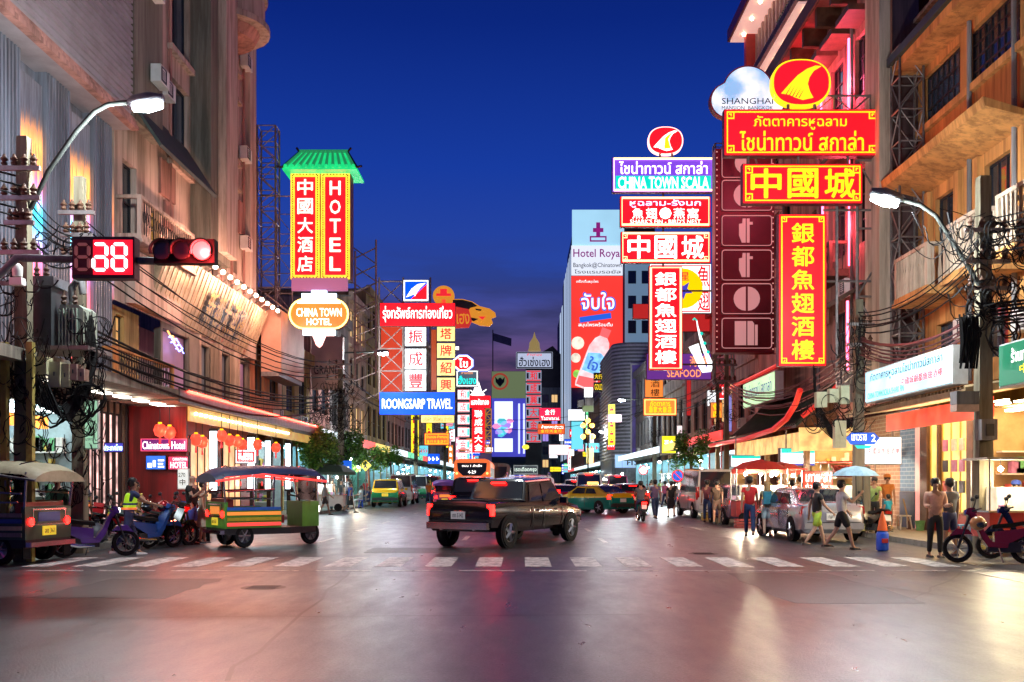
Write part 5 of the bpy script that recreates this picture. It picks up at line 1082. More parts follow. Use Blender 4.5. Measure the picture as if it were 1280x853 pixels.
# round orange sign and pig shaped sign
Yr = 88; f = FF(Yr)
cx, cz = XP(554.5, Yr), ZP(370, Yr); OR = emi('dull_orange_lit', (.75, .28, .02), .8)
t = thing('round_orange_sign', 'round orange sign with a red cap mark behind the travel sign', 'sign', (cx, Yr, cz - 1)); MB(f).poly([(cx + .95 * math.cos(k * .2618), cz + .9 * math.sin(k * .2618)) for k in range(24)], -.3, 0).obj('disc', OR, t)
MB(f).box(cx - .65, cz - .02, .01, cx + .65, cz + .2, .05).box(cx - .3, cz + .201, .01, cx + .3, cz + .6, .05).text('廣', cx, cz - .5, .4, .4, .02, .02).obj('red_mark', REDL, t)
t = thing('pig_head_sign', 'cut out orange pig head sign with a dark brown back, pointing to the right', 'sign', (XP(590, Yr), Yr, ZP(405, Yr)))
pp = lambda L: [(XP(x, Yr), ZP(y, Yr)) for x, y in L]
MB(f).poly(pp([(566, 374), (578, 374), (590, 377), (600, 383), (612, 386), (619, 391), (620, 396), (614, 398), (616, 404), (612, 408), (600, 407), (588, 402), (580, 398), (566, 405)]), -.25, 0).obj('head_board', OR, t)
MB(f).poly(pp([(566, 375), (578, 375), (590, 378), (597, 383), (588, 385), (584, 390), (588, 397), (598, 399), (592, 402), (580, 396), (566, 396)]), .001, .04).obj('hair_patch', pbr('brown_paint', (.06, .03, .02), .5, 0, .1), t)
MB(f).poly(pp([(594, 386), (602, 387), (601, 389), (595, 388)]), .001, .05).obj('brow', DARKM, t); MB(f).poly(pp([(598, 396), (607, 396), (603, 400)]), .001, .05).obj('mouth', REDL, t)
MB(f).poly(pp([(566, 383), (586, 387), (590, 402), (586, 410), (566, 411)]), .002, .12).obj('red_name_plate', emi('dim_red_plate', (.6, .03, .02), .8), t); MB(f).text('เฮง', *pp([(579, 399)])[0], 1.1, .9, .14, .03).obj('lettering', OR, t)
t, r = board('small white neon leaf sign between the yellow squares and the octagon', 90, 569, 433, 574, 438, WHTL, name='small_neon_sign')
# red octagon
Yo = 100; f = FF(Yo); cx, cz = XP(579, Yo), ZP(454, Yo); oc = lambda r_: [(cx + r_ * math.cos((k + .5) * math.pi / 4), cz + r_ * .8 * math.sin((k + .5) * math.pi / 4)) for k in range(8)]
t = thing('octagon_sign', 'red octagon sign with white letters and a white blue edge', 'sign', (cx, Yo, cz - 1)); MB(f).poly(oc(1.15), -.3, 0).obj('sign_box', BLUF, t); MB(f).poly(oc(1.08), .001, .03).obj('edge', WHTL, t); MB(f).poly(oc(.88), .031, .06).obj('face_panel', REDF, t); MB(f).text('ไข', cx, cz, .9, .9, .08, .04).obj('lettering', WHTL, t)
board('grey sign with teal glowing Thai letters under the octagon', 102, 570, 463, 598, 484, emi('slate_panel', (.08, .12, .14), .8), box=WHITEP, bmat=WHTL, bw=.08, texts=[('ฮั่งเฮง', .5, .42, .8, .5, emi('teal_letters', (.0, .9, .75), 1.3), .03), ('ห้างทอง', .5, .85, .5, .18, emi('orange_letters', (1, .35, .1)), .01)])
for i, ch in enumerate('和成興大金行'):
    y = 487 + i * 15.6
    t, r = board('white lightbox with a red character in the crowded far left column, ' + ('topmost', 'second down', 'third down', 'fourth down', 'fifth down', 'lowest')[i], 104, 572, y, 587, y + 13, WHTF, box=SBOXG, texts=[(ch, .45, .5, .5, .72, REDL, .03)], group='white and teal lightboxes in the far left column')
    x0, z0, x1, z1 = r; MB(FF(104)).box(x1 - .25, z0 + .2, .031, x1 - .06, z1 - .2, .06).obj('teal_bar', TEAL, t); MB(FF(104)).box(x0 + .05, z1 - .12, .031, x1 - .05, z1 - .04, .06).obj('red_bar', REDL, t); MB(FF(104)).box(x0 + .05, z0 + .04, .031, x1 - .05, z0 + .12, .06).obj('red_bar', REDL, t)
board('red sign with white lettering and a small lit spire on top', 120, 587, 495, 613, 510, REDF, texts=[('แสงชัยทอง', .5, .5, .85, .5, WHTL, .03)])
t = thing('lit_spire', 'small white lit spire ornament on the far red sign', 'ornament', P(597, 495, 120)); MB().lathe([(.9, 0), (.5, .5), (.3, 1.1), (.05, 1.9)], P(597, 494, 120), 'z', 8).obj('spire', WHTL, t); q = MB(); [q.tube([P(a, b, 120), P(c, d, 120)], .06, 4) for a, b, c, d in ((588, 488, 592, 491), (608, 487, 604, 490))]; q.obj('ray', WHTL, t)
board('tall vertical red sign with five white characters beyond the bus', 118, 590, 511, 606, 566, REDF, texts=[('聯成興大金', .5, .5, .6, .95, WHTL, .03, 'v')])
tw = thing('steel_lattice_tower', 'slim yellow lit lattice mast behind the far vertical red sign', 'scaffold', P(611, 570, 119)); frame3d(tw, XP(607, 119), XP(614, 119), 119, 119.7, ZP(566, 119), ZP(511, 119), 8, emi('yellow_lit_steel', (.6, .28, .03), .5), .04)
# far right-of-centre
Yh = 180
board('octagonal white sign with dark Thai letters high at the end of the street', Yh, 645, 440, 691, 461, emi('pale_blue_panel', (.55, .62, .8), .75), th=.6, box=SBOXG, bmat=NAVYL, bw=.2, texts=[('ฮั่วเซ่งเฮง', .5, .42, .84, .55, NAVYL, .04), ('ห้างทอง', .5, .84, .4, .18, REDL, .01)])
for i, ch in enumerate('和成興大金行'):
    y = 463 + i * 15.3
    t, r = board('dim framed sign with a red character under the octagonal sign, ' + ('first', 'second', 'third', 'fourth', 'fifth', 'sixth')[i] + ' from the top', Yh, 657, y, 677, y + 14, emi('dim_blue_white', (.38, .42, .55), .6), box=SBOXG, texts=[(ch, .5, .5, .42, .66, REDL, .04)], group='dim character signs in the tall column')
    x0, z0, x1, z1 = r; MB(FF(Yh)).box(x0 + .2, z0 + .1, .031, x1 - .2, z0 + .3, .1).obj('red_bar', REDL, t); MB(FF(Yh)).box(x0 + .2, z1 - .3, .031, x1 - .2, z1 - .1, .1).obj('red_bar', REDL, t); MB(FF(Yh)).box(x0 + .2, z0 + .5, .031, x0 + .55, z1 - .5, .1).obj('teal_bar', NAVYL, t); MB(FF(Yh)).box(x1 - .55, z0 + .5, .031, x1 - .2, z1 - .5, .1).obj('teal_bar', NAVYL, t)
t = thing('gold_finial', 'gold ornament on top of the octagonal sign at the street end', 'ornament', P(668, 440, Yh)); MB().lathe([(1.2, 0), (1.0, .5), (.9, 1.5), (.3, 2.4), (.02, 3.4)], P(668, 439, Yh), 'z', 10).obj('finial', emi('dull_gold', (.5, .35, .12), .5), t, True)
tw = thing('sign_mast', 'dark mast carrying the tall column of dim character signs', 'scaffold', P(667, 600, Yh)); MB().box(XP(657, Yh), Yh + .7, 0, XP(677, Yh), Yh + 1.2, ZP(440, Yh)).obj('mast', DARKM, tw)
board('red sign with white house shaped lettering, right of the dim characters', 170, 674, 510, 701, 526, emi('crimson_panel', (.9, .02, .08), 1.1), texts=[('金行', .5, .66, .5, .4, WHTL, .03, 'h'), ('Yaowarat', .5, .2, .85, .3, WHTL, .02)])
board('orange red sign with white and yellow lettering under the house shaped one', 160, 672, 530, 706, 543, emi('orange_red_panel', (.9, .12, .02)), texts=[('ห้างทองเซ่งเฮง', .55, .7, .8, .35, WHTL, .02), ('金行大金行', .5, .3, .8, .28, YELF, .02, 'h')])
board('pink white blank lightbox at the far end', 150, 686, 556, 711, 569, emi('pink_white_box', (1, .8, .8)), name='lightbox')
board('bright blank white lightbox under the advert', 150, 710, 512, 731, 526, WHTF, box=SBOXG, name='lightbox')
board('tall cyan lit window panel left of the yellow lamps', 152, 714, 527, 729, 562, emi('cyan_panel', (.15, .7, .85), 1.0, var=.3), name='lightbox')
board('framed board with outlined white letters over the white suv', 100, 641, 581, 673, 594, emi('dark_slate_panel', (.04, .05, .06), .6), box=DARKM, bmat=WHITEP, bw=.06, texts=[('เรดเดือดกรุง', .5, .5, .85, .5, emi('pale_letters', (.8, .9, .8), .9), .04)])
for i, (a, b, c, d, k, tx) in enumerate(((730, 484, 741, 497, 'white', ''), (731, 498, 742, 507, 'grey', ''), (742, 466, 754, 476, 'dark', '大行'), (742, 478, 754, 490, 'dark', 'GOLD'), (728, 507, 742, 515, 'green', ''), (733, 560, 742, 580, 'yellow', ''), (722, 500, 730, 509, 'grey', ''))):
    board('small %s sign left of the round fronted building, %s' % (k, ('below the advert', 'under the small white one', 'nearest the top', 'with gold lettering', 'shaded green', 'tall and low down', 'at its left end')[i]), 125, a, b, c, d,
          {'white': WHTF, 'grey': GREYW, 'dark': DARKM, 'green': emi('dim_green_panel', (.16, .21, .10)), 'yellow': YCH}[k], box=SBOXG, texts=[(tx, .5, .5, .8, .6, YELF, .02)] if tx else [], name='small_sign')
t = thing('yellow_lantern_lamp', 'cluster of glowing orange yellow lamps on a street lantern', 'lamp', P(735, 560, 120)); q = MB()
for dx, dy in ((-6, -8), (5, -8), (0, 0), (-6, 6), (6, 6), (0, -14)): MB().ball(P(735 + dx, 540 + dy, 120), .3, 8).obj('globe', emi('amber_globe', (1, .45, .05), 9), t)
MB().tube([P(735, 603, 120), P(735, 530, 120)], .1, 6).obj('post', DARKM, t)
t = thing('yellow_paper_lantern', 'round yellow lantern hanging over the far road', 'lantern', P(657, 563, 90)); MB().ball(P(657, 559, 90), .32, 10, .7).obj('shade', emi('yellow_lantern', (1, .8, .05), 1.3), t, True); MB().tube([P(657, 556, 90), P(657, 550, 90)], .03, 4).obj('cord', DARKM, t)
# left ground level signs
t, r = board('violet sign lettered Chinatown Hotel over the red wall', 30.9, 176, 548, 235, 565, emi('plum_panel', (.12, .01, .14), .9), box=SBOX, bmat=emi('red_thin_border', (1, .1, .2), 1.2), bw=.015, bin_=.02, texts=[('Chinatown Hotel', .5, .48, .90, .58, WHTL, .012)])
t, r = board('blue screen with white pictures under the Chinatown Hotel sign', 30.9, 182, 569, 208, 588, emi('blue_screen', (.03, .16, .75), 1.1, var=.3, scale=4), th=.1, box=DARKM, name='display_screen', cat='screen'); x0, z0, x1, z1 = r
q = MB(FF(30.9)); [q.box(x0 + a, z0 + b, .031, x0 + a + c, z0 + b + d, .04) for a, b, c, d in ((.08, .08, .12, .14), (.24, .1, .08, .2), (.4, .28, .18, .05), (.4, .18, .15, .04), (.4, .08, .18, .05))]; q.obj('screen_picture', WHTL, t)
board('pink red framed screen lettered hotel beside the blue screen', 30.9, 210, 570, 236, 588, emi('pink_red_screen', (.75, .05, .14), 1.0), th=.1, box=DARKM, name='display_screen', cat='screen', texts=[('HOTEL', .55, .36, .8, .42, WHTL, .02), ('CHINATOWN', .6, .76, .7, .2, WHTL, .0)])
board('white poster board with small dark letters beside the parked motorcycles', 29.5, 222, 586, 236, 612, emi('white_dim_poster', (.8, .8, .75), .7), th=.08, box=WHITEP, name='poster_board', cat='poster', texts=[('270', .45, .7, .6, .2, DARKM, .02), ('中', .5, .35, .5, .3, DARKM, .02)])
board('mint green notice panel on a pole at the pavement edge', 22.6, 102, 500, 123, 562, emi('mint_panel', (.35, .62, .42), .7), th=.08, box=WHITEP, name='notice_panel', texts=[('ถนน เยาวราช', .5, .3, .7, .05, DARKM, .0), ('โรงแรม ไชน่าทาวน์', .5, .42, .8, .05, DARKM, .0), ('ธนาคาร', .5, .2, .6, .05, DARKM, .0)])
t, r = board('backwards neon window lettering behind the bars', 29.2, 130, 553, 155, 566, emi('indigo_window_sign', (.06, .05, .45), .8), th=.05, box=DARKM, texts=[('ประเทศไทย', .5, .5, .9, .6, BNE, .02)])
for i, (px, w) in enumerate(((267, 12), (314, 12), (335, 9), (360, 8))):
    Yl = (34.4, 39.2, 42.5, 45.5)[i]; a = XP(px, Yl); ww = w * Yl / 1250 * .7
    t = thing('light_column', 'white lit advertising column on the left pavement, ' + ('nearest one', 'second one along', 'third one along', 'farthest one')[i], 'light column', (a, Yl, .14), 0, 'white light columns under the canopy')
    MB(FF(Yl)).box(a - ww / 2 - .05, 1.2, -.3, a + ww / 2 + .05, 3.45, 0).obj('casing', DARKM, t); MB(FF(Yl)).box(a - ww / 2, 1.3, .001, a + ww / 2, 3.35, .04).obj('light_panel', emi('column_light', (.75, .95, 1.), 5), t)
    MB(FF(Yl)).box(a - .08, .14, -.2, a + .08, 1.2, -.08).obj('post', DARKM, t); MB(FF(Yl)).box(a - ww / 2, 3.46, -.3, a + ww / 2, 3.7, 0).obj('cap', BROWN, t)
t, r = board('white framed neon sign with red lettering behind the tuk-tuk', 38, 294, 562, 321, 580, WHTF, box=DARKM, bmat=REDL, bw=.05, texts=[('CHINATOWN', .5, .68, .8, .3, REDL, .02), ('HOTEL', .5, .3, .7, .35, REDL, .02)])
# street furniture signs
t = thing('street_name_sign', 'blue arrow ended street name sign with a 2, on the near right pole', 'street sign', P(1078, 556, 29.5)); f = FF(29.5); pz = lambda L: [(XP(x, 29.5), ZP(y, 29.5)) for x, y in L]
MB(f).poly(pz([(1057, 548), (1063, 541), (1092, 541), (1099, 548), (1092, 556), (1063, 556)]), 0, .05).obj('plate', emi('blue_sign_plate', (.01, .12, .7), .7), t); MB(f).text('เยาวราช', *pz([(1073, 547)])[0], .44, .19, .06, .0).text('2', *pz([(1091, 548)])[0], .12, .2, .06, .01).obj('lettering', WHTL, t)
MB(f).poly(pz([(1068, 557), (1090, 557), (1086, 561), (1071, 561)]), 0, .04).obj('sub_plate', TEAL, t)
t, r = board('red bank style sign with white letters across the lit stalls', 34, 1003, 589, 1041, 612, emi('red_stall_sign', (.95, .06, .03), 1.1), th=.1, box=DARKM, texts=[('เกาเหลา', .5, .62, .8, .42, WHTL, .04), ('ก๋วยเตี๋ยว', .5, .2, .85, .22, WHTL, .01)])
# ================================================================ POLES, LAMPS, CABLES
POLEM = pbr('concrete_pole', (.24, .21, .14), .85, 0, .3, 2, .3, True)
CABLE = pbr('cable_rubber', (.012, .011, .011), .8, 0, 0, spec=.2)
LAMPW = emi('lamp_white', (.88, .98, 1.), 60)
def coil(parent, c, r, n=3, name='cable_coil', axis='y'):
    m = MB()
    for k in range(n):
        pts = []; rr = r * rnd.uniform(.6, 1.1); off = rnd.uniform(-.08, .08)
        for i in range(14):
            a = 2 * math.pi * i / 14; w = rr * (1 + .12 * math.sin(3 * a + k))
            pts.append((c[0] + w * math.cos(a), c[1] + off + .05 * math.sin(2 * a), c[2] + w * 1.15 * math.sin(a)))
        m.tube(pts, .018, 4, True)
    return m.obj(name, CABLE, parent)
def tangle(parent, c, sx, sz, n, name='cable_tangle'):
    m = MB()
    for k in range(n):
        x0 = c[0] + rnd.uniform(-sx, sx); z0 = c[2] + rnd.uniform(-sz * .3, sz); w = rnd.uniform(.2, 1.1) * sx * rnd.choice((-1, 1)); dr = rnd.uniform(.15, .9) * sz; y = c[1] + rnd.uniform(-.2, .2); pts = []
        tilt = rnd.uniform(-.3, .3) * sz; ph = rnd.uniform(0, 6); wob = rnd.uniform(.01, .05)
        for i in range(9):
            u = i / 8; pts.append((x0 + w * u + wob * math.sin(ph + u * 9), y + .06 * math.sin(ph + u * 5), z0 + tilt * u - dr * 4 * u * (1 - u) + wob * math.cos(ph + u * 7)))
        m.tube(pts, rnd.uniform(.007, .017), 3)
    for k in range(n // 5):
        r_ = rnd.uniform(.1, .26); x0 = c[0] + rnd.uniform(-sx, sx) * .8; z0 = c[2] + rnd.uniform(-sz, sz) * .7; y = c[1] + rnd.uniform(-.2, .1)
        for q in range(3): m.tube([(x0 + r_ * (1 + .1 * q) * math.cos(a * .5236) + .02 * q, y + .02 * math.sin(a), z0 + r_ * 1.2 * math.sin(a * .5236)) for a in range(12)], .010, 3, True)
    o = m.obj(name, CABLE, parent, True); o['kind'] = 'stuff'; return o
def utility_pole(label, x, y, h, w=.3, arms=(), tang=0, base=POLEM, gap=False):
    t = thing('utility_pole', label, 'pole', (x, y, .14), 0)
    m = MB()
    m.add([(x - w / 2, y - w / 2, .0), (x + w / 2, y - w / 2, 0), (x + w / 2, y + w / 2, 0), (x - w / 2, y + w / 2, 0), (x - w * .36, y - w * .36, h), (x + w * .36, y - w * .36, h), (x + w * .36, y + w * .36, h), (x - w * .36, y + w * .36, h)],
          [(0, 1, 5, 4), (1, 2, 6, 5), (2, 3, 7, 6), (3, 0, 4, 7), (4, 5, 6, 7)])
    m.obj('shaft', base, t)
    for z, L in arms:
        MB().box(x - L, y - w / 2 - .08, z, x + L, y - w / 2 - .001, z + .09).obj('cross_arm', STEEL, t)
        for k in range(4):
            a = x - L + .12 + (2 * L - .24) * k / 3
            MB().lathe([(.03, 0), (.07, .04), (.04, .09), (.08, .13), (.04, .18), (.02, .24)], (a, y - w / 2 - .05, z + .09), 'z', 8).obj('insulator', BROWN, t)
    for k in range(tang): tangle(t, (x, y - .2, h * .62 - k * h * .11), .45, .5, 14)
    return t
def street_lamp(label, foot, pts, watts, headlen=.75, mastr=.06, spot=None):
    t = thing('street_lamp', label, 'street lamp', pts[0]); MB().tube(pts, mastr * .85, 8).obj('arm', pbr('dull_lamp_arm', (.05, .055, .05), .7, 0, .1, spec=.2), t, True)
    a, b = Vector(pts[-2]), Vector(pts[-1]); d = (b - a).normalized(); e = b + d * headlen; up = Vector((0, 0, 1))
    MB().tube([b, b + d * .12, b + d * headlen * .6, e], [.06, .13, .16, .08], 8).obj('lamp_head', GREYM, t, True)
    c = b + d * headlen * .55 - up * .12
    MB().tube([c - d * .3, c, c + d * .3], [.09, .14, .09], 8).obj('lamp_glass', LAMPW, t, True)
    lamp_point(t, tuple(c - up * .22), (.86, .96, 1.), watts, .16); return t
def P3(px, py, Y, dx=0): p = P(px, py, Y); return (p[0] + dx, p[1], p[2])
# left poles with transformer platform
Y1, Y2 = 20.4, 22.6
x1, x2 = XP(30, Y1), XP(100, Y2)
tp = utility_pole('nearest grey concrete pole at the left edge, with a street lamp arm and many insulators', x1, Y1, ZP(172, Y1), .30, ((7.9, .42), (7.3, .42), (6.8, .3), (6.2, .42)), 5)
utility_pole('second concrete pole on the left, on the far side of the transformer', x2, Y2, ZP(222, Y2), .28, ((7.6, .4), (7.1, .35), (6.6, .4)), 5)
for dx in (-.27, .25): MB().box(x1 + dx - .06, Y1 - .3, 0, x1 + dx + .06, Y1 - .16, ZP(430, Y1)).obj('timber_brace', pbr('yellow_timber', (.50, .40, .10), .7, 0, .25, 3), tp)
tf = thing('transformer', 'dark grey and pale green transformer boxes hung between the two left poles', 'transformer', (-9.6, 20.9, ZP(445, 20.9)))
q = lambda a, b, c, d, Y, dy=.7: (XP(a, Y), Y, ZP(d, Y), XP(c, Y), Y + dy, ZP(b, Y))
B = lambda px0, py0, px1, py1, Y, dy, nm, m, par: MB().box(XP(px0, Y), Y, ZP(py1, Y), XP(px1, Y), Y + dy, ZP(py0, Y)).obj(nm, m, par)
B(35, 357, 64, 432, 20.8, .8, 'tank', pbr('dark_grey_paint', (.06, .065, .07), .5, .2, .2, 3), tf)
B(40, 345, 67, 357, 20.78, .7, 'lid', GREYM, tf)
tk2 = pbr('pale_green_tank', (.36, .42, .34), .5, .1, .2, 3)
m = MB(FF(21.0)).poly([(XP(72, 21), ZP(434, 21)), (XP(100, 21), ZP(438, 21)), (XP(104, 21), ZP(432, 21)), (XP(104, 21), ZP(386, 21)), (XP(98, 21), ZP(381, 21)), (XP(75, 21), ZP(381, 21))], -.7, 0).obj('tank', tk2, tf)
for k in range(6): MB().box(XP(75, 21) + .07 * k, 20.93, ZP(432, 21), XP(75, 21) + .07 * k + .025, 20.998, ZP(386, 21)).obj('cooling_fin', tk2, tf)
MB().tube([P(92, 386, 21.3), P(90, 360, 21.3), P(95, 352, 21.3), P(102, 354, 21.3), P(104, 368, 21.3)], .08, 8).obj('duct', GREYW, tf, True)
for a in (46, 58, 80, 94): MB().lathe([(.03, 0), (.07, .05), (.035, .1), (.065, .15), (.03, .2), (.02, .3)], P(a, 346 if a < 60 else 381, 21.0), 'z', 8).obj('bushing', BROWN, tf)
B(32, 432, 110, 437, 20.7, 1.2, 'platform', STEEL, tf)
for (a, b, c, d, mt, lb) in ((31, 446, 58, 468, CREAM, 'cabinet'), (60, 452, 75, 484, CREAM, 'cabinet'), (75, 455, 86, 484, CREAM, 'cabinet'), (86, 455, 96, 475, pbr('pinkish_box', (.55, .38, .3), .6), 'cabinet'), (97, 461, 105, 476, pbr('pinkish_box', (.5, .3, .3)), 'cabinet')):
    o = B(a, b, c, d, 20.3 + a * .004, .3, lb, mt, tf)
    MB().tube([P((a + c) / 2, (b + d) / 2 - 3, 20.28 + a * .004), P((a + c) / 2, (b + d) / 2 + 2, 20.28 + a * .004)], .015, 4).obj('latch', DARKM, o)
for k in range(5): coil(tf, P(50 + k * 16, 500 + (k % 2) * 12, 20.7), .34, 3)
tangle(tf, P(108, 440, 20.9), .35, .9, 26); tangle(tf, P(60, 495, 20.9), .7, .25, 20); tangle(tf, P(20, 480, 20.4), .4, .9, 18); tangle(tf, P(60, 310, 20.9), .8, .5, 18); tangle(tf, P(108, 520, 21.2), .3, .6, 12)
m = MB()
for k in range(9): m.tube([P(25 + k * 3, 455, 20.5), P(45 + k * 4, 505 + k * 2, 20.4), P(78 + k, 508 + k * 2.5, 20.5), P(104 + k, 485 + k, 20.9), P(113 + k, 440, 21.1), P(106 + k, 395, 21.3)], .022, 4)
m.obj('cable_loop', CABLE, tf, True)
street_lamp('bright street lamp on a long curved arm at the upper left', None, [P3(38, 262, Y1, 0), P3(60, 215, Y1), P3(95, 165, Y1 + .3), P3(118, 140, Y1 + .4), P3(135, 131, Y1 + .5), P3(160, 128, Y1 + .5)], 2000)
# left mast, count-down box and signal
Yt = 17.6; t = thing('traffic_signal', 'horizontal traffic light lit red with a red count-down box on its long arm', 'traffic light', (XP(-14, Yt), Yt, 0)); f = FF(Yt)
xm_ = XP(-14, Yt); MB().tube([(xm_, Yt + .2, 0), (xm_, Yt + .2, 5.2), (xm_ + .4, Yt + .2, 5.6), P(30, 323, Yt + .2), P(215, 327, Yt + .2)], .07, 8).obj('mast_arm', GREYW, t, True)
x0, x1_, z0, z1 = XP(90, Yt), XP(168, Yt), ZP(348, Yt), ZP(296, Yt)
cb_ = MB(f).box(x0, z0, -.25, x1_, z1, 0).obj('countdown_box', DARKM, t)
MB(f).box(x0 + .38, z0 + .06, .001, x1_ - .03, z1 - .06, .02).obj('lit_backing', emi('deep_red_backing', (1, .01, .03), 1.0), cb_)
MB(f).box(x0 + .03, z0 + .06, .001, x0 + .375, z1 - .06, .02).obj('unlit_backing', REDD, cb_)
def seg7(cx, cz, w, h, on, mat):
    t_ = .052; S = {'a': (-w, h, w, h), 'g': (-w, 0, w, 0), 'd': (-w, -h, w, -h), 'f': (-w, 0, -w, h), 'b': (w, 0, w, h), 'e': (-w, -h, -w, 0), 'c': (w, -h, w, 0)}
    for k in on:
        a, b, c, d = S[k]; m = MB(f)
        if b == d: m.poly([(cx + a + .02, cz + b), (cx + a + .02 + t_ / 2, cz + b + t_ / 2), (cx + c - .02 - t_ / 2, cz + b + t_ / 2), (cx + c - .02, cz + b), (cx + c - .02 - t_ / 2, cz + b - t_ / 2), (cx + a + .02 + t_ / 2, cz + b - t_ / 2)], .021, .05)
        else: m.poly([(cx + a, cz + b + .02), (cx + a + t_ / 2, cz + b + .02 + t_ / 2), (cx + a + t_ / 2, cz + d - .02 - t_ / 2), (cx + a, cz + d - .02), (cx + a - t_ / 2, cz + d - .02 - t_ / 2), (cx + a - t_ / 2, cz + b + .02 + t_ / 2)], .021, .05)
        m.obj('digit_segment', mat, cb_)
SEGW = emi('pink_white_segment', (1., .75, .78), 3.2); SEGD = emi('faint_glow_segment', (.35, .1, .1), .35)  # the switched-off segments get a faint glow in their colour
zc = (z0 + z1) / 2
seg7(XP(126, Yt), zc, .115, .225, 'abcged', SEGW); seg7(XP(150, Yt), zc, .115, .225, 'abcdefg', SEGW); seg7(x0 + .2, zc, .11, .22, 'abcdefg', SEGD)
a0, a1, b0, b1 = XP(192, Yt), XP(268, Yt), ZP(329, Yt), ZP(299, Yt)
sg = MB(f).box(a0, b0, -.22, a1, b1, 0).obj('signal_housing', pbr('black_signal_paint', (.01, .01, .012), .7, 0, 0, spec=.15), t)
for k, px in enumerate((203, 228, 253)):
    cx, cz = XP(px, Yt), ZP(314, Yt)
    MB(f).poly([(cx + .16 * math.cos(a * .3927), cz + .16 * math.sin(a * .3927)) for a in range(16)], .001, .05).obj('lens', emi('signal_red', (1, .03, .03), 12) if k == 2 else pbr('dark_lens', (.12, .02, .02) if k else (.05, .05, .04), .2, 0, 0), sg)
    MB(f).tube([(cx + .18 * math.cos(a * .3927), cz + .18 * math.sin(a * .3927), .1) for a in range(-1, 10)], .03, 5).obj('visor', DARKM, sg)
lamp_point(t, P(253, 314, Yt - .12), (1, .04, .04), 260, .1)
cm = thing('security_camera', 'small white security cameras on a bracket on the nearest left pole', 'camera', P(22, 345, Y1 - .3)); MB().lathe([(.01, 0), (.09, 0), (.1, .1), (.1, .2), (.04, .26)], P(22, 346, Y1 - .4), 'z', 12).obj('dome_housing', WHITEP, cm, True)
MB().box(*P(0, 360, Y1 - .3)[:2], P(0, 360, Y1)[2], XP(40, Y1), Y1 - .22, P(0, 355, Y1)[2]).obj('bracket', GREYW, cm); MB().box(XP(27, Y1), Y1 - .5, ZP(362, Y1), XP(42, Y1), Y1 - .32, ZP(353, Y1)).obj('housing', WHITEP, cm)
# right main pole
Yp = 22.6; xp = XP(1229, Yp)
utility_pole('thick concrete pole on the right wrapped in cable coils, beside the ochre building', xp, Yp, 8.5, .34, ((7.2, .5), (6.5, .5), (5.9, .5)), 0)
tg = thing('cable_bundle', 'black tangled coils of cable hanging on the right pole', 'cables', (xp, Yp, 4.8))
tangle(tg, (xp, Yp - .3, 6.9), .95, .75, 46); tangle(tg, (xp + .2, Yp - .3, 5.6), .8, .6, 30)
for k in range(9): coil(tg, (xp + rnd.uniform(-.5, .6), Yp - .35, rnd.uniform(4.9, 7.2)), .22, 2)
m = MB()
for k in range(16): a = XP(1192 + (k % 8) * 2.8, Yp); m.tube([(a, Yp - .3 - (k // 8) * .1, ZP(396 + k % 3 * 3, Yp)), (a + .03, Yp - .32 - (k // 8) * .1, ZP(430, Yp)), (a + rnd.uniform(-.04, .04), Yp - .3, ZP(456 + (k * 7) % 14, Yp))], .024, 4)
m.obj('hanging_bundle', CABLE, tg, True)
coil(tg, P(1252, 420, Yp - .3), .38, 4)
bx = thing('meter_box', 'pale grey meter box fixed to the right pole', 'box', P(1236, 550, 22)); B(1227, 524, 1247, 550, 22.1, .35, 'casing', GREYW, bx); B(1233, 530, 1243, 545, 22.08, .018, 'door', DARKM, bx)
bx = thing('junction_box', 'weathered grey junction box under the end of the long white sign', 'box', P(1210, 512, 22)); B(1196, 489, 1224, 505, 22.3, .35, 'casing', GREYW, bx); B(1196, 505.5, 1224, 514, 22.3, .35, 'base', pbr('pinkish_box', (.5, .3, .3)), bx)
street_lamp('white street lamp reaching left from the thick right pole', None, [(xp, Yp - .2, ZP(375, Yp)), P3(1205, 325, Yp), P3(1170, 270, Yp), P3(1150, 256, Yp), P3(1128, 250, Yp)], 2000)
# right pole two with the street name
Y3 = 29.6; x3 = XP(1073, Y3)
utility_pole('concrete pole carrying the blue street name sign', x3, Y3, 7.0, .30, ((6.2, .4), (5.6, .4)), 0); MB().tube([P(1083, 582, 29.2), P(1083, 662, 29.2)], .05, 6)
t = thing('bollard_post', 'short cream concrete post beside the street name pole', 'post', P(1084, 664, 29)); B(1080, 583, 1088, 655, 29, .15, 'post', POLEM, t); B(1078, 655, 1092, 664, 28.9, .4, 'footing', pbr('yellow_concrete', (.5, .42, .14), .8, 0, .2), t)
tg = thing('cable_bundle', 'cables and small boxes hanging from the pole with the street name sign', 'cables', (x3, Y3, 4))
tangle(tg, P(1040, 520, 29.2), .9, .6, 26); tangle(tg, P(1068, 440, 29.2), .4, 1.2, 22)
for (a, b, c, d) in ((1021, 490, 1034, 509), (1037, 486, 1049, 503), (1051, 482, 1062, 505), (1044, 526, 1058, 560)): B(a, b, c, d, 29.1, .25, 'small_box', CREAM, tg)
m = MB()
for k in range(10): m.tube([P(1017, 455 + k * 3, 31), P(1022, 505 + k * 3, 30.5), P(1040, 535 + k * 1.5, 30), P(1062, 525 + k, 29.5)], .02, 4)
m.obj('cable_loop', CABLE, tg, True)
utility_pole('leaning brown pole by the green topped lightbox on the right', XP(908, 50), 50, 8.2, .26, ((7.4, .5), (6.6, .5)), 1); utility_pole('thin wooden pole left of the leaning brown pole', XP(897, 56), 56, 7.4, .24, ((6.6, .5),), 1)
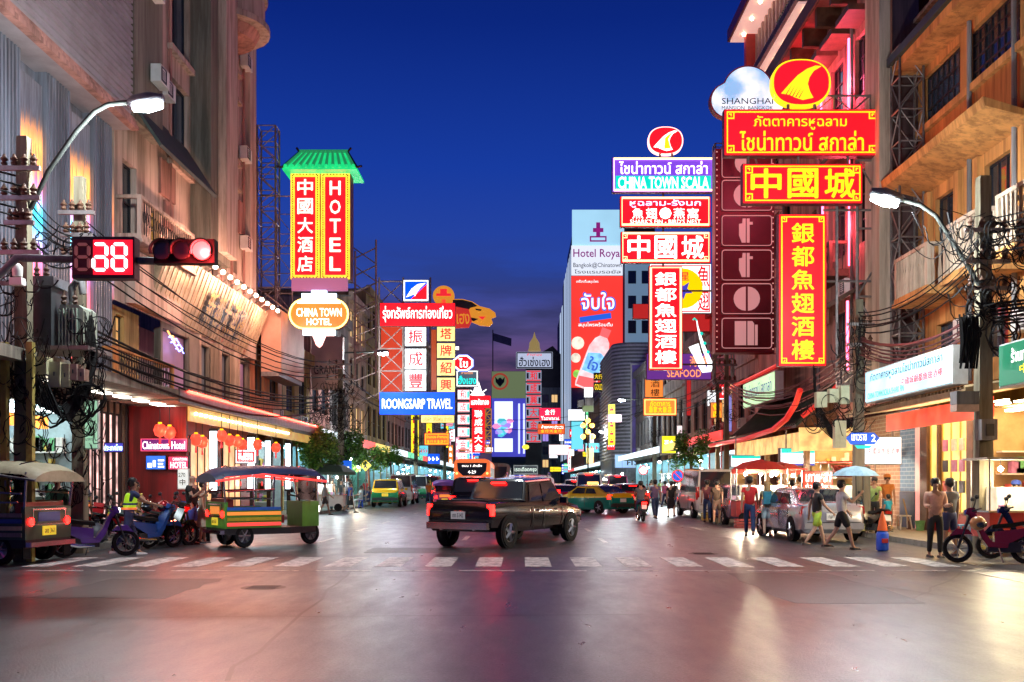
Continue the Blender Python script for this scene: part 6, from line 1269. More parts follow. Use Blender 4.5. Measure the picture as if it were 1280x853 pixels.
utility_pole('dark pole covered in cable tangles between the left trees', XP(426, 55), 55, ZP(462, 55), .36, ((8.0, .7), (7.2, .8), (6.4, .8), (5.6, .8)), 5)
tg = thing('cable_bundle', 'huge dark cable tangle on the left mid pole above the trees', 'cables', (XP(424, 54.5), 54.5, 4.5))
tangle(tg, P(418, 505, 54.4), 1.1, 1.4, 60); tangle(tg, P(400, 520, 54.4), .9, .5, 30); tangle(tg, P(430, 540, 54.4), 1.0, .6, 30)
utility_pole('far left pole beyond the blue travel sign', XP(520, 84), 84, 8.5, .34, ((7.6, .7), (6.8, .7)), 3)
utility_pole('far right pole near the yellow lit box', XP(818, 80), 80, 9, .34, ((8.2, .7), (7.4, .7)), 2)
utility_pole('distant left pole near the orange bus', XP(556, 125), 125, 9, .4, ((8, .8),), 2); utility_pole('distant right pole before the white tower', XP(752, 130), 130, 9.5, .4, ((8.6, .8),), 2)
for i, (px, py, Y, dx, w, lb) in enumerate(((783, 499, 95, -1.2, 1600, 'far street lamp in front of the round fronted building'), (757, 539, 120, -1.0, 1600, 'farthest street lamp with a long pale arm'), (470, 440, 62, 1.6, 1400, 'left street lamp arm before the travel sign'))):
    X0, _, Z0 = P(px, py, Y); X1 = X0 - dx * 3
    street_lamp(lb, None, [(X1, Y, Z0 - .8), (X1 + dx, Y, Z0 - .1), (X0, Y, Z0)], w, .8 if dx > 0 else .8)
# cables between poles: each one its own object
def sag(p, q, s=.5, n=9): p, q = Vector(p), Vector(q); return [p.lerp(q, i / n) - Vector((0, 0, 4 * s * (i / n) * (1 - i / n))) for i in range(n + 1)]
def cable_set(label, a, b, n, s, sp=.16, r=.02, mat=CABLE, group=None, dz=.0):
    for k in range(n):
        pa = (a[0] + rnd.uniform(-sp, sp) * .6, a[1], a[2] + (k - n / 2) * sp); pb = (b[0] + rnd.uniform(-sp, sp) * .6, b[1], b[2] + (k - n / 2) * sp * .8)
        o = MB().tube(sag(pa, pb, s * rnd.uniform(.75, 1.25)), r * rnd.uniform(.7, 1.3), 4).obj('cable', mat, None, True); tag(o, ('topmost', 'second', 'third', 'fourth', 'fifth', 'sixth', 'seventh', 'eighth', 'ninth', 'tenth')[n - 1 - k] + ' ' + label, 'cable', (group or label)[:60])
REDC = pbr('reddish_cable', (.12, .03, .03), .5, 0, 0)
cable_set('black cable sagging from the second to the mid left pole', (x2, Y2, 7.2), (XP(426, 55), 55, 8.0), 6, 1.0, .2)
cable_set('thick black cable low along the left shop canopy', (x2, Y2, 4.9), (XP(426, 55), 55, 6.3), 7, .9, .12, .028)
cable_set('black cable leaving the frame at the far left from the nearest pole', (x1, Y1, 7.4), (x1 - 6, 6, 8.0), 6, .4, .22)
cable_set('short black cable slung between the two left poles', (x1, Y1, 7.2), (x2, Y2, 7.0), 6, .25, .2)
cable_set('cable running from the mid left pole past the blue travel sign', (XP(426, 55), 55, 7.6), (XP(520, 84), 84, 8), 5, .8, .2)
cable_set('cable going on beyond the far left pole', (XP(520, 84), 84, 8), (XP(556, 125), 125, 8.5), 3, .8, .25)
cable_set('reddish lower cable between the thick right pole and street name pole', (xp, Yp, 5.3), (x3, Y3, 5.7), 10, .55, .07, .022, REDC)
cable_set('dark upper cable between the thick right pole and street name pole', (xp, Yp, 6.9), (x3, Y3, 6.4), 6, .45, .14)
cable_set('reddish cable sweeping past the temple roof to the leaning brown pole', (x3, Y3, 5.4), (XP(908, 50), 50, 6.4), 10, 1.0, .09, .025, REDC)
cable_set('cable from the leaning brown pole to the far right pole', (XP(908, 50), 50, 6.9), (XP(818, 80), 80, 8.2), 6, .9, .18)
cable_set('cable leaving the frame at the right edge from the thick pole', (xp, Yp, 5.4), (xp + 6, Yp - 4, 6.0), 7, .1, .08, .025)
cable_set('upper cable leaving the frame at the right edge from the thick pole', (xp, Yp, 7.2), (xp + 5, Yp - 6, 7.9), 6, .15, .16)
cable_set('cable crossing high above the far road', (XP(818, 80), 80, 8.0), (XP(520, 84), 84, 7.4), 2, 1.2, .5)
cable_set('cable on the far right beyond the yellow lit box', (XP(818, 80), 80, 8.4), (XP(752, 130), 130, 8.8), 4, .8, .2)

# ================================================================ TREES
LEAFM = [pbr('leaf_%s' % k, c, .5, 0, .25, 6) for k, c in (('dark', (.04, .14, .02)), ('mid', (.08, .26, .03)), ('light', (.16, .38, .05)))]
def tree(label, x, y, h0, r, hgt, seed, nleaf=1500, base=.14):
    t = thing('street_tree', label, 'tree', (x, y, base), 0, 'street trees'); r_ = random.Random(seed); ls = .17
    tr = MB(); top = (x + r_.uniform(-.1, .1), y, base + h0 + .3); tr.tube([(x, y, base), (x + .05, y, base + h0 * .5), top], [.11, .085, .07], 7)
    limbs = []
    for k in range(6):
        a = 2 * math.pi * k / 6 + r_.random(); e = (x + r * .7 * math.cos(a), y + r * .7 * math.sin(a), base + h0 + hgt * r_.uniform(.3, .8)); limbs.append(e)
        tr.tube([top, ((top[0] + e[0]) / 2 + .05, (top[1] + e[1]) / 2, (top[2] + e[2]) / 2 + .1), e], [.05, .035, .015], 5)
    tr.obj('trunk', BROWN, t, True)
    clumps = [(x + r * .75 * r_.uniform(-1, 1), y + r * .75 * r_.uniform(-1, 1), base + h0 + hgt * r_.uniform(.12, .9), r * r_.uniform(.28, .5)) for _ in range(15)]
    ms = [MB(), MB(), MB()]
    for i in range(nleaf):
        c = clumps[r_.randrange(15)]; d = Vector((r_.gauss(0, 1), r_.gauss(0, 1), r_.gauss(0, 1))).normalized() * c[3] * r_.uniform(.6, 1.08)
        p = Vector(c[:3]) + d; u = Vector((r_.gauss(0, 1), r_.gauss(0, 1), r_.gauss(0, .5))).normalized(); w = u.orthogonal().normalized(); w = (w + Vector((0, 0, -.4))).normalized(); s_ = ls * r_.uniform(.6, 1.2)
        ms[min(2, int(r_.random() * 3))].add([tuple(p - u * s_ * .5), tuple(p + w * s_ * .28), tuple(p + u * s_ * .6), tuple(p - w * s_ * .28)], [(0, 1, 2, 3)])
    for k in range(3): o = ms[k].obj('crown', LEAFM[k], t); o['kind'] = 'stuff'
    return t
tree('biggest leafy tree nearest on the left pavement, spreading wide', XP(394, 49), 49, 2.2, 1.3, 2.3, 1, 5200)
tree('dark round tree just behind the biggest left tree', XP(432, 56), 56, 2.4, 1.1, 1.7, 2, 3800)
tree('bright green lit small tree behind the yellow crossing sign', XP(461, 64), 64, 2.2, .95, 1.4, 3, 2200)
tree('small green tree farthest along the left pavement', XP(489, 75), 75, 2.7, .95, 1.4, 4, 2200)
tree('lone leafy tree on the right pavement behind the white van', XP(863, 56), 56, 2.3, 1.05, 1.9, 5, 2600)
# street-side things
t = thing('pedestrian_crossing_sign', 'yellow diamond sign with a walking figure on the left pavement', 'road sign', P(457, 620, 60)); c = P(457, 582, 60); f = FF(60)
MB().tube([(c[0], 60.05, .14), (c[0], 60.05, c[2] + .3)], .035, 6).obj('post', STEEL, t); MB(f).poly([(c[0] - .36, c[2]), (c[0], c[2] - .36), (c[0] + .36, c[2]), (c[0], c[2] + .36)], 0, .03).obj('plate', emi('yellow_plate', (.9, .75, .02), .6), t)
MB(f).poly([(c[0] - .03, c[2] + .1), (c[0] + .05, c[2] + .1), (c[0] + .04, c[2] - .03), (c[0] + .12, c[2] - .2), (c[0] + .06, c[2] - .2), (c[0], c[2] - .08), (c[0] - .08, c[2] - .2), (c[0] - .13, c[2] - .2), (c[0] - .05, c[2] - .02)], .031, .04).lathe([(.001, 0), (.045, 0)], (c[0], 0, 0), 'z', 3).obj('walking_figure', DARKM, t)
t = thing('information_sign', 'blue rounded sign with white symbol behind the waiting people', 'road sign', P(433, 620, 54)); c = P(433, 584, 54); f = FF(54)
MB(f).box(c[0] - .28, c[2] - .35, 0, c[0] + .28, c[2] + .35, .04).obj('plate', emi('blue_sign_plate', (.01, .12, .7)), t); MB(f).box(c[0] - .15, c[2] - .2, .041, c[0] + .15, c[2] + .02, .05).obj('symbol', WHTL, t); MB().tube([(c[0], 54.05, .14), (c[0], 54.05, c[2])], .035, 6).obj('post', STEEL, t)
for (px, py, Y, lb) in ((847, 595, 58, 'round blue and red no parking sign beside the white van'), (804, 588, 75, 'round white and red no left turn sign down the street')):
    t = thing('no_parking_sign', lb, 'road sign', P(px, py, Y)); c = P(px, py, Y); f = FF(Y); rr = .32; blue = px > 820
    MB(f).poly([(c[0] + rr * math.cos(a * .3927), c[2] + rr * math.sin(a * .3927)) for a in range(16)], 0, .03).obj('plate', emi('blue_sign_plate', (.01, .12, .7)) if blue else WHTF, t)
    MB(f).tube([(c[0] + rr * math.cos(a * .3927), c[2] + rr * math.sin(a * .3927), .04) for a in range(16)], .04, 4, True).obj('ring', REDL, t); MB(f).tube([(c[0] - .2, c[2] + .2, .04), (c[0] + .2, c[2] - .2, .04)], .03, 4).obj('slash', REDL, t)
    MB().tube([(c[0], Y + .05, .14), (c[0], Y + .05, c[2] + .3)], .035, 6).obj('post', STEEL, t)
# lanterns under the left canopy
REDLAN = emi('red_paper_lantern', (1., .06, .03), 1.6, var=.3, scale=6)
LORD = ['first', 'second', 'third', 'fourth', 'fifth', 'sixth', 'seventh', 'eighth', 'ninth', 'tenth', 'last']
LPX = sorted((212, 228, 245, 253, 277, 287, 297, 303, 322, 200, 345))
for i, (px, py) in enumerate(((212, 541), (228, 546), (245, 550), (253, 553), (277, 545), (287, 551), (297, 552), (303, 556), (322, 556), (200, 538), (345, 560))):
    Yl = 30.6 + i * .9 if i < 9 else (30.0, 41)[i - 9]; c = P(px, py, Yl)
    t = thing('red_lantern', LORD[LPX.index(px)] + ' red paper lantern from the left in the row under the canopy', 'lantern', c, 0, 'red lanterns in a row under the left canopy')
    MB().lathe([(.04, -.2), (.14, -.15), (.19, 0), (.14, .15), (.04, .2)], c, 'z', 12).obj('shade', REDLAN, t, True)
    MB().lathe([(.06, .19), (.06, .24)], c, 'z', 8).obj('cap', YELF, t); MB().tube([(c[0], c[1], c[2] + .22), (c[0], c[1], 3.95)], .012, 4).obj('cord', DARKM, t); MB().tube([(c[0], c[1], c[2] - .2), (c[0], c[1], c[2] - .42)], [.02, .035], 5).obj('tassel', REDL, t)
    if i % 3 == 0: lamp_point(t, (c[0] + .3, c[1] - .3, c[2] - .1), (1, .2, .1), 30, .15)
# stalls, umbrellas, cone
def umbrella(label, x, y, h, r, mat, n=8, name='market_umbrella'):
    t = thing(name, label, 'umbrella', (x, y, .14)); MB().tube([(x, y, .14), (x, y, h + .1)], .03, 6).obj('pole', STEEL, t); m = MB()
    vs = [(x, y, h + r * .36)]; fs = []
    for k in range(n): a = 2 * math.pi * k / n; vs.append((x + r * .6 * math.cos(a), y + r * .6 * math.sin(a), h + r * .24))
    for k in range(n): a = 2 * math.pi * k / n; vs.append((x + r * math.cos(a), y + r * math.sin(a), h))
    for k in range(n): a = 2 * math.pi * k / n; vs.append((x + r * math.cos(a) * 1.0, y + r * math.sin(a) * 1.0, h - .14))
    for k in range(n): j = (k + 1) % n; fs += [(0, 1 + k, 1 + j), (1 + k, 1 + n + k, 1 + n + j, 1 + j), (1 + n + k, 1 + 2 * n + k, 1 + 2 * n + j, 1 + n + j)]
    m.add(vs, fs).obj('canopy', mat, t)
    for k in range(n): a = 2 * math.pi * k / n; MB().tube([(x, y, h - .1), (x + r * .97 * math.cos(a), y + r * .97 * math.sin(a), h - .01)], .008, 3).obj('rib', STEEL, t)
    return t
UMR = pbr('red_umbrella_cloth', (.62, .05, .03), .7, 0, .12, 2)
umbrella('left red market umbrella over the brightest stall bulbs', XP(950, 36), 36, 2.05, 1.05, UMR); umbrella('second red market umbrella, behind and right of the first', XP(976, 37.6), 37.6, 2.05, .9, UMR)
umbrella('dark green umbrella over a stall under the left trees', XP(410, 50), 50, 2.1, 1.4, pbr('green_cloth', (.05, .12, .09), .7, 0, .1))
BULB = emi('hot_white_bulb', (1., .93, .8), 90)
def stall(label, x, y, w, d, h, counter, roof=None, nb=2, goods=True, seed=1, bulbw=120, col=(1, .82, .58), bz=None):
    t = thing('market_stall', label, 'stall', (x, y, .14)); r_ = random.Random(seed); z0 = .14
    MB().box(x - w / 2, y - d / 2, z0 + .25, x + w / 2, y + d / 2, z0 + .8).obj('counter', counter, t); MB().box(x - w / 2 - .05, y - d / 2 - .05, z0 + .801, x + w / 2 + .05, y + d / 2 + .05, z0 + .84).obj('counter_top', CHROME, t)
    for a in (-1, 1):
        MB().lathe([(.16, -.03), (.2, -.03), (.2, .03), (.16, .03)], (x + a * w * .36, y - d / 2 - .08, z0 + .2), 'y', 12).obj('wheel', BLACKR, t)
        for b in (-1, 1): MB().tube([(x + a * w / 2, y + b * d / 2, z0 + .84), (x + a * w / 2, y + b * d / 2, z0 + h)], .02, 5).obj('post', STEEL, t)
    if roof: MB().box(x - w / 2 - .15, y - d / 2 - .2, z0 + h, x + w / 2 + .15, y + d / 2 + .1, z0 + h + .05).obj('roof', roof, t)
    MB().box(x - w * .35, y - d * .3, z0 + .841, x + w * .1, y + d * .3, z0 + 1.35).obj('glass_case', emi('lit_glass_case', (1, .8, .5), .7, (.5, .5, .45), var=.4, scale=6), t)
    for k in range(8): a, b, s_ = x + r_.uniform(-.45, .45) * w, y - d * .4 + r_.random() * .1, r_.uniform(.05, .1); MB().lathe([(.01, 0), (s_, .01), (s_, .12), (.01, .13)], (a, b, z0 + .841), 'z', 8).obj('food_pot', GOODS[(k + seed) % 7], t)
    for k in range(nb):
        bx_ = x - w * .3 + w * .6 * k / max(1, nb - 1) if nb > 1 else x; c = (bx_, y - d * .3, bz or z0 + h - .2)
        MB().ball(c, .06, 8).obj('bulb', BULB, t); MB().tube([(c[0], c[1], c[2] + .06), (c[0], c[1], z0 + h + .02)], .01, 3).obj('cord', DARKM, t)
        lamp_point(t, (c[0], c[1] - .1, c[2] - .08), col, bulbw, .07)
    return t
stall('food stall with red counter under the left red umbrella', XP(948, 35.5), 35.4, 1.8, .9, 1.95, REDW, None, 3, True, 1, 260)
stall('food stall with bright bulbs right of the red umbrellas', XP(985, 35), 36.0, 1.3, .8, 1.9, REDW, UMR, 2, True, 2, 160)
stall('stall with a red tiled awning beside the street name pole', XP(1062, 33), 33.2, 1.5, .9, 2.1, WHITEP, UMR, 1, True, 3, 160)
stall('glass case food stall with blazing bulbs at the right edge', XP(1262, 22.5), 22.2, 1.6, .9, 1.95, REDW, STEEL, 2, True, 4, 150, (1, .82, .5))
stall('stall with two white lamps under the dark green umbrella', XP(410, 50.3), 50.4, 1.6, .8, 1.9, WHITEP, None, 2, True, 5, 110, (.85, .97, 1))
stall('far stall with a hot white lamp before the metal building', 6.9 + 3.4, 66, 1.8, .9, 2.0, WHITEP, WHITEP, 2, True, 6, 400, (.9, .97, 1)); stall('distant stall with a white lamp near the red cars', XP(732, 92), 92, 1.8, .9, 2.2, WHITEP, WHITEP, 1, True, 7, 500, (.9, .97, 1))
AW = thing('tiled_awning', 'small red tiled awning over the lit stall by the street name pole', 'awning', P(1067, 600, 32.4)); m = MB()
for k in range(11): x = XP(1045 + k * 4.3, 32.2); m.tube([(x, 32.6, ZP(583, 32.4)), (x, 32.0, ZP(596, 32.2))], .06, 5)
m.obj('roof_tile_row', TILER, AW); MB().box(XP(1043, 32.3), 31.99, ZP(598, 32.2), XP(1092, 32.3), 32.7, ZP(597, 32.2)).obj('board', WHITEP, AW)
c = P(1103, 690, 23.2); t = thing('traffic_cone', 'orange cone standing on a blue plastic drum at the right kerb', 'cone', (c[0], 23.2, 0)); x, y = c[0], 23.2
MB().lathe([(.12, .48), (.115, .5), (.08, .7), (.02, .92), (.02, .93)], (x, y, 0), 'z', 16).obj('cone', pbr('orange_plastic', (.85, .13, .02), .5, 0, .1), t, True)
t = thing('blue_drum', 'blue plastic drum with a red label under the orange cone', 'drum', (x, y, 0)); MB().lathe([(.10, 0), (.14, .03), (.14, .4), (.11, .46), (.07, .475)], (x, y, 0), 'z', 16).obj('drum', pbr('blue_plastic', (.01, .08, .55), .4, 0, .1), t, True); MB().box(x - .07, y - .15, .2, x + .08, y - .135, .3).obj('label_patch', REDW, t)
t = thing('broom', 'straw broom with a wooden handle leaning on the dark blue dado', 'broom', P(1137, 662, 31.2)); MB().tube([P(1129, 624, 31.5), P(1136, 655, 31.2)], .025, 5).obj('handle', YELW, t); MB().lathe([(.05, .3), (.09, .1), (.12, 0)], P(1137, 663, 31.2), 'z', 8).obj('bristle', BROWN, t)
# kerbside clutter
r7 = random.Random(3)
CL = [('plastic_stool', 'stool'), ('plastic_crate', 'crate'), ('rubbish_bag', 'bag'), ('bucket', 'bucket')]
for i, (px, Y, k, c, lb) in enumerate(((1092, 33.6, 0, 0, 'red plastic stool beside the awning stall'), (1050, 32.2, 1, 3, 'green crate under the tiled awning'), (1205, 24.2, 0, 2, 'blue stool behind the man in the peach shirt'), (1218, 23.6, 2, 6, 'black rubbish bag at the foot of the thick right pole'), (1245, 21.6, 1, 1, 'yellow crate against the right edge stall'), (928, 35, 1, 0, 'red crate left of the red umbrella stall'), (1000, 35, 3, 4, 'white bucket right of the red umbrella stall'), (120, 24.2, 2, 6, 'black rubbish bag under the notice panel'), (190, 29.5, 0, 0, 'red stool before the Chinatown Hotel wall'), (206, 29.8, 1, 2, 'blue crate before the Chinatown Hotel wall'), (382, 49.5, 0, 0, 'red stool left of the biggest tree'), (420, 50.6, 3, 2, 'blue bucket by the white lamp stall'), (1150, 30.2, 3, 3, 'green bucket beside the straw broom'), (1130, 31, 0, 4, 'white stool against the brick wall'), (885, 42, 1, 1, 'yellow crate on the kerb beside the white van'))):
    x = XP(px, Y); x = x if abs(x) > 10.2 or px in (885, 928, 1000, 1050) else math.copysign(10.4, x); z = .14 if abs(x) >= 10.15 else 0; mt = GOODS[c]; t = thing(CL[k][0], lb, CL[k][1], (x, Y, z))
    if k == 0:
        MB().box(x - .17, Y - .17, z + .40, x + .17, Y + .17, z + .44).obj('seat', mt, t)
        for sx in (-1, 1):
            for sy in (-1, 1): MB().tube([(x + sx * .13, Y + sy * .13, z + .4), (x + sx * .18, Y + sy * .18, z)], .022, 4).obj('leg', mt, t)
    elif k == 1:
        m = MB().box(x - .25, Y - .18, z, x + .25, Y + .18, z + .03)
        m.obj('base', mt, t)
        for h in range(3):
            for sy in (-1, 1): MB().box(x - .25, Y + sy * .18 - .01, z + .05 + h * .1, x + .25, Y + sy * .18 + .01, z + .12 + h * .1).obj('slat', mt, t)
            for sx in (-1, 1): MB().box(x + sx * .25 - .01, Y - .17, z + .05 + h * .1, x + sx * .25 + .01, Y + .17, z + .12 + h * .1).obj('slat', mt, t)
    elif k == 2: MB().lathe([(.15, 0), (.27, .08), (.28, .25), (.16, .42), (.04, .48), (.09, .56)], (x, Y, z), 'z', 9).obj('sack', mt, t, True)
    else:
        MB().lathe([(.11, 0), (.15, .3), (.16, .3), (.14, .28), (.1, .02)], (x, Y, z), 'z', 14).obj('pail', mt, t, True); MB().tube([(x - .15, Y, z + .29), (x, Y - .12, z + .22), (x + .15, Y, z + .29)], .008, 4).obj('handle', CHROME, t)
# ================================================================ VEHICLES (length along local +y, standing on z = 0)
RIM = pbr('alloy_rim', (.45, .45, .47), .3, .9, 0); TAILR = emi('tail_light_red', (1., .004, .003), 24., (.4, .01, .01)); TAILD = pbr('tail_light_unlit', (.35, .01, .01), .2, 0, 0, coat=.5)
HEADL = emi('head_light_glass', (1., .95, .85), 4.); PLATEW = pbr('white_plate', (.7, .7, .66), .5, 0, 0); PLATEY = emi('yellow_plate_lit', (1., .72, .05), .5)
def wheel(parent, x, y, r, w, side, spokes=5):
    n = 20; t = MB().lathe([(r * .62, -w / 2), (r * .92, -w / 2), (r, -w * .3), (r, w * .3), (r * .92, w / 2), (r * .62, w / 2)], (x, y, r), 'x', n, False).obj('wheel', BLACKR, parent, True)
    m = MB(); cx = x + side * (w / 2 - .03)
    m.lathe([(r * .64, -.01), (r * .64, .015), (r * .56, .02), (r * .54, -.01)], (cx, y, r), 'x', n); m.lathe([(.001, .0), (r * .14, .01), (r * .14, .03), (.001, .035)], (cx, y, r), 'x', 8)
    for k in range(spokes):
        a = 2 * math.pi * k / spokes; m.tube([(cx + side * .012, y, r), (cx + side * .012, y + r * .6 * math.cos(a), r + r * .6 * math.sin(a))], [.04 * r / .3, .03 * r / .3], 4)
    m.obj('rim', RIM, t); return t
PROF = {
 'pickup': dict(L=5.1, W=1.84, st=[(-2.6, .50, .92, .95, .85), (-2.55, .42, 1.10, 1.13, .90), (-.80, .38, 1.10, 1.15, .91), (-.60, .38, 1.08, 1.66, .91), (.75, .38, 1.05, 1.72, .91), (1.45, .38, 1.0, 1.12, .91), (2.25, .4, .88, .98, .9), (2.5, .46, .62, .7, .82)], g=(2, 3, 4, 5), r=.38),
 'sedan': dict(L=4.5, W=1.76, st=[(-2.25, .36, .80, .82, .78), (-2.15, .25, 1.00, 1.03, .85), (-1.75, .22, 1.0, 1.06, .88), (-1.0, .2, .98, 1.40, .88), (.35, .2, .95, 1.45, .88), (1.15, .2, .92, 1.0, .88), (1.95, .22, .78, .86, .85), (2.25, .3, .55, .6, .74)], g=(2, 3, 4, 5), r=.32),
 'suv': dict(L=4.6, W=1.84, st=[(-2.3, .45, .9, .92, .84), (-2.22, .33, 1.10, 1.14, .89), (-2.16, .3, 1.12, 1.18, .9), (-1.95, .3, 1.10, 1.76, .9), (.3, .3, 1.06, 1.82, .92), (1.1, .3, 1.02, 1.14, .92), (2.0, .32, .9, 1.0, .9), (2.3, .42, .62, .7, .8)], g=(2, 3, 4, 5), r=.37),
 'van': dict(L=4.9, W=1.84, st=[(-2.45, .42, .8, .82, .84), (-2.40, .3, 1.12, 1.16, .9), (-2.36, .28, 1.14, 1.2, .91), (-2.2, .28, 1.12, 2.16, .92), (.9, .28, 1.08, 2.24, .92), (1.85, .28, 1.0, 1.18, .92), (2.25, .3, .85, .98, .9), (2.45, .4, .6, .7, .8)], g=(2, 3, 4, 5), r=.34),
 'hatch': dict(L=3.9, W=1.70, st=[(-1.95, .36, .82, .84, .78), (-1.88, .25, 1.0, 1.03, .83), (-1.8, .24, 1.0, 1.08, .84), (-1.35, .22, .98, 1.46, .85), (.25, .2, .95, 1.52, .85), (1.0, .2, .92, 1.02, .85), (1.7, .22, .78, .86, .82), (1.95, .3, .55, .6, .72)], g=(2, 3, 4, 5), r=.3),
}
def ring(st):
    y, zb, be, tp, w = st; tall = tp - be > .2; wt = w * (.80 if tall else .90); m = zb + (be - zb) * .5
    right = [(0, zb), (w * .86, zb), (w * .97, zb + .10), (w, m), (w * .985, be - .07), (w * .95, be), (wt + (.02 if tall else 0), tp - (.06 if tall else .02)), (wt - .08, tp), (wt * .5, tp + .015), (0, tp + .02)]
    return [(x, y, z) for x, z in right] + [(-x, y, z) for x, z in right[-2:0:-1]]
def car(label, kind, paint, lower=None, band=None, roofc=None, plate=PLATEW, ptxt='', lights=True, cat='car', name='car', glass=None, tail='side', rack=False, heads=False, taxi=None):
    D = PROF[kind]; st = D['st']; W = D['W'] / 2; GL = glass or GLASSD
    t = local(thing(name, label, cat)); m = MB(); n = len(ring(st[0])); vs = []
    for s_ in st: vs += ring(s_)
    fs = [(i * n + k, i * n + (k + 1) % n, (i + 1) * n + (k + 1) % n, (i + 1) * n + k) for i in range(len(st) - 1) for k in range(n)]
    fs += [tuple(range(n))[::-1], tuple(range((len(st) - 1) * n, len(st) * n))]
    m.add(vs, fs); body = m.obj('body', paint, t, 38)
    if lower:   # second colour on the lower half, a shell a few millimetres proud
        l_ = MB(); vs = []
        for s_ in st:
            r_ = ring(s_); vs += [(x * 1.006 + .0, y * 1.003, z) for x, y, z in (r_[1], r_[2], r_[3], (r_[3][0], r_[3][1], r_[3][2] + (r_[4][2] - r_[3][2]) * .7))]
        k = len(st); f = [(i * 4 + j, i * 4 + j + 1, (i + 1) * 4 + j + 1, (i + 1) * 4 + j) for i in range(k - 1) for j in range(3)]
        l_.add(vs, f).add([(-a, b, c) for a, b, c in vs], f)
        s0 = st[0]; s1 = st[1]; l_.add([(-s1[4], s1[0] - .012, s1[1]), (s1[4], s1[0] - .012, s1[1]), (s1[4] * .98, s1[0] - .012, s1[2] - .03), (-s1[4] * .98, s1[0] - .012, s1[2] - .03), (-s0[4], s0[0] - .012, s0[1]), (s0[4], s0[0] - .012, s0[1]), (s0[4], s0[0] - .012, s0[2]), (-s0[4], s0[0] - .012, s0[2])], [(4, 5, 6, 7), (7, 6, 2, 3), (0, 1, 5, 4)])
        l_.obj('lower_body', lower, t)
    a, b, c, d = [st[i] for i in D['g']]
    def wt(s_): return s_[4] * .80 + .02
    e = .012
    # rear and front screens
    def screen(p, q, nm, dy):
        y0, z0, w0 = p[0], p[3], p[4] * .90 * .9; y1, z1, w1 = q[0], q[3], (q[4] * .80) * .92; L = Vector((0, y1 - y0, z1 - z0)); nrm = Vector((0, -L.z, L.y)).normalized() * (e if dy < 0 else -e)
        f = lambda u, v: (u, y0 + (y1 - y0) * v + nrm.y, z0 + (z1 - z0) * v + .02 + abs(nrm.z))
        return MB().quad([f(-w0, .04), f(w0, .04), f(w1, .88), f(-w1, .88)]).obj(nm, GL, t)
    rw = screen(a, b, 'rear_window', -1); screen(d, c, 'windscreen', 1)
    for sx in (-1, 1):
        ys = [b[0] + .12 - (b[0] - a[0]) * .35, b[0] + .05]; mid = (b[0] + c[0]) / 2
        q = lambda y, hi: (sx * ((b[4] * .95 if not hi else b[4] * .80 + .035) + .012), y, (b[2] + .04 if not hi else b[3] - .12 + (c[3] - b[3]) * (y - b[0]) / (c[0] - b[0])))
        for (u0, u1, v0, v1) in ((b[0] - (b[0] - a[0]) * .25, mid - .04, b[0] + .08, mid - .04), (mid + .04, c[0] + (d[0] - c[0]) * .62, mid + .04, c[0] + .0)):
            MB().quad([q(u0, 0), q(u1, 0), q(v1, 1), q(v0, 1)]).obj('side_window', GL, t)
        for yy in (mid, b[0] - (b[0] - a[0]) * .3 + .12, c[0] + (d[0] - c[0]) * .55): MB().box(sx * (W * 1.0) - .006, yy - .008, .38, sx * (W * 1.0) + .006, yy + .008, b[2] - .1).obj('door_seam', DARKM, t)
        for yy in (mid + .75, mid - .25): MB().box(sx * W - .012, yy - .1, b[2] - .2, sx * W + .018 * sx + .012, yy + .06, b[2] - .165).obj('door_handle', CHROME, t)
        MB().box(sx * (W - .02), c[0] + (d[0] - c[0]) * .35, c[2] - .0, sx * (W + .18), c[0] + (d[0] - c[0]) * .35 + .1, c[2] + .16).obj('mirror', paint, t)
        for yy in (st[0][0] + .85, st[-1][0] - .85):
            MB().lathe([(D['r'] * 1.10, -.01), (D['r'] * 1.10, .004), (.001, .004)], (sx * (W - .0), yy, D['r'] + .02), 'x', 18).obj('wheel_arch', BLACKR, t); wheel(t, sx * (W - .085), yy, D['r'], .21, sx)
        r0 = st[1]; zt = r0[2]; TL = TAILR if lights else TAILD
        if tail == 'side': MB().poly([(sx * W * .55, zt - .16), (sx * W * .99, zt - .20), (sx * W * .97, zt - .02), (sx * W * .62, zt - .03)], 0, .05)
        if tail == 'side':
            q_ = MB(FF(r0[0])).poly([(sx * W * .56, zt - .20), (sx * W * .985, zt - .24), (sx * W * .96, zt - .03), (sx * W * .60, zt - .06)], -.12, .035)
        else: q_ = MB(FF(r0[0])).box(min(sx * W * .84, sx * W * .99), zt - .3, -.1, max(sx * W * .84, sx * W * .99), zt + (.28 if kind != 'pickup' else -.03), .03)
        q_.obj('tail_light', TL, t)
        f0 = st[-2]; MB(FB(f0[0] + .16)).poly([(-sx * W * .5, f0[2] - .14), (-sx * W * .92, f0[2] - .16), (-sx * W * .88, f0[2] - .02), (-sx * W * .55, f0[2] - .04)], -.1, .03).obj('head_light', HEADL if heads else pbr('clear_lamp_glass', (.5, .5, .5), .1, .3, 0), t)
    if lights: 
        zz = b[3] - (.09 if kind != 'sedan' else .38); yy = b[0] - (.06 if kind != 'sedan' else .7)
        MB(FF(yy - (.04 if kind != 'sedan' else 0))).box(-.2, zz - .02, -.02, .2, zz + .03, .03).obj('high_brake_light', TAILR, t)
    r0 = st[0]; r1 = st[1]
    MB().box(-W * .9, r0[0] - .06, r0[1] + .0, W * .9, r0[0] + .1, r0[1] + .16).obj('bumper', DARKM if lower or kind == 'suv' else paint, t)
    pl = MB(FF(r0[0] - .012)).box(-.2, r0[2] - .2, 0, .2, r0[2] - .02, .02).obj('number_plate', plate, t)
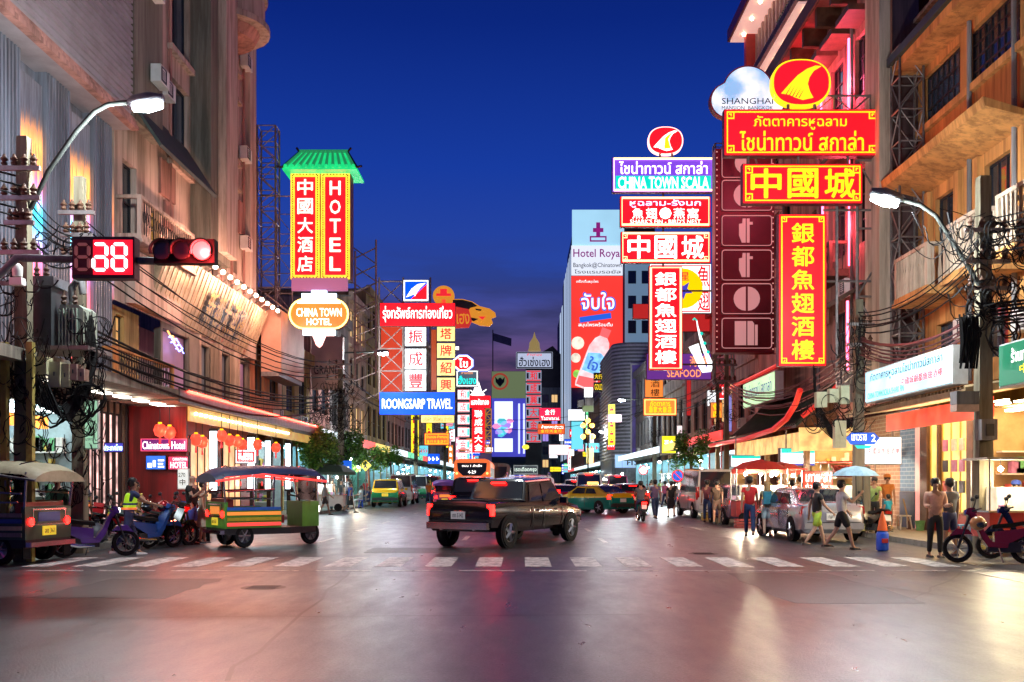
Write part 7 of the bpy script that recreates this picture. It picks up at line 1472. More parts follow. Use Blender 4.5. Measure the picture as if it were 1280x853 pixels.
    if ptxt: MB(FF(r0[0] - .012)).text(ptxt, 0, r0[2] - .11, .3, .1, .022, .01, res=1).obj('lettering', DARKM, pl)
    MB(FF(r1[0] - .01)).box(-.09, r1[2] - .16, 0, .09, r1[2] - .1, .03).obj('badge', CHROME, t)
    if kind == 'pickup':
        MB().box(-W * .80, -2.45, 1.13, W * .80, -.9, 1.17).obj('bed_cover', BLACKR, t); MB(FF(-2.575)).box(-.14, .86, 0, .14, .92, .03).obj('tailgate_handle', CHROME, t)
        MB().box(-W * .92, -2.72, .48, W * .92, -2.58, .64).obj('step_bumper', CHROME, t)
    if rack:
        for sx in (-1, 1): MB().tube([(sx * W * .68, b[0] + .1, b[3] + .02), (sx * W * .7, b[0] + .3, b[3] + .09), (sx * W * .7, c[0] - .2, c[3] + .07), (sx * W * .68, c[0], c[3] + .01)], .025, 5).obj('roof_rail', CHROME, t)
    if taxi: MB().box(-.3, -.1, c[3] + .03, .3, .1, c[3] + .18).obj('roof_sign', taxi, t)
    MB(FF(r0[0] - .02)).box(-W * .82, r0[1] + .17, 0, W * .82, r0[1] + .19, .012).obj('bumper_seam', DARKM, t)
    MB(FF(r1[0] - .005)).box(-W * .55, r1[2] - .02, 0, W * .55, r1[2] - .005, .02).obj('boot_seam', DARKM, t)
    for sx in (-1, 1): MB().tube([(sx * W * .5, r0[0] - .08, r0[1] - .02), (sx * W * .5, r0[0] + .2, r0[1] - .02)], .035, 8).obj('exhaust_tip', CHROME, t)
    if kind in ('van', 'suv'): MB(FF(rw.data.vertices[0].co.y - .05)).bar((0, a[3] + .08, 0), (.45, a[3] + .16, 0), .02).obj('wiper', DARKM, t)
    return t
def put(t, px, py, rz=0, X=None, Y=None):
    Y = Y or YG(py); t.location = (XP(px, Y) if X is None else X, Y, 0); t.rotation_euler = (0, 0, rz); return t
paintm = lambda k, c, m_=.3: pbr('car_paint_' + k, c, .22 if m_ else .16, m_ * .8, .04, 3, coat=.9)
BLKP = paintm('black', (.006, .0065, .008), 0); SILV = paintm('silver', (.42, .42, .46), .6); WHP = paintm('white', (.72, .72, .70), 0); REDP = paintm('red', (.42, .012, .018)); GRNP = paintm('green', (.01, .22, .08)); YELP = paintm('yellow', (.75, .50, .01)); PRPL = paintm('grey_violet', (.22, .18, .27), .5); BLUP = paintm('blue', (.02, .08, .35)); PNKP = paintm('pink', (.65, .12, .28)); TEAP = paintm('teal', (.01, .25, .20)); ORGP2 = paintm('orange', (.85, .16, .03), 0)
put(car('dark double cab pickup turning to the right across the middle of the junction', 'pickup', BLKP, ptxt='กท 5142', lights=True, tail='pillar', name='pickup_truck', cat='pickup truck'), 640, 684, R(-29), Y=26.2)
put(car('white suv with roof rails stopped behind the dark turning pickup', 'suv', WHP, rack=True, ptxt='ชฮ 208', tail='pillar'), 660, 0, 0, Y=31.5)
put(car('dark suv with red brake lights, left of the white suv', 'suv', BLKP, ptxt='ฎก 77', tail='side'), 594, 0, 0, Y=41)
gt = put(car('green and yellow suv taxi parked at the left kerb, seen from behind', 'suv', YELP, GRNP, plate=PLATEY, ptxt='ทต 91', lights=False, cat='taxi', name='taxi', tail='side'), 0, 0, 0, X=-8.6, Y=66)
put(car('tall white van parked in front of the green taxi on the left', 'van', WHP, None, lights=False, cat='van', name='parked_van', tail='pillar'), 0, 0, 0, X=-8.7, Y=75)
put(car('white and green van second in the row past the green taxi', 'van', WHP, GRNP, lights=False, cat='van', name='parked_van', tail='pillar'), 0, 0, 0, X=-8.6, Y=86)
put(car('dark red van farthest in the left parked row', 'van', REDP, None, lights=False, cat='van', name='parked_van', tail='pillar'), 0, 0, 0, X=-8.6, Y=98)
put(car('white passenger van with yellow plate parked on the right', 'van', WHP, None, plate=PLATEY, ptxt='นข 1204', lights=False, cat='van', name='parked_van', tail='pillar'), 881, 0, R(2), Y=46.5)
put(car('silver saloon with violet sheen parked on the right, nearest parked car', 'sedan', SILV, ptxt='ญก 32', lights=False), 0, 0, R(3), X=8.15, Y=28.6)
put(car('grey violet hatchback parked behind the walking couple', 'hatch', PRPL, lights=False), 0, 0, R(2), X=8.5, Y=39.0)
put(car('yellow and teal taxi heading left among the red cars', 'sedan', YELP, TEAP, cat='taxi', name='taxi', taxi=emi('taxi_roof_sign', (1, .7, .2), 1.5)), 741, 0, R(38), Y=52)
put(car('red hatchback right of the yellow and teal taxi', 'hatch', REDP), 784, 0, R(6), Y=56)
put(car('red saloon just left of the yellow and teal taxi', 'sedan', REDP), 703, 0, R(8), Y=58)
for i, (px, Y, k, p, lb, lt) in enumerate(((640, 50, 'hatch', REDP, 'small red hatchback hidden partly behind the white suv', 1), (690, 72, 'sedan', SILV, 'silver saloon beyond the red saloon', 1), (718, 80, 'suv', WHP, 'white suv farther back in the right lanes', 1), (752, 74, 'sedan', PNKP, 'pink saloon taxi behind the red cars', 1), (668, 88, 'sedan', BLUP, 'blue saloon in the middle of the far traffic', 1), (640, 96, 'van', WHP, 'white van in the far middle lane', 1), (612, 78, 'sedan', PNKP, 'pink saloon right of the orange bus', 1), (700, 104, 'sedan', YELP, 'yellow saloon in the far queue', 1), (676, 118, 'suv', REDP, 'far red suv near the end of the queue', 1), (655, 132, 'sedan', SILV, 'silver saloon farthest down the street', 1), (722, 112, 'van', PNKP, 'pink van far off by the hot lamp', 1), (556, 76, 'hatch', BLUP, 'violet blue hatchback left of the orange bus', 1), (630, 120, 'sedan', REDP, 'distant red saloon in the left lane', 1), (690, 145, 'sedan', WHP, 'tiny distant white saloon', 1))):
    put(car(lb, k, p, lights=True, heads=(i % 3 == 0)), px, 0, R(rnd.uniform(-4, 4)), Y=Y)
# buses
_far = [o for o in COL.objects if o.parent is None and o.name.split('.')[0] in ('car', 'taxi') and o.location.y > 55]
for i, (px, Y, lb) in enumerate(((622, 66, 'car squeezed behind the dark suv'), (736, 66, 'car right behind the yellow and teal taxi'), (768, 84, 'car in the right lane beyond the red hatchback'), (652, 74, 'car hidden behind the white suv roof'), (708, 92, 'car between the distant vans'), (776, 68, 'car just past the red hatchback'), (726, 98, 'car ahead of the pink van'), (664, 104, 'car near the yellow lantern'), (682, 128, 'car in the far queue past the yellow saloon'), (712, 134, 'small distant car before the hotel tower'), (640, 142, 'small distant car near the violet screen'), (758, 96, 'car beside the far right shops'))):
    dup(_far[(i * 5 + 2) % len(_far)], (XP(px, Y), Y, 0), R(rnd.uniform(-5, 5)), lb)
def bus(label, X, Y, W, H, L, col, rz=0, disp=True):
    t = local(thing('city_bus', label, 'bus')); t.location = (X, Y, 0); t.rotation_euler = (0, 0, rz); w = W / 2
    pts = [(-w, .35), (w, .35), (w, H - .25), (w - .12, H - .06), (w - .35, H), (-w + .35, H), (-w + .12, H - .06), (-w, H - .25)]
    MB(lambda a, b, c: (a, c, b)).poly(pts, 0, L).obj('body', col, t)
    f = FF(0); bw = MB(f).poly([(-w * .82, H - .25), (w * .82, H - .25), (w * .78, H - .75), (w * .5, H - 1.05), (-w * .5, H - 1.05), (-w * .78, H - .75)], 0, .03).obj('rear_window', GLASSD, t)
    if disp:
        MB(f).text('ถนน 1 สำเพ็ง', 0, H - .42, w * 1.1, .16, .04, .01, res=1).obj('lettering', WHTL, bw); MB(f).text('4-29', 0, H - .82, .5, .2, .04, .01, res=1).obj('lettering', WHTL, bw)
    for sx in (-1, 1):
        for k, z in enumerate((1.0, 1.25, H - .9)): MB(f).poly([(sx * (w - .18) + .08 * math.cos(a * .785), z + .08 * math.sin(a * .785)) for a in range(8)], 0, .03).obj('tail_light', TAILR if k < 2 else NEOR, t)
        for yy in (1.8, L - 2): wheel(t, sx * (w - .14), yy, .48, .28, sx)
        for k in range(6): MB().box(sx * w - .012, .6 + k * (L - 1) / 6, 1.4, sx * w + .012, .6 + (k + .85) * (L - 1) / 6, H - .5).obj('side_window', emi('bus_window', (.5, .45, .35), .35, (.05, .05, .05)), t)
    MB(f).box(-w * .7, .8, 0, w * .7, 1.5, .02).obj('engine_grille', pbr('darker_orange', (.5, .09, .02), .5), t) if disp else None
    MB(f).box(-w, .3, 0, w, .55, .06).obj('bumper', DARKM, t); MB(f).box(-.25, .58, .061, .25, .74, .07).obj('number_plate', PLATEW, t); return t
bus('orange city bus seen from behind with a lit route display', XP(590, 62), 62, 2.25, 3.05, 10.5, emi('orange_bus_glow_paint', (.9, .16, .03), .7, (.85, .16, .03)))  # emission put into the body paint makes the bus glow
bus('grey bus just right of the orange bus', XP(617, 74), 74, 2.4, 3.0, 10.5, GREYW, 0, False)
# tuk-tuks
def tuktuk(label, body, stripes, roof, plate=True, s=1., rollcov=False, lit=TAILR):
    t = local(thing('tuk_tuk', label, 'tuk-tuk')); f = FF(-1.35)
    MB().poly([(-.62, -1.35), (.62, -1.35), (.62, .35), (.3, 1.2), (-.3, 1.2), (-.62, .35)], .28, .42).obj('floor_pan', DARKM, t)
    MB().box(-.64, -1.36, .42, .64, -1.28, .98).box(-.64, -1.28, .42, -.60, .1, .86).box(.60, -1.28, .42, .64, .1, .86).obj('rear_body', body, t)
    for i, (c, z) in enumerate(zip(stripes, (.47, .58, .70, .80))):
        for sx in (-1, 1): MB().box(min(sx * .641, sx * .66), -1.3, z, max(sx * .641, sx * .66), .08, z + .07).obj('side_stripe', c, t)
    MB().box(-.55, -1.15, .5, .55, -.65, .66).box(-.55, -1.26, .661, .55, -1.1, 1.05).obj('passenger_seat', pbr('red_vinyl', (.3, .02, .02), .4, 0, .1), t)
    MB().box(-.25, .0, .5, .25, .35, .68).obj('driver_seat', pbr('red_vinyl', (.3, .02, .02)), t)
    MB().poly([(-.34, 1.0), (-.3, 1.28), (.3, 1.28), (.34, 1.0), (.45, .75), (-.45, .75)], .42, .98).obj('front_cowl', body, t)
    MB(FB(1.1)).box(-.5, 1.0, -.02, .5, 1.55, .02).obj('windscreen', GLASSD, t)
    wts = []; rf = MB(); n = 8; ys = [-1.6, -1.35, -.4, .6, 1.1, 1.3]; zz = [1.60, 1.72, 1.78, 1.77, 1.72, 1.6]
    vs = [(math.sin(math.pi * (k / n - .5)) * .70, y, z - .20 + .20 * math.cos(math.pi * (k / n - .5))) for y, z in zip(ys, zz) for k in range(n + 1)]
    fs = [(i * (n + 1) + k, i * (n + 1) + k + 1, (i + 1) * (n + 1) + k + 1, (i + 1) * (n + 1) + k) for i in range(5) for k in range(n)] + [tuple(range(n + 1))]
    rf.add(vs, fs).obj('canopy', roof, t, 60)
    for sx in (-1, 1):
        MB().tube([(sx * .70, -1.6, 1.42), (sx * .71, -.4, 1.57), (sx * .70, 1.3, 1.42)], .025, 5).obj('canopy_trim', stripes[0], t)
        for y0, y1 in ((-1.3, -1.4), (-.1, -.1), (1.1, 1.05)): MB().tube([(sx * .6, y0, .6 if y0 < 1 else .98), (sx * .66, y1, 1.56)], .022, 5).obj('post', CHROME, t)
        MB().tube([(sx * .62, -1.2, 1.05), (sx * .62, -.15, 1.05)], .02, 5).obj('side_rail', CHROME, t)
        MB(f).poly([(sx * .5 + .07 * math.cos(a * .785), .72 + .07 * math.sin(a * .785)) for a in range(8)], 0, .04).obj('tail_light', lit, t); wheel(t, sx * .56, -.85, .25, .13, sx, 6)
        MB(FB(1.28)).poly([(sx * .22 + .08 * math.cos(a * .785), .8 + .08 * math.sin(a * .785)) for a in range(8)], 0, .04).obj('head_light', HEADL, t)
    wheel(t, .05, 1.15, .25, .12, 1, 6); MB().tube([(-.3, .7, 1.12), (0, .85, 1.08), (.3, .7, 1.12)], .018, 5).tube([(0, .85, 1.08), (0, 1.1, .5)], .02, 5).obj('handlebar', DARKM, t)
    pl = MB(f).box(-.18, .48, 0, .18, .64, .03).obj('number_plate', PLATEY, t); MB(f).text('ลข 361', 0, .56, .28, .09, .032, .01, res=1).obj('lettering', DARKM, pl)
    MB().box(-.62, -1.46, .3, .62, -1.36, .38).obj('bumper', CHROME, t)
    MB(f).border(-.46, .66, .46, .94, .025, .012, .03).obj('panel_trim', CHROME, t); MB(f).box(-.3, .72, .012, .3, .88, .022).obj('painted_panel', stripes[2], t)
    for sx in (-1, 1):
        MB().box(sx * .56 - .1, -1.34, .1, sx * .56 + .1, -1.32, .3).obj('mud_flap', BLACKR, t); MB().tube([(sx * .66, -1.3, 1.2), (sx * .67, -.1, 1.25)], .018, 5).obj('grab_rail', CHROME, t)
        MB().tube([(sx * .4, .95, 1.15), (sx * .62, .98, 1.2)], .012, 4).ball((sx * .66, .98, 1.22), .06, 6).obj('mirror', DARKM, t)
    for k in range(9): MB().tube([(-.68, -1.3 + k * .29, 1.42), (-.68, -1.3 + k * .29, 1.32)], .02, 4).obj('fringe_tassel', stripes[0], t) if k % 2 else None
    for y in (-1.1, -.6, -.1, .4, .9): MB().tube([(-.69, y, 1.55), (-.4, y, 1.70), (0, y, 1.76), (.4, y, 1.70), (.69, y, 1.55)], .014, 4).obj('canopy_hoop', CHROME, t)
    MB().box(-.1, -.25, .43, .1, -.05, .62).obj('gear_hump', DARKM, t); return t
st_ = [emi('red_lit_trim', (1, .06, .05), 1.2), pbr('yellow_trim', (.75, .55, .03), .4), emi('orange_trim', (1, .3, .05), .7), pbr('blue_trim', (.03, .15, .6), .4)]
tk = tuktuk('colourful green and red tuk-tuk with a dark blue domed roof, passing the left shops', pbr('bright_green_paint', (.12, .40, .05), .35, 0, .1), st_, pbr('navy_canopy', (.02, .03, .09), .5, 0, .2)); tk.location = (XP(334, 25.4), 25.4, 0); tk.rotation_euler = (0, 0, R(-55)); tk.scale = (1.12, .98, 1.14)
tk = tuktuk('dark green tuk-tuk cut by the left edge of the frame, turning', pbr('dark_green_paint', (.03, .08, .05), .35, 0, .1), [GREYW, CREAM, BLUP, GREYW], pbr('cream_canopy', (.45, .42, .28), .5, 0, .2)); tk.location = (XP(-24, 20.2), 20.2, 0); tk.rotation_euler = (0, 0, R(80)); tk.scale = (1.12, 1.12, 1.15)
tk = tuktuk('purple and yellow tuk-tuk left of the orange bus', PNKP, st_, pbr('violet_canopy', (.15, .05, .4), .5, 0, .2)); tk.location = (XP(556, 60), 60, 0); tk.rotation_euler = (0, 0, R(4))
# motorcycles
def motorcycle(label, paint, seat=None, loc=(0, 0), rz=0, lean=7, lit=False, helmet=None, basket=False, extra=None):
    seat = seat or BLACKR; t = local(thing('motorcycle', label, 'motorcycle')); t.location = (loc[0], loc[1], 0); t.rotation_euler = (0, R(lean), rz)
    for y in (.64, -.60):
        w_ = MB().lathe([(.20, -.045), (.27, -.05), (.29, 0), (.27, .05), (.20, .045)], (0, y, .29), 'x', 20, False).obj('wheel', BLACKR, t, True); m = MB(); m.lathe([(.205, -.015), (.205, .015), (.19, .015), (.19, -.015)], (0, y, .29), 'x', 20, False)
        for k in range(8): a = math.pi * k / 4; m.tube([(0, y, .29), (0, y + .2 * math.cos(a), .29 + .2 * math.sin(a))], .012, 4)
        m.obj('rim', RIM, w_)
    ax = lambda a, b, c: (c, a, b)
    MB(ax).poly([(.62, .56), (.80, .52), (.66, .68), (.44, .66), (.36, .56)], -.07, .07).obj('front_mudguard', paint, t)
    MB(ax).poly([(.46, .98), (.38, 1.0), (.22, .5), (.1, .32), (-.25, .30), (-.28, .40), (.02, .42), (.16, .62), (.30, .96)], -.13, .13).obj('leg_shield', paint, t)
    MB(ax).poly([(-.02, .62), (-.78, .72), (-.88, .80), (-.6, .56), (-.3, .40), (-.02, .42)], -.12, .12).obj('side_fairing', paint, t)
    MB(ax).poly([(.02, .68), (.0, .76), (-.3, .79), (-.72, .86), (-.8, .82), (-.4, .72)], -.12, .12).obj('seat', seat, t)
    MB(ax).box(-.5, .22, -.11, .1, .42, .11).obj('engine', DARKM, t)
    MB().tube([(.11, .0, .24), (.15, -.3, .26), (.16, -.85, .36)], [.03, .05, .055], 8).obj('exhaust', CHROME, t, True)
    for sx in (-1, 1):
        MB().tube([(sx * .05, .64, .29), (sx * .06, .40, .96)], .025, 6).obj('fork', DARKM, t); MB().tube([(sx * .1, .36, 1.04), (sx * .25, .32, 1.26)], .01, 4).ball((sx * .27, .31, 1.29), .05, 6).obj('mirror', DARKM, t)
        MB().tube([(sx * .08, -.6, .29), (sx * .1, -.7, .66)], .022, 5).obj('shock_absorber', CHROME, t)
    MB().tube([(-.32, .24, 1.06), (-.1, .38, 1.02), (.1, .38, 1.02), (.32, .24, 1.06)], .018, 6).obj('handlebar', DARKM, t)
    MB(ax).poly([(.38, .92), (.50, .96), (.46, 1.08), (.34, 1.1), (.28, 1.0)], -.12, .12).obj('head_cowl', paint, t); MB(ax).box(.46, .95, -.07, .51, 1.05, .07).obj('head_light', HEADL if lit else CHROME, t)
    MB(ax).box(-.93, .72, -.09, -.86, .80, .09).obj('tail_light', TAILR if lit else TAILD, t); pl = MB(ax).poly([(-.90, .52), (-.92, .53), (-.86, .69), (-.84, .68)], -.1, .1).obj('number_plate', PLATEW, t)
    MB(ax).poly([(-.5, .5), (-.86, .5), (-.88, .44), (-.84, .42), (-.55, .44)], -.06, .06).obj('rear_mudguard', DARKM, t); MB().tube([(-.1, -.1, .3), (-.2, -.15, .01)], .014, 5).obj('side_stand', CHROME, t)
    if helmet: MB().ball((0, .0, .96) if not basket else (.3, .3, 1.05), .14, 12, .95).obj('helmet', helmet, t, True)
    return t
motorcycle('red and black motorcycle with a brown crash helmet parked on the right, side on', paintm('deep_red', (.20, .006, .010), 0), None, (XP(1238, 19.8), 19.7), R(74), 6, helmet=None); 
t = thing('crash_helmet', 'tan crash helmet hung on the red and black motorcycle', 'helmet', (XP(1218, 19.6), 19.5, .75)); MB().ball((XP(1218, 19.6), 19.45, .80), .15, 12, .95).obj('shell', pbr('tan_helmet', (.5, .22, .06), .3, 0, .05, coat=.6), t, True); MB().ball((XP(1218, 19.6) + .02, 19.38, .78), .12, 10, .6).obj('visor', GLASSD, t, True)
MOTO = [(75, 655, 22.6, R(25), REDP, 'dark red motorcycle parked behind the dark green tuk-tuk', 0), (92, 650, 23.4, R(15), BLKP, 'black motorcycle at the start of the left parked row', 0), (190, 0, 24.0, R(-30), BLUP, 'blue motorcycle with a white plate in the left parked row', 0), (210, 0, 24.8, R(-30), BLKP, 'black scooter parked between the blue motorcycle and the bald man', 0), (222, 0, 25.8, R(-25), REDP, 'red motorcycle behind the bald man', 0), (232, 0, 27.2, R(-20), SILV, 'silver motorcycle farthest in the left parked row', 0)]
for px, _, Y, rz, p, lb, _z in MOTO: motorcycle(lb, p, None, (XP(px, Y), Y), rz, 8)
motorcycle('purple motorcycle with a glowing red tail light being pushed on the left', paintm('purple', (.12, .04, .35)), None, (XP(120, 21.6), 21.5), R(-62), 4, True)
t = thing('crash_helmet', 'red crash helmet on the seat of the blue motorcycle', 'helmet', (XP(205, 24.6), 24.4, .8)); MB().ball((XP(206, 24.4), 24.3, 1.02), .15, 12, .95).obj('shell', REDP, t, True); MB().ball((XP(206, 24.4), 24.22, 1.0), .11, 10, .5).obj('visor', GLASSD, t, True)
t = thing('crash_helmet', 'black crash helmet on the black scooter in the left row', 'helmet', (XP(183, 24), 24, .8)); MB().ball((XP(184, 23.8), 23.8, 1.03), .15, 12, .95).obj('shell', BLKP, t, True); MB().ball((XP(184, 23.8), 23.72, 1.02), .11, 10, .5).obj('visor', GLASSD, t, True)
motorcycle('small red scooter parked beside the silver saloon', REDP, None, (XP(969, 31.5), 31.5), R(-15), 6)
motorcycle('teal scooter ridden away down the right lanes', TEAP, None, (XP(801, 41), 41), R(2), 0, True)
motorcycle('black motorcycle parked on the right pavement by the brick wall', BLKP, None, (XP(1090, 28.6), 28.8), R(10), 5)

for px, Y, rz, p, lb in ((60, 23.2, R(35), SILV, 'silver motorcycle just behind the left edge tuk-tuk'), (112, 24.6, R(10), REDP, 'dark red motorcycle behind the purple one'), (140, 25.4, R(-15), BLKP, 'black motorcycle against the barred window'), (160, 25.8, R(-22), REDP, 'red motorcycle half hidden by the hi-vis man'), (214, 26.4, R(-24), BLUP, 'blue motorcycle half hidden in the middle of the left row'), (244, 29.0, R(-10), BLKP, 'black motorcycle near the domed tuk-tuk')):
    motorcycle(lb, p, None, (XP(px, Y), Y), rz, 8)
motorcycle('black motorcycle behind the red and black one at the right edge', BLKP, None, (XP(1278, 20.8), 20.7), R(70), 6)
# ================================================================ PEOPLE
SKINS = [pbr('skin_light', (.55, .33, .23), .55, 0, .06), pbr('skin_tan', (.38, .21, .13), .55, 0, .06), pbr('skin_brown', (.26, .14, .085), .55, 0, .06)]
HAIRB = pbr('black_hair', (.012, .010, .010), .5, 0, .2, 20); HAIRL = pbr('fair_hair', (.38, .24, .10), .5, 0, .2, 20)
CLO = {}
def cloth(k, c): return pbr('cloth_' + k, c, .8, 0, .18, 6, .2)
def skin_mesh(name, verts, edges, radii, root=0, lv=1):
    me = bpy.data.meshes.new('sk'); me.from_pydata(verts, edges, []); o = bpy.data.objects.new('sk', me); TMP.collection.objects.link(o)
    o.modifiers.new('s', 'SKIN'); sk = me.skin_vertices[0].data if me.skin_vertices else None
    if sk is None: return None
    for i, r_ in enumerate(radii): sk[i].radius = (r_, r_) if not hasattr(r_, '__len__') else r_; sk[i].use_root = (i == root)
    sb = o.modifiers.new('b', 'SUBSURF'); sb.levels = lv; sb.render_levels = lv; TVL.update()
    out = bpy.data.meshes.new_from_object(o.evaluated_get(TVL.depsgraph)); out.name = name; bpy.data.objects.remove(o); bpy.data.meshes.remove(me)
    out.polygons.foreach_set('use_smooth', [True] * len(out.polygons)); return out
def attach(me, name, mat, parent):
    o = bpy.data.objects.new(name, me); me.materials.clear(); me.materials.append(mat); COL.objects.link(o)
    if parent: o.parent = parent
    return o
def rot2(a): return math.sin(R(a)), math.cos(R(a))
def person(label, x, y, rz=0, h=1.68, shirt=None, legs=None, legmat=None, skin=1, hair='short', hairm=None, la=(0, 8, 12), ra=(0, 8, 12), ll=(0, 0), rl=(0, 0), z=0., hipz=None, lean=0, hat=None, vest=None, skirt=False, fat=1., bag=None, sleeve=.55, face=True, group=None, shoes=None):
    """arms: (swing forward, spread, elbow bend); legs: (thigh forward, knee bend), degrees"""
    t = local(thing('person', label, 'person', (x, y, z), rz, group)); t.location = (x, y, z); S = h / 1.7; sm = SKINS[skin]; legs = legs or 'long'
    up = (0, math.sin(R(lean)), math.cos(R(lean)))
    def leg(sx, a, k):
        s1, c1 = rot2(a); s2, c2 = rot2(a - k); hp = Vector((sx * .085, 0, 0)); kn = hp + Vector((sx * .01, s1 * .43, -c1 * .43)); an = kn + Vector((0, s2 * .41, -c2 * .41)); return hp, kn, an
    LL, RL = leg(-1, *ll), leg(1, *rl); low = min(LL[2].z, RL[2].z); HZ = (hipz / S) if hipz else -low + .075
    H = Vector((0, 0, HZ)); U = Vector(up)
    spine = H + U * .22; chest = H + U * .42; neck = H + U * .56; hd = neck + Vector((0, .015 + .04 * math.sin(R(lean)), .10)); ht = hd + Vector((0, .0, .10)); fw = Vector((0, up[2], -up[1]))
    def arm(sx, a, sp, e):
        sh = H + U * .475 + Vector((sx * .165 * fat, 0, 0)); ss, cs = rot2(sp); s1, c1 = rot2(a); d1 = Vector((sx * ss, s1 * cs, -c1 * cs)); el = sh + d1 * .27
        s2, c2 = rot2(a + e); d2 = Vector((sx * ss * .5, s2, -c2)).normalized(); wr = el + d2 * .24; pm = wr + d2 * .07; return sh, el, wr, pm, d2
    LA, RA = arm(-1, *la), arm(1, *ra)
    v = [H, spine, chest, neck, hd, ht]; e = [(0, 1), (1, 2), (2, 3), (3, 4), (4, 5)]; r_ = [(.125 * fat, .10 * fat), (.12 * fat, .09 * fat), (.135 * fat, .10 * fat), (.05, .055), (.078, .092), (.072, .088)]
    for A, sx in ((LA, -1), (RA, 1)):
        n = len(v); v += [A[0], A[1], A[2], A[3]]; e += [(2, n), (n, n + 1), (n + 1, n + 2), (n + 2, n + 3)]; r_ += [.055, .042, .028, (.034, .022)]
        d = A[4]; side = Vector((sx, 0, 0)); side = (side - d * side.dot(d)).normalized(); per = d.cross(side).normalized()
        for k in range(4):   # four fingers, unequal and slightly curled
            base = A[3] + per * (.024 - .016 * k); L_ = (.062, .07, .066, .052)[k]; n2 = len(v); v += [base + d * .04, base + d * (.04 + L_ * .55) - side * .008, base + d * (.04 + L_) - side * .024]; e += [(n + 3, n2), (n2, n2 + 1), (n2 + 1, n2 + 2)]; r_ += [.0085, .008, .007]
        n2 = len(v); v += [A[2] + d * .03 + per * .035, A[2] + d * .07 + per * .055 - side * .01]; e += [(n + 2, n2), (n2, n2 + 1)]; r_ += [.010, .0085]
    for Lg in (LL, RL):
        n = len(v); an = H + Lg[2]; v += [H + Lg[0] + Vector((0, 0, -.02)), H + Lg[1], an, an + Vector((0, .05, -.045)), an + Vector((0, .15, -.055))]; e += [(0, n), (n, n + 1), (n + 1, n + 2), (n + 2, n + 3), (n + 3, n + 4)]; r_ += [.082 * fat, .055, .037, .035, .028]
    sc = lambda q: [tuple(Vector(p) * S) for p in q]; rs = lambda q, f=1.: [((a[0] * S * f, a[1] * S * f) if hasattr(a, '__len__') else a * S * f) for a in q]
    attach(skin_mesh('body', sc(v), e, rs(r_)), 'body', sm, t)
    shirt = shirt or cloth('grey', (.3, .3, .3)); g = .020
    v2 = [H - U * .05, spine, chest, H + U * .50]; e2 = [(0, 1), (1, 2), (2, 3)]; r2 = [(.15 * fat + g, .125 * fat + g), (.125 * fat + g, .098 * fat + g), (.14 * fat + g, .105 * fat + g), (.09, .08)]
    for A in (LA, RA):
        n = len(v2); q = A[0].lerp(A[1], sleeve) if sleeve <= 1 else A[1]; v2 += [A[0] + Vector((0, 0, -.005)), q]; e2 += [(2, n), (n, n + 1)]; r2 += [.072, .060]
        if sleeve > 1: v2.append(A[2]); e2.append((n + 1, n + 2)); r2.append(.042)
    attach(skin_mesh('shirt', sc(v2), e2, rs(r2)), 'shirt', shirt, t)
    if vest:
        attach(skin_mesh('vest', sc([H + U * .08, spine, chest, H + U * .49]), [(0, 1), (1, 2), (2, 3)], rs([(.19, .15), (.18, .145), (.20, .15), (.15, .12)])), 'safety_vest', vest[0], t)
        for f_, mt in ((.14, vest[1]), (.24, vest[2])):
            c = (H + U * f_) * S; n = 16; o_ = MB().lathe([(1, -.022), (1, .022)], (0, 0, 0), 'z', n); o_.v = [(c.x + a * .20 * S, c.y + b * .158 * S, c.z + cc) for a, b, cc in o_.v]; o_.obj('reflective_band', mt, t)
    lm = legmat or cloth('navy', (.03, .04, .09))
    v3 = [H + U * .12, H + Vector((0, 0, -.03))]; e3 = [(0, 1)]; r3 = [(.135 * fat, .11 * fat), (.13 * fat, .11 * fat)]
    for Lg in (LL, RL):
        n = len(v3); v3 += [H + Lg[0] + Vector((0, 0, -.05)), H + Lg[1].lerp(Lg[0], .0 if legs == 'long' else .12)]; e3 += [(1, n), (n, n + 1)]; r3 += [.098 * fat, .072 if legs == 'long' else .088]
        if legs == 'long': v3.append(H + Lg[2] + Vector((0, 0, .02))); e3.append((n + 1, n + 2)); r3.append(.055)
    if legs == 'skirt':
        MB().lathe([(.001, .0), (.13 * S, 0), (.17 * S, -.2 * S), (.2 * S, -.5 * S), (.001, -.5 * S)], (0, 0, (HZ + .04) * S), 'z', 14).obj('skirt', lm, t, True)
    else: attach(skin_mesh('trousers', sc(v3), e3, rs(r3)), 'trousers', lm, t)
    sh = shoes or DARKM
    for Lg in (LL, RL):
        a = (H + Lg[2]) * S; MB().add([(a.x - .045, a.y - .07, a.z - .075 * S), (a.x + .045, a.y - .07, a.z - .075 * S), (a.x + .05, a.y + .19, a.z - .075 * S), (a.x - .05, a.y + .19, a.z - .075 * S), (a.x - .035, a.y - .06, a.z - .02), (a.x + .035, a.y - .06, a.z - .02), (a.x + .035, a.y + .15, a.z - .04), (a.x - .035, a.y + .15, a.z - .04)], [(0, 1, 2, 3), (4, 5, 6, 7), (0, 1, 5, 4), (1, 2, 6, 5), (2, 3, 7, 6), (3, 0, 4, 7)]).obj('shoe', sh, t, 70)
    hc = (hd + Vector((0, -.012, .045))) * S; hm = hairm or HAIRB
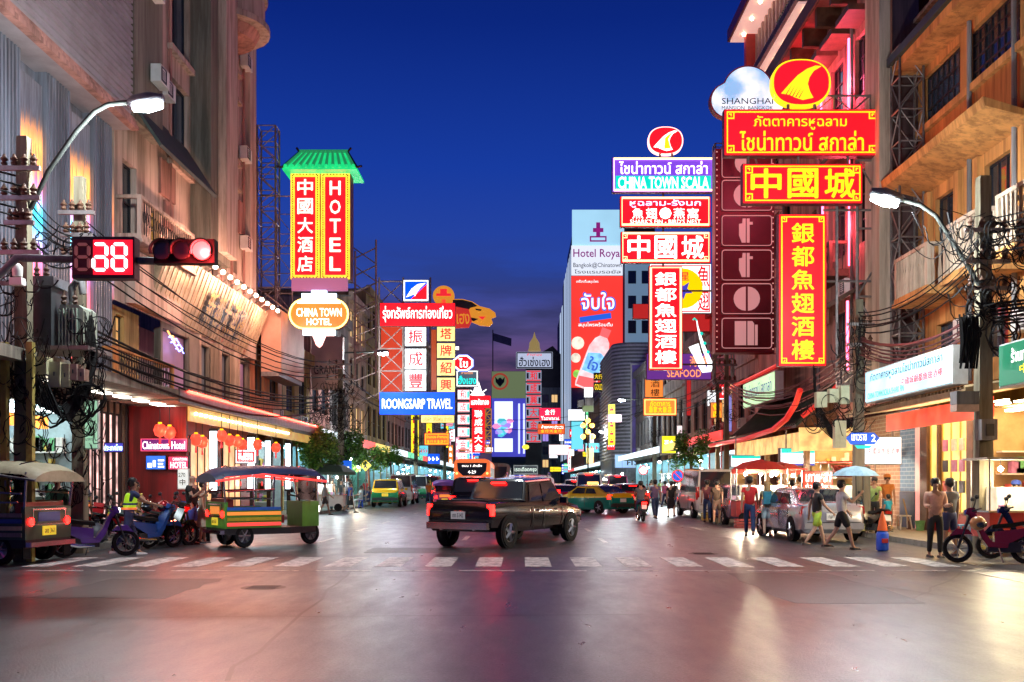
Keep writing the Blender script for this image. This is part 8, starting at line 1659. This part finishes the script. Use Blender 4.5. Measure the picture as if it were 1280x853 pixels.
    if hair != 'bald':
        m = MB(); m.lathe([(.098 * S, -.03 * S), (.104 * S, .02 * S), (.092 * S, .07 * S), (.06 * S, .098 * S), (.002, .108 * S)], (hc.x, hc.y - .012, hc.z + .015), 'z', 12)
        m.lathe([(.03, -.10 * S), (.085 * S, -.05 * S), (.096 * S, .02 * S), (.05, .05 * S)], (hc.x, hc.y - .028, hc.z), 'z', 12)
        if hair == 'long': m.lathe([(.02, -.36 * S), (.085 * S, -.30 * S), (.10 * S, -.12 * S), (.09 * S, .02 * S), (.03, .06 * S)], (hc.x, hc.y - .05, hc.z), 'z', 12)
        m.obj('hair', hm, t, True)
    m = MB(); 
    for sx in (-1, 1): m.ball((hc.x + sx * .032 * S, hc.y + .095 * S, hc.z - .012), .011, 6)
    m.box(hc.x - .022, hc.y + .092 * S, hc.z - .078, hc.x + .022, hc.y + .104 * S, hc.z - .070); m.obj('facial_features', pbr('face_dark', (.06, .02, .02), .5, 0, 0), t)
    MB().add([(hc.x - .012, hc.y + .095 * S, hc.z - .02), (hc.x + .012, hc.y + .095 * S, hc.z - .02), (hc.x + .018, hc.y + .092 * S, hc.z - .05), (hc.x - .018, hc.y + .092 * S, hc.z - .05), (hc.x, hc.y + .125 * S, hc.z - .048)], [(0, 1, 4), (1, 2, 4), (2, 3, 4), (3, 0, 4)]).obj('nose', sm, t)
    for sx in (-1, 1): MB().ball((hc.x + sx * .092 * S, hc.y + .01, hc.z - .02), .022, 6, 1.4).obj('ear', sm, t)
    if hat: MB().lathe([(.12 * S, 0), (.115 * S, .05), (.09 * S, .09), (.01, .11)], (hc.x, hc.y, hc.z + .03), 'z', 12).box(hc.x - .07, hc.y + .08, hc.z + .03, hc.x + .07, hc.y + .2, hc.z + .045).obj('cap', hat, t, 60)
    if bag: c = (H + U * .3) * S; MB().add([tuple(c + Vector(p)) for p in ((-.13, -.12, -.2), (.13, -.12, -.2), (.11, -.30, -.17), (-.11, -.30, -.17), (-.12, -.12, .2), (.12, -.12, .2), (.1, -.24, .17), (-.1, -.24, .17))], [(0, 1, 2, 3), (4, 5, 6, 7), (0, 1, 5, 4), (1, 2, 6, 5), (2, 3, 7, 6), (3, 0, 4, 7)]).obj('backpack', bag, t)
    return t
WALK1 = dict(ll=(22, 8), rl=(-16, 22), la=(-20, 8, 15), ra=(22, 8, 25)); WALK2 = dict(ll=(-14, 24), rl=(20, 6), la=(20, 8, 25), ra=(-18, 8, 12))
STAND = dict(ll=(2, 2), rl=(-3, 4)); K = cloth
def PP(label, px, py, rz, **k): Y = k.pop('Y', None) or YG(py); z = k.pop('z', 0.); return person(label, XP(px, Y), Y, rz, z=z, **k)
# right side
PP('man in a bright red t-shirt and navy jeans walking up the right lane', 937, 671, R(-13), h=1.78, shirt=K('red', (.62, .02, .02)), legmat=K('jeans', (.02, .04, .12)), **WALK1)
PP('woman with long fair hair, small backpack and pale denim shorts beside the man in red', 959, 671, R(-12), h=1.64, shirt=K('sage', (.35, .38, .25)), legs='short', legmat=K('pale_denim', (.4, .5, .52)), skin=0, hair='long', hairm=HAIRL, bag=K('teal_bag', (.03, .22, .30)), **WALK2)
PP('woman in black top and lime green shorts crossing near the silver saloon', 1021, 684, R(-80), h=1.62, shirt=K('charcoal', (.04, .04, .04)), legs='short', legmat=K('lime', (.45, .65, .06)), skin=0, **WALK1)
pu = PP('man in a white shirt and black shorts under a pale blue umbrella on the right', 1052, 687, R(-85), h=1.66, shirt=K('white', (.7, .7, .72)), legs='short', legmat=K('black', (.02, .02, .02)), skin=0, ll=(-14, 24), rl=(20, 6), la=(20, 8, 20), ra=(40, 5, 95))
ux, uy = pu.location.x + .32, pu.location.y - .12
t = thing('held_umbrella', 'pale blue open umbrella held by the man in the white shirt', 'umbrella', (ux, uy, 1.1)); MB().tube([(ux, uy, 1.05), (ux - .03, uy, 1.98)], .012, 5).obj('shaft', DARKM, t)
m = MB(); m.lathe([(.58, -.17), (.45, -.06), (.25, .03), (.003, .07)], (ux - .03, uy, 1.92), 'z', 8); m.obj('canopy', K('pale_blue_cloth', (.35, .55, .65)), t)
PP('man in a peach long-sleeved shirt and dark trousers looking down, right foreground', 1169, 697, R(175), h=1.66, shirt=K('peach', (.72, .42, .30)), legmat=K('black', (.02, .02, .02)), la=(10, 6, 85), ra=(10, 6, 80), sleeve=2, ll=(3, 3), rl=(-4, 6), fat=1.08)
PP('person in a grey t-shirt and navy shorts behind the man in the peach shirt', 1187, 695, R(10), h=1.66, shirt=K('slate', (.10, .10, .12)), legs='short', legmat=K('navy', (.03, .04, .12)), **STAND)
PP('vendor in black bending over the lit stall at the right edge', 1222, 684, R(-60), h=1.62, shirt=K('black', (.02, .02, .02)), lean=32, la=(62, 10, 15), ra=(70, 8, 10), legmat=K('charcoal', (.04, .04, .04)), ll=(12, 8), rl=(-4, 4))
PP('stall keeper in a pink blouse with a blue apron at the right edge', 1270, 0, R(165), h=1.6, Y=23.3, z=0., shirt=K('pink', (.70, .18, .38)), legmat=K('blue', (.04, .08, .4)), skin=1, la=(30, 8, 60), ra=(30, 8, 55), hat=K('blue', (.04, .08, .4)), **STAND)
PP('small child in a turquoise t-shirt by the blue brick wall', 1110, 668, R(15), h=1.08, Y=29.6, z=.14, shirt=K('turquoise', (.02, .35, .50)), legs='short', legmat=K('black', (.02, .02, .02)), **STAND)
PP('adult in an orange top and dark jacket behind the small child', 1109, 664, R(170), h=1.66, Y=31, z=.14, shirt=K('orange', (.60, .22, .05)), legmat=K('grey_blue', (.12, .16, .2)), hat=K('orange', (.6, .22, .05)), **STAND)
PP('woman in a green flowered blouse standing by the motorcycle on the right pavement', 1093, 664, R(150), h=1.58, Y=29.4, z=.14, shirt=K('leaf_green', (.30, .42, .12)), legmat=K('black', (.02, .02, .02)), la=(30, 8, 40), ra=(26, 8, 50), **STAND)
PP('person in dark red walking away by the back of the white van', 884, 653, R(-9), h=1.72, shirt=K('dark_red', (.14, .03, .04)), legmat=K('jeans', (.02, .04, .12)), **WALK1)
PP('person in a dark brown top with pale legs beside the one in dark red', 896, 656, R(-12), h=1.7, shirt=K('dark_brown', (.06, .035, .02)), legs='short', legmat=K('brown', (.12, .07, .05)), skin=1, **WALK2)
PP('customer in a black shirt leaning at the red umbrella stall', 989, 0, R(-30), h=1.66, Y=33.4, shirt=K('black', (.02, .02, .02)), lean=14, la=(50, 8, 30), ra=(52, 8, 25), legmat=K('charcoal', (.04, .04, .04)), **STAND)
PP('stall keeper in an orange shirt behind the red umbrella stall', 974, 0, R(160), h=1.6, Y=37, z=.14, shirt=K('orange', (.60, .22, .05)), la=(40, 8, 50), ra=(40, 8, 40), **STAND)
PP('rider in a dark shirt on the teal scooter', 801, 0, R(2), h=1.68, Y=40.9, shirt=K('slate', (.10, .10, .12)), legmat=K('navy', (.03, .04, .12)), ll=(72, 70), rl=(72, 70), hipz=.86, la=(45, 8, 25), ra=(45, 8, 25), lean=5)
PP('walker in a violet grey shirt and jeans on the right, past the scooter', 819, 649, R(4), h=1.72, shirt=K('violet_grey', (.15, .10, .2)), legmat=K('jeans', (.02, .04, .12)), **WALK2)
PP('walker in a black dress with bare legs on the right, near the scooter', 839, 647, R(0), h=1.66, shirt=K('black', (.02, .02, .02)), legs='skirt', legmat=K('black', (.02, .02, .02)), skin=0, **WALK1)
# left side
PP('bald man in a black t-shirt and blue shorts with folded arms, left kerb', 240, 681, R(-100), h=1.80, shirt=K('black', (.02, .02, .02)), legs='short', legmat=K('blue', (.04, .08, .4)), skin=0, hair='bald', la=(25, 4, 100), ra=(28, 4, 95), fat=1.1, **STAND)
PP('woman in a pale dress beside the bald man', 254, 679, R(-80), h=1.62, shirt=K('cream', (.6, .5, .38)), legs='skirt', legmat=K('cream', (.6, .5, .38)), skin=0, **STAND)
HV = (emi('hi_vis_yellow', (.5, .95, .03), .35, (.5, .75, .03)), emi('hi_vis_orange', (1, .2, .05), .5, (.8, .15, .03)), pbr('navy_band', (.03, .04, .15), .6, 0, 0))
PP('man in a hi-vis vest pushing the purple motorcycle', 160, 694, R(-50), h=1.72, shirt=K('navy', (.03, .04, .12)), legmat=K('navy', (.03, .04, .12)), vest=HV, la=(55, 12, 20), ra=(48, 12, 25), ll=(22, 8), rl=(-16, 22), lean=10, shoes=WHITEP)
PP('man in a hi-vis vest facing away behind the motorcycles at the far left', 101, 0, R(20), h=1.70, Y=23.6, shirt=K('slate', (.10, .10, .12)), vest=HV, la=(20, 8, 60), ra=(10, 8, 20), **STAND)
PP('young man in a dark green jacket behind the tuk-tuk at the left edge', 72, 0, R(-165), h=1.72, Y=22.8, shirt=K('dark_green', (.02, .09, .05)), sleeve=2, la=(15, 8, 40), ra=(15, 8, 45), **STAND)
PP('woman in a yellow camisole sitting sideways on the blue motorcycle', 170, 0, R(-120), h=1.6, Y=24.3, shirt=K('mustard', (.55, .42, .08)), legmat=K('navy', (.03, .04, .12)), ll=(70, 70), rl=(66, 62), hipz=.84, la=(30, 8, 40), ra=(30, 8, 30), sleeve=.12, skin=1)
PP('person in a grey t-shirt and black shorts with a pink cap, left kerb group', 406, 644, R(-70), h=1.68, shirt=K('grey', (.3, .3, .3)), legs='short', legmat=K('black', (.02, .02, .02)), hat=K('pink', (.7, .18, .38)), **WALK1)
PP('person in black at the left end of the kerb group by the trees', 397, 641, R(60), h=1.68, shirt=K('black', (.02, .02, .02)), **STAND)
PP('person in brown standing behind the pink capped one', 415, 0, R(-40), h=1.66, Y=51, z=.14, shirt=K('brown', (.12, .07, .05)), legmat=K('grey_blue', (.12, .16, .2)), **STAND)
PP('woman in a purple patterned skirt in the left kerb group', 427, 0, R(150), h=1.58, Y=52, z=.14, shirt=K('charcoal', (.04, .04, .04)), legs='skirt', legmat=K('purple', (.2, .05, .35)), **STAND)
PP('man in a white shirt facing the street between the left trees', 433, 0, R(180), h=1.76, Y=53, z=.14, shirt=K('white', (.7, .7, .72)), legmat=K('grey_blue', (.12, .16, .2)), **STAND)
PP('person in a blue shirt and black skirt walking with a white stick on the left', 438, 641, R(-60), h=1.62, shirt=K('blue', (.04, .08, .4)), legs='skirt', legmat=K('black', (.02, .02, .02)), **WALK2)
t = thing('walking_stick', 'thin white walking stick of the person in the blue shirt', 'stick', P(442, 641, 52.3)); MB().tube([P(441, 616, 52.4), P(444, 640, 52.2)], .015, 4).obj('shaft', WHITEP, t)
PP('person in white sitting on a blue stool on the left pavement', 451, 0, R(120), h=1.6, Y=58, z=.14, shirt=K('white', (.7, .7, .72)), legmat=K('white', (.7, .7, .72)), ll=(80, 80), rl=(76, 76), hipz=.50, **dict(la=(30, 8, 50), ra=(30, 8, 50)))
PP('person in dark clothes sitting low beside the one in white on the left', 461, 0, R(100), h=1.6, Y=61, z=.14, shirt=K('navy', (.03, .04, .12)), ll=(80, 60), rl=(76, 66), hipz=.42, la=(30, 8, 50), ra=(30, 8, 50))
for i, (px, Y, lb) in enumerate(((451, 57.9, 'bright blue plastic stool under the person in white'),)):
    X = XP(px, Y); t = thing('plastic_stool', lb, 'stool', (X, Y, .14)); MB().lathe([(.15, .38), (.15, .42), (.001, .42)], (X, Y, .14), 'z', 10).obj('seat', pbr('blue_plastic', (.01, .08, .55)), t)
    for a in range(4): MB().tube([(X + .12 * math.cos(a * 1.57 + .8), Y + .12 * math.sin(a * 1.57 + .8), .52), (X + .16 * math.cos(a * 1.57 + .8), Y + .16 * math.sin(a * 1.57 + .8), .14)], .02, 4).obj('leg', pbr('blue_plastic', (.01, .08, .55)), t)
# distant passers-by
FARC = [K('red', (.62, .02, .02)), K('white', (.7, .7, .72)), K('black', (.02, .02, .02)), K('blue', (.04, .08, .4)), K('pink', (.7, .18, .38)), K('orange', (.6, .22, .05)), K('leaf_green', (.3, .42, .12)), K('grey', (.3, .3, .3))]
CN = ['red', 'white', 'black', 'blue', 'pink', 'orange', 'green', 'grey']
proto = [person('far walker in %s on the right pavement, near the lone tree' % CN[i], 10.4 + i * .3, 60 + i * 4, R((0, 180)[i]), h=1.68, z=.14, shirt=FARC[i], **(WALK1, WALK2)[i]) for i in range(2)]
spots = [(9.2, 55, 1, 'by the back of the red hatchback'), (9.4, 50, 2, 'just right of the white van'), (10.6, 52, 3, 'on the kerb beyond the white van'), (9.0, 62, 4, 'walking in the road past the lone tree'), (10.9, 68, 5, 'outside the third right shop'), (10.4, 74, 6, 'under the yellow lit box'), (9.3, 71, 7, 'in the road below the yellow lit box'), (10.8, 82, 0, 'near the far right pole'),
         (9.4, 88, 3, 'beside the round fronted building'), (10.7, 95, 4, 'at the foot of the metal building'), (9.6, 102, 1, 'beyond the metal building'), (-10.6, 62, 2, 'behind the yellow crossing sign'), (-10.8, 70, 0, 'between the small left trees'), (-9.9, 79, 4, 'beside the row of vans'), (-10.9, 90, 7, 'farther along the left shops'), (-7.2, 83, 6, 'crossing near the parked vans'), (-6.4, 70, 5, 'in the road right of the green taxi'), (-6.9, 92, 3, 'far off beyond the vans'), (9.9, 64, 2, 'in a pair near the lone tree'), (10.2, 58, 7, 'standing by the no parking sign'), (8.9, 47.6, 5, 'squeezed beside the white van'), (10.9, 44, 6, 'under the green topped lightbox'), (11.2, 40, 1, 'in front of the gold lit shop'), (10.9, 36.6, 3, 'behind the red umbrellas')]
for i, (x, y, c, wh) in enumerate(spots):
    z = .14 if abs(x) > 10 else 0
    dup(proto[i % 2], (x, y, z), R(rnd.choice((0, 180, 15, 200, -30))), 'far walker in %s %s' % (CN[c], wh), None, {'cloth_red': FARC[c], 'cloth_white': FARC[c]} if i % 2 in (0, 1) else None)
r9 = random.Random(5)
HB = emi('added_cool_bulb', (.85, .97, 1.), 60); HWm = emi('added_warm_bulb', (1., .7, .4), 60)
for i in range(26):  # bulbs added to brighten the far end of the street
    side = -1 if i % 2 else 1; Y = 56 + (i // 2) * 9 + r9.uniform(-2, 2); x = side * (10.2 - (i % 3) * .5); z = r9.uniform(2.2, 3.0); o_ = ('nearest', 'second', 'third', 'fourth', 'fifth', 'sixth', 'seventh', 'eighth', 'ninth', 'tenth', 'eleventh', 'twelfth', 'farthest')[i // 2]
    t = thing('added_far_bulb', o_ + ' added bulb brightening the far %s pavement' % ('left' if side < 0 else 'right'), 'bulb', (x, Y, z), 0, 'added bulbs brightening the far pavements')
    MB().ball((x, Y, z), .09, 8).obj('added_bulb_glass', HWm if i % 3 == 0 else HB, t); MB().tube([(x, Y, z + .08), (x, Y, 3.9)], .012, 3).obj('cord', DARKM, t); MB().lathe([(.22, .06), (.08, .16), (.03, .18)], (x, Y, z), 'z', 10, False).obj('added_bulb_shade', DARKM, t)
    if i < 12: lamp_point(t, (x, Y - .15, z - .15), (1, .75, .5) if i % 3 == 0 else (.8, .96, 1), 160, .1)
bpy.data.scenes.remove(TMP)
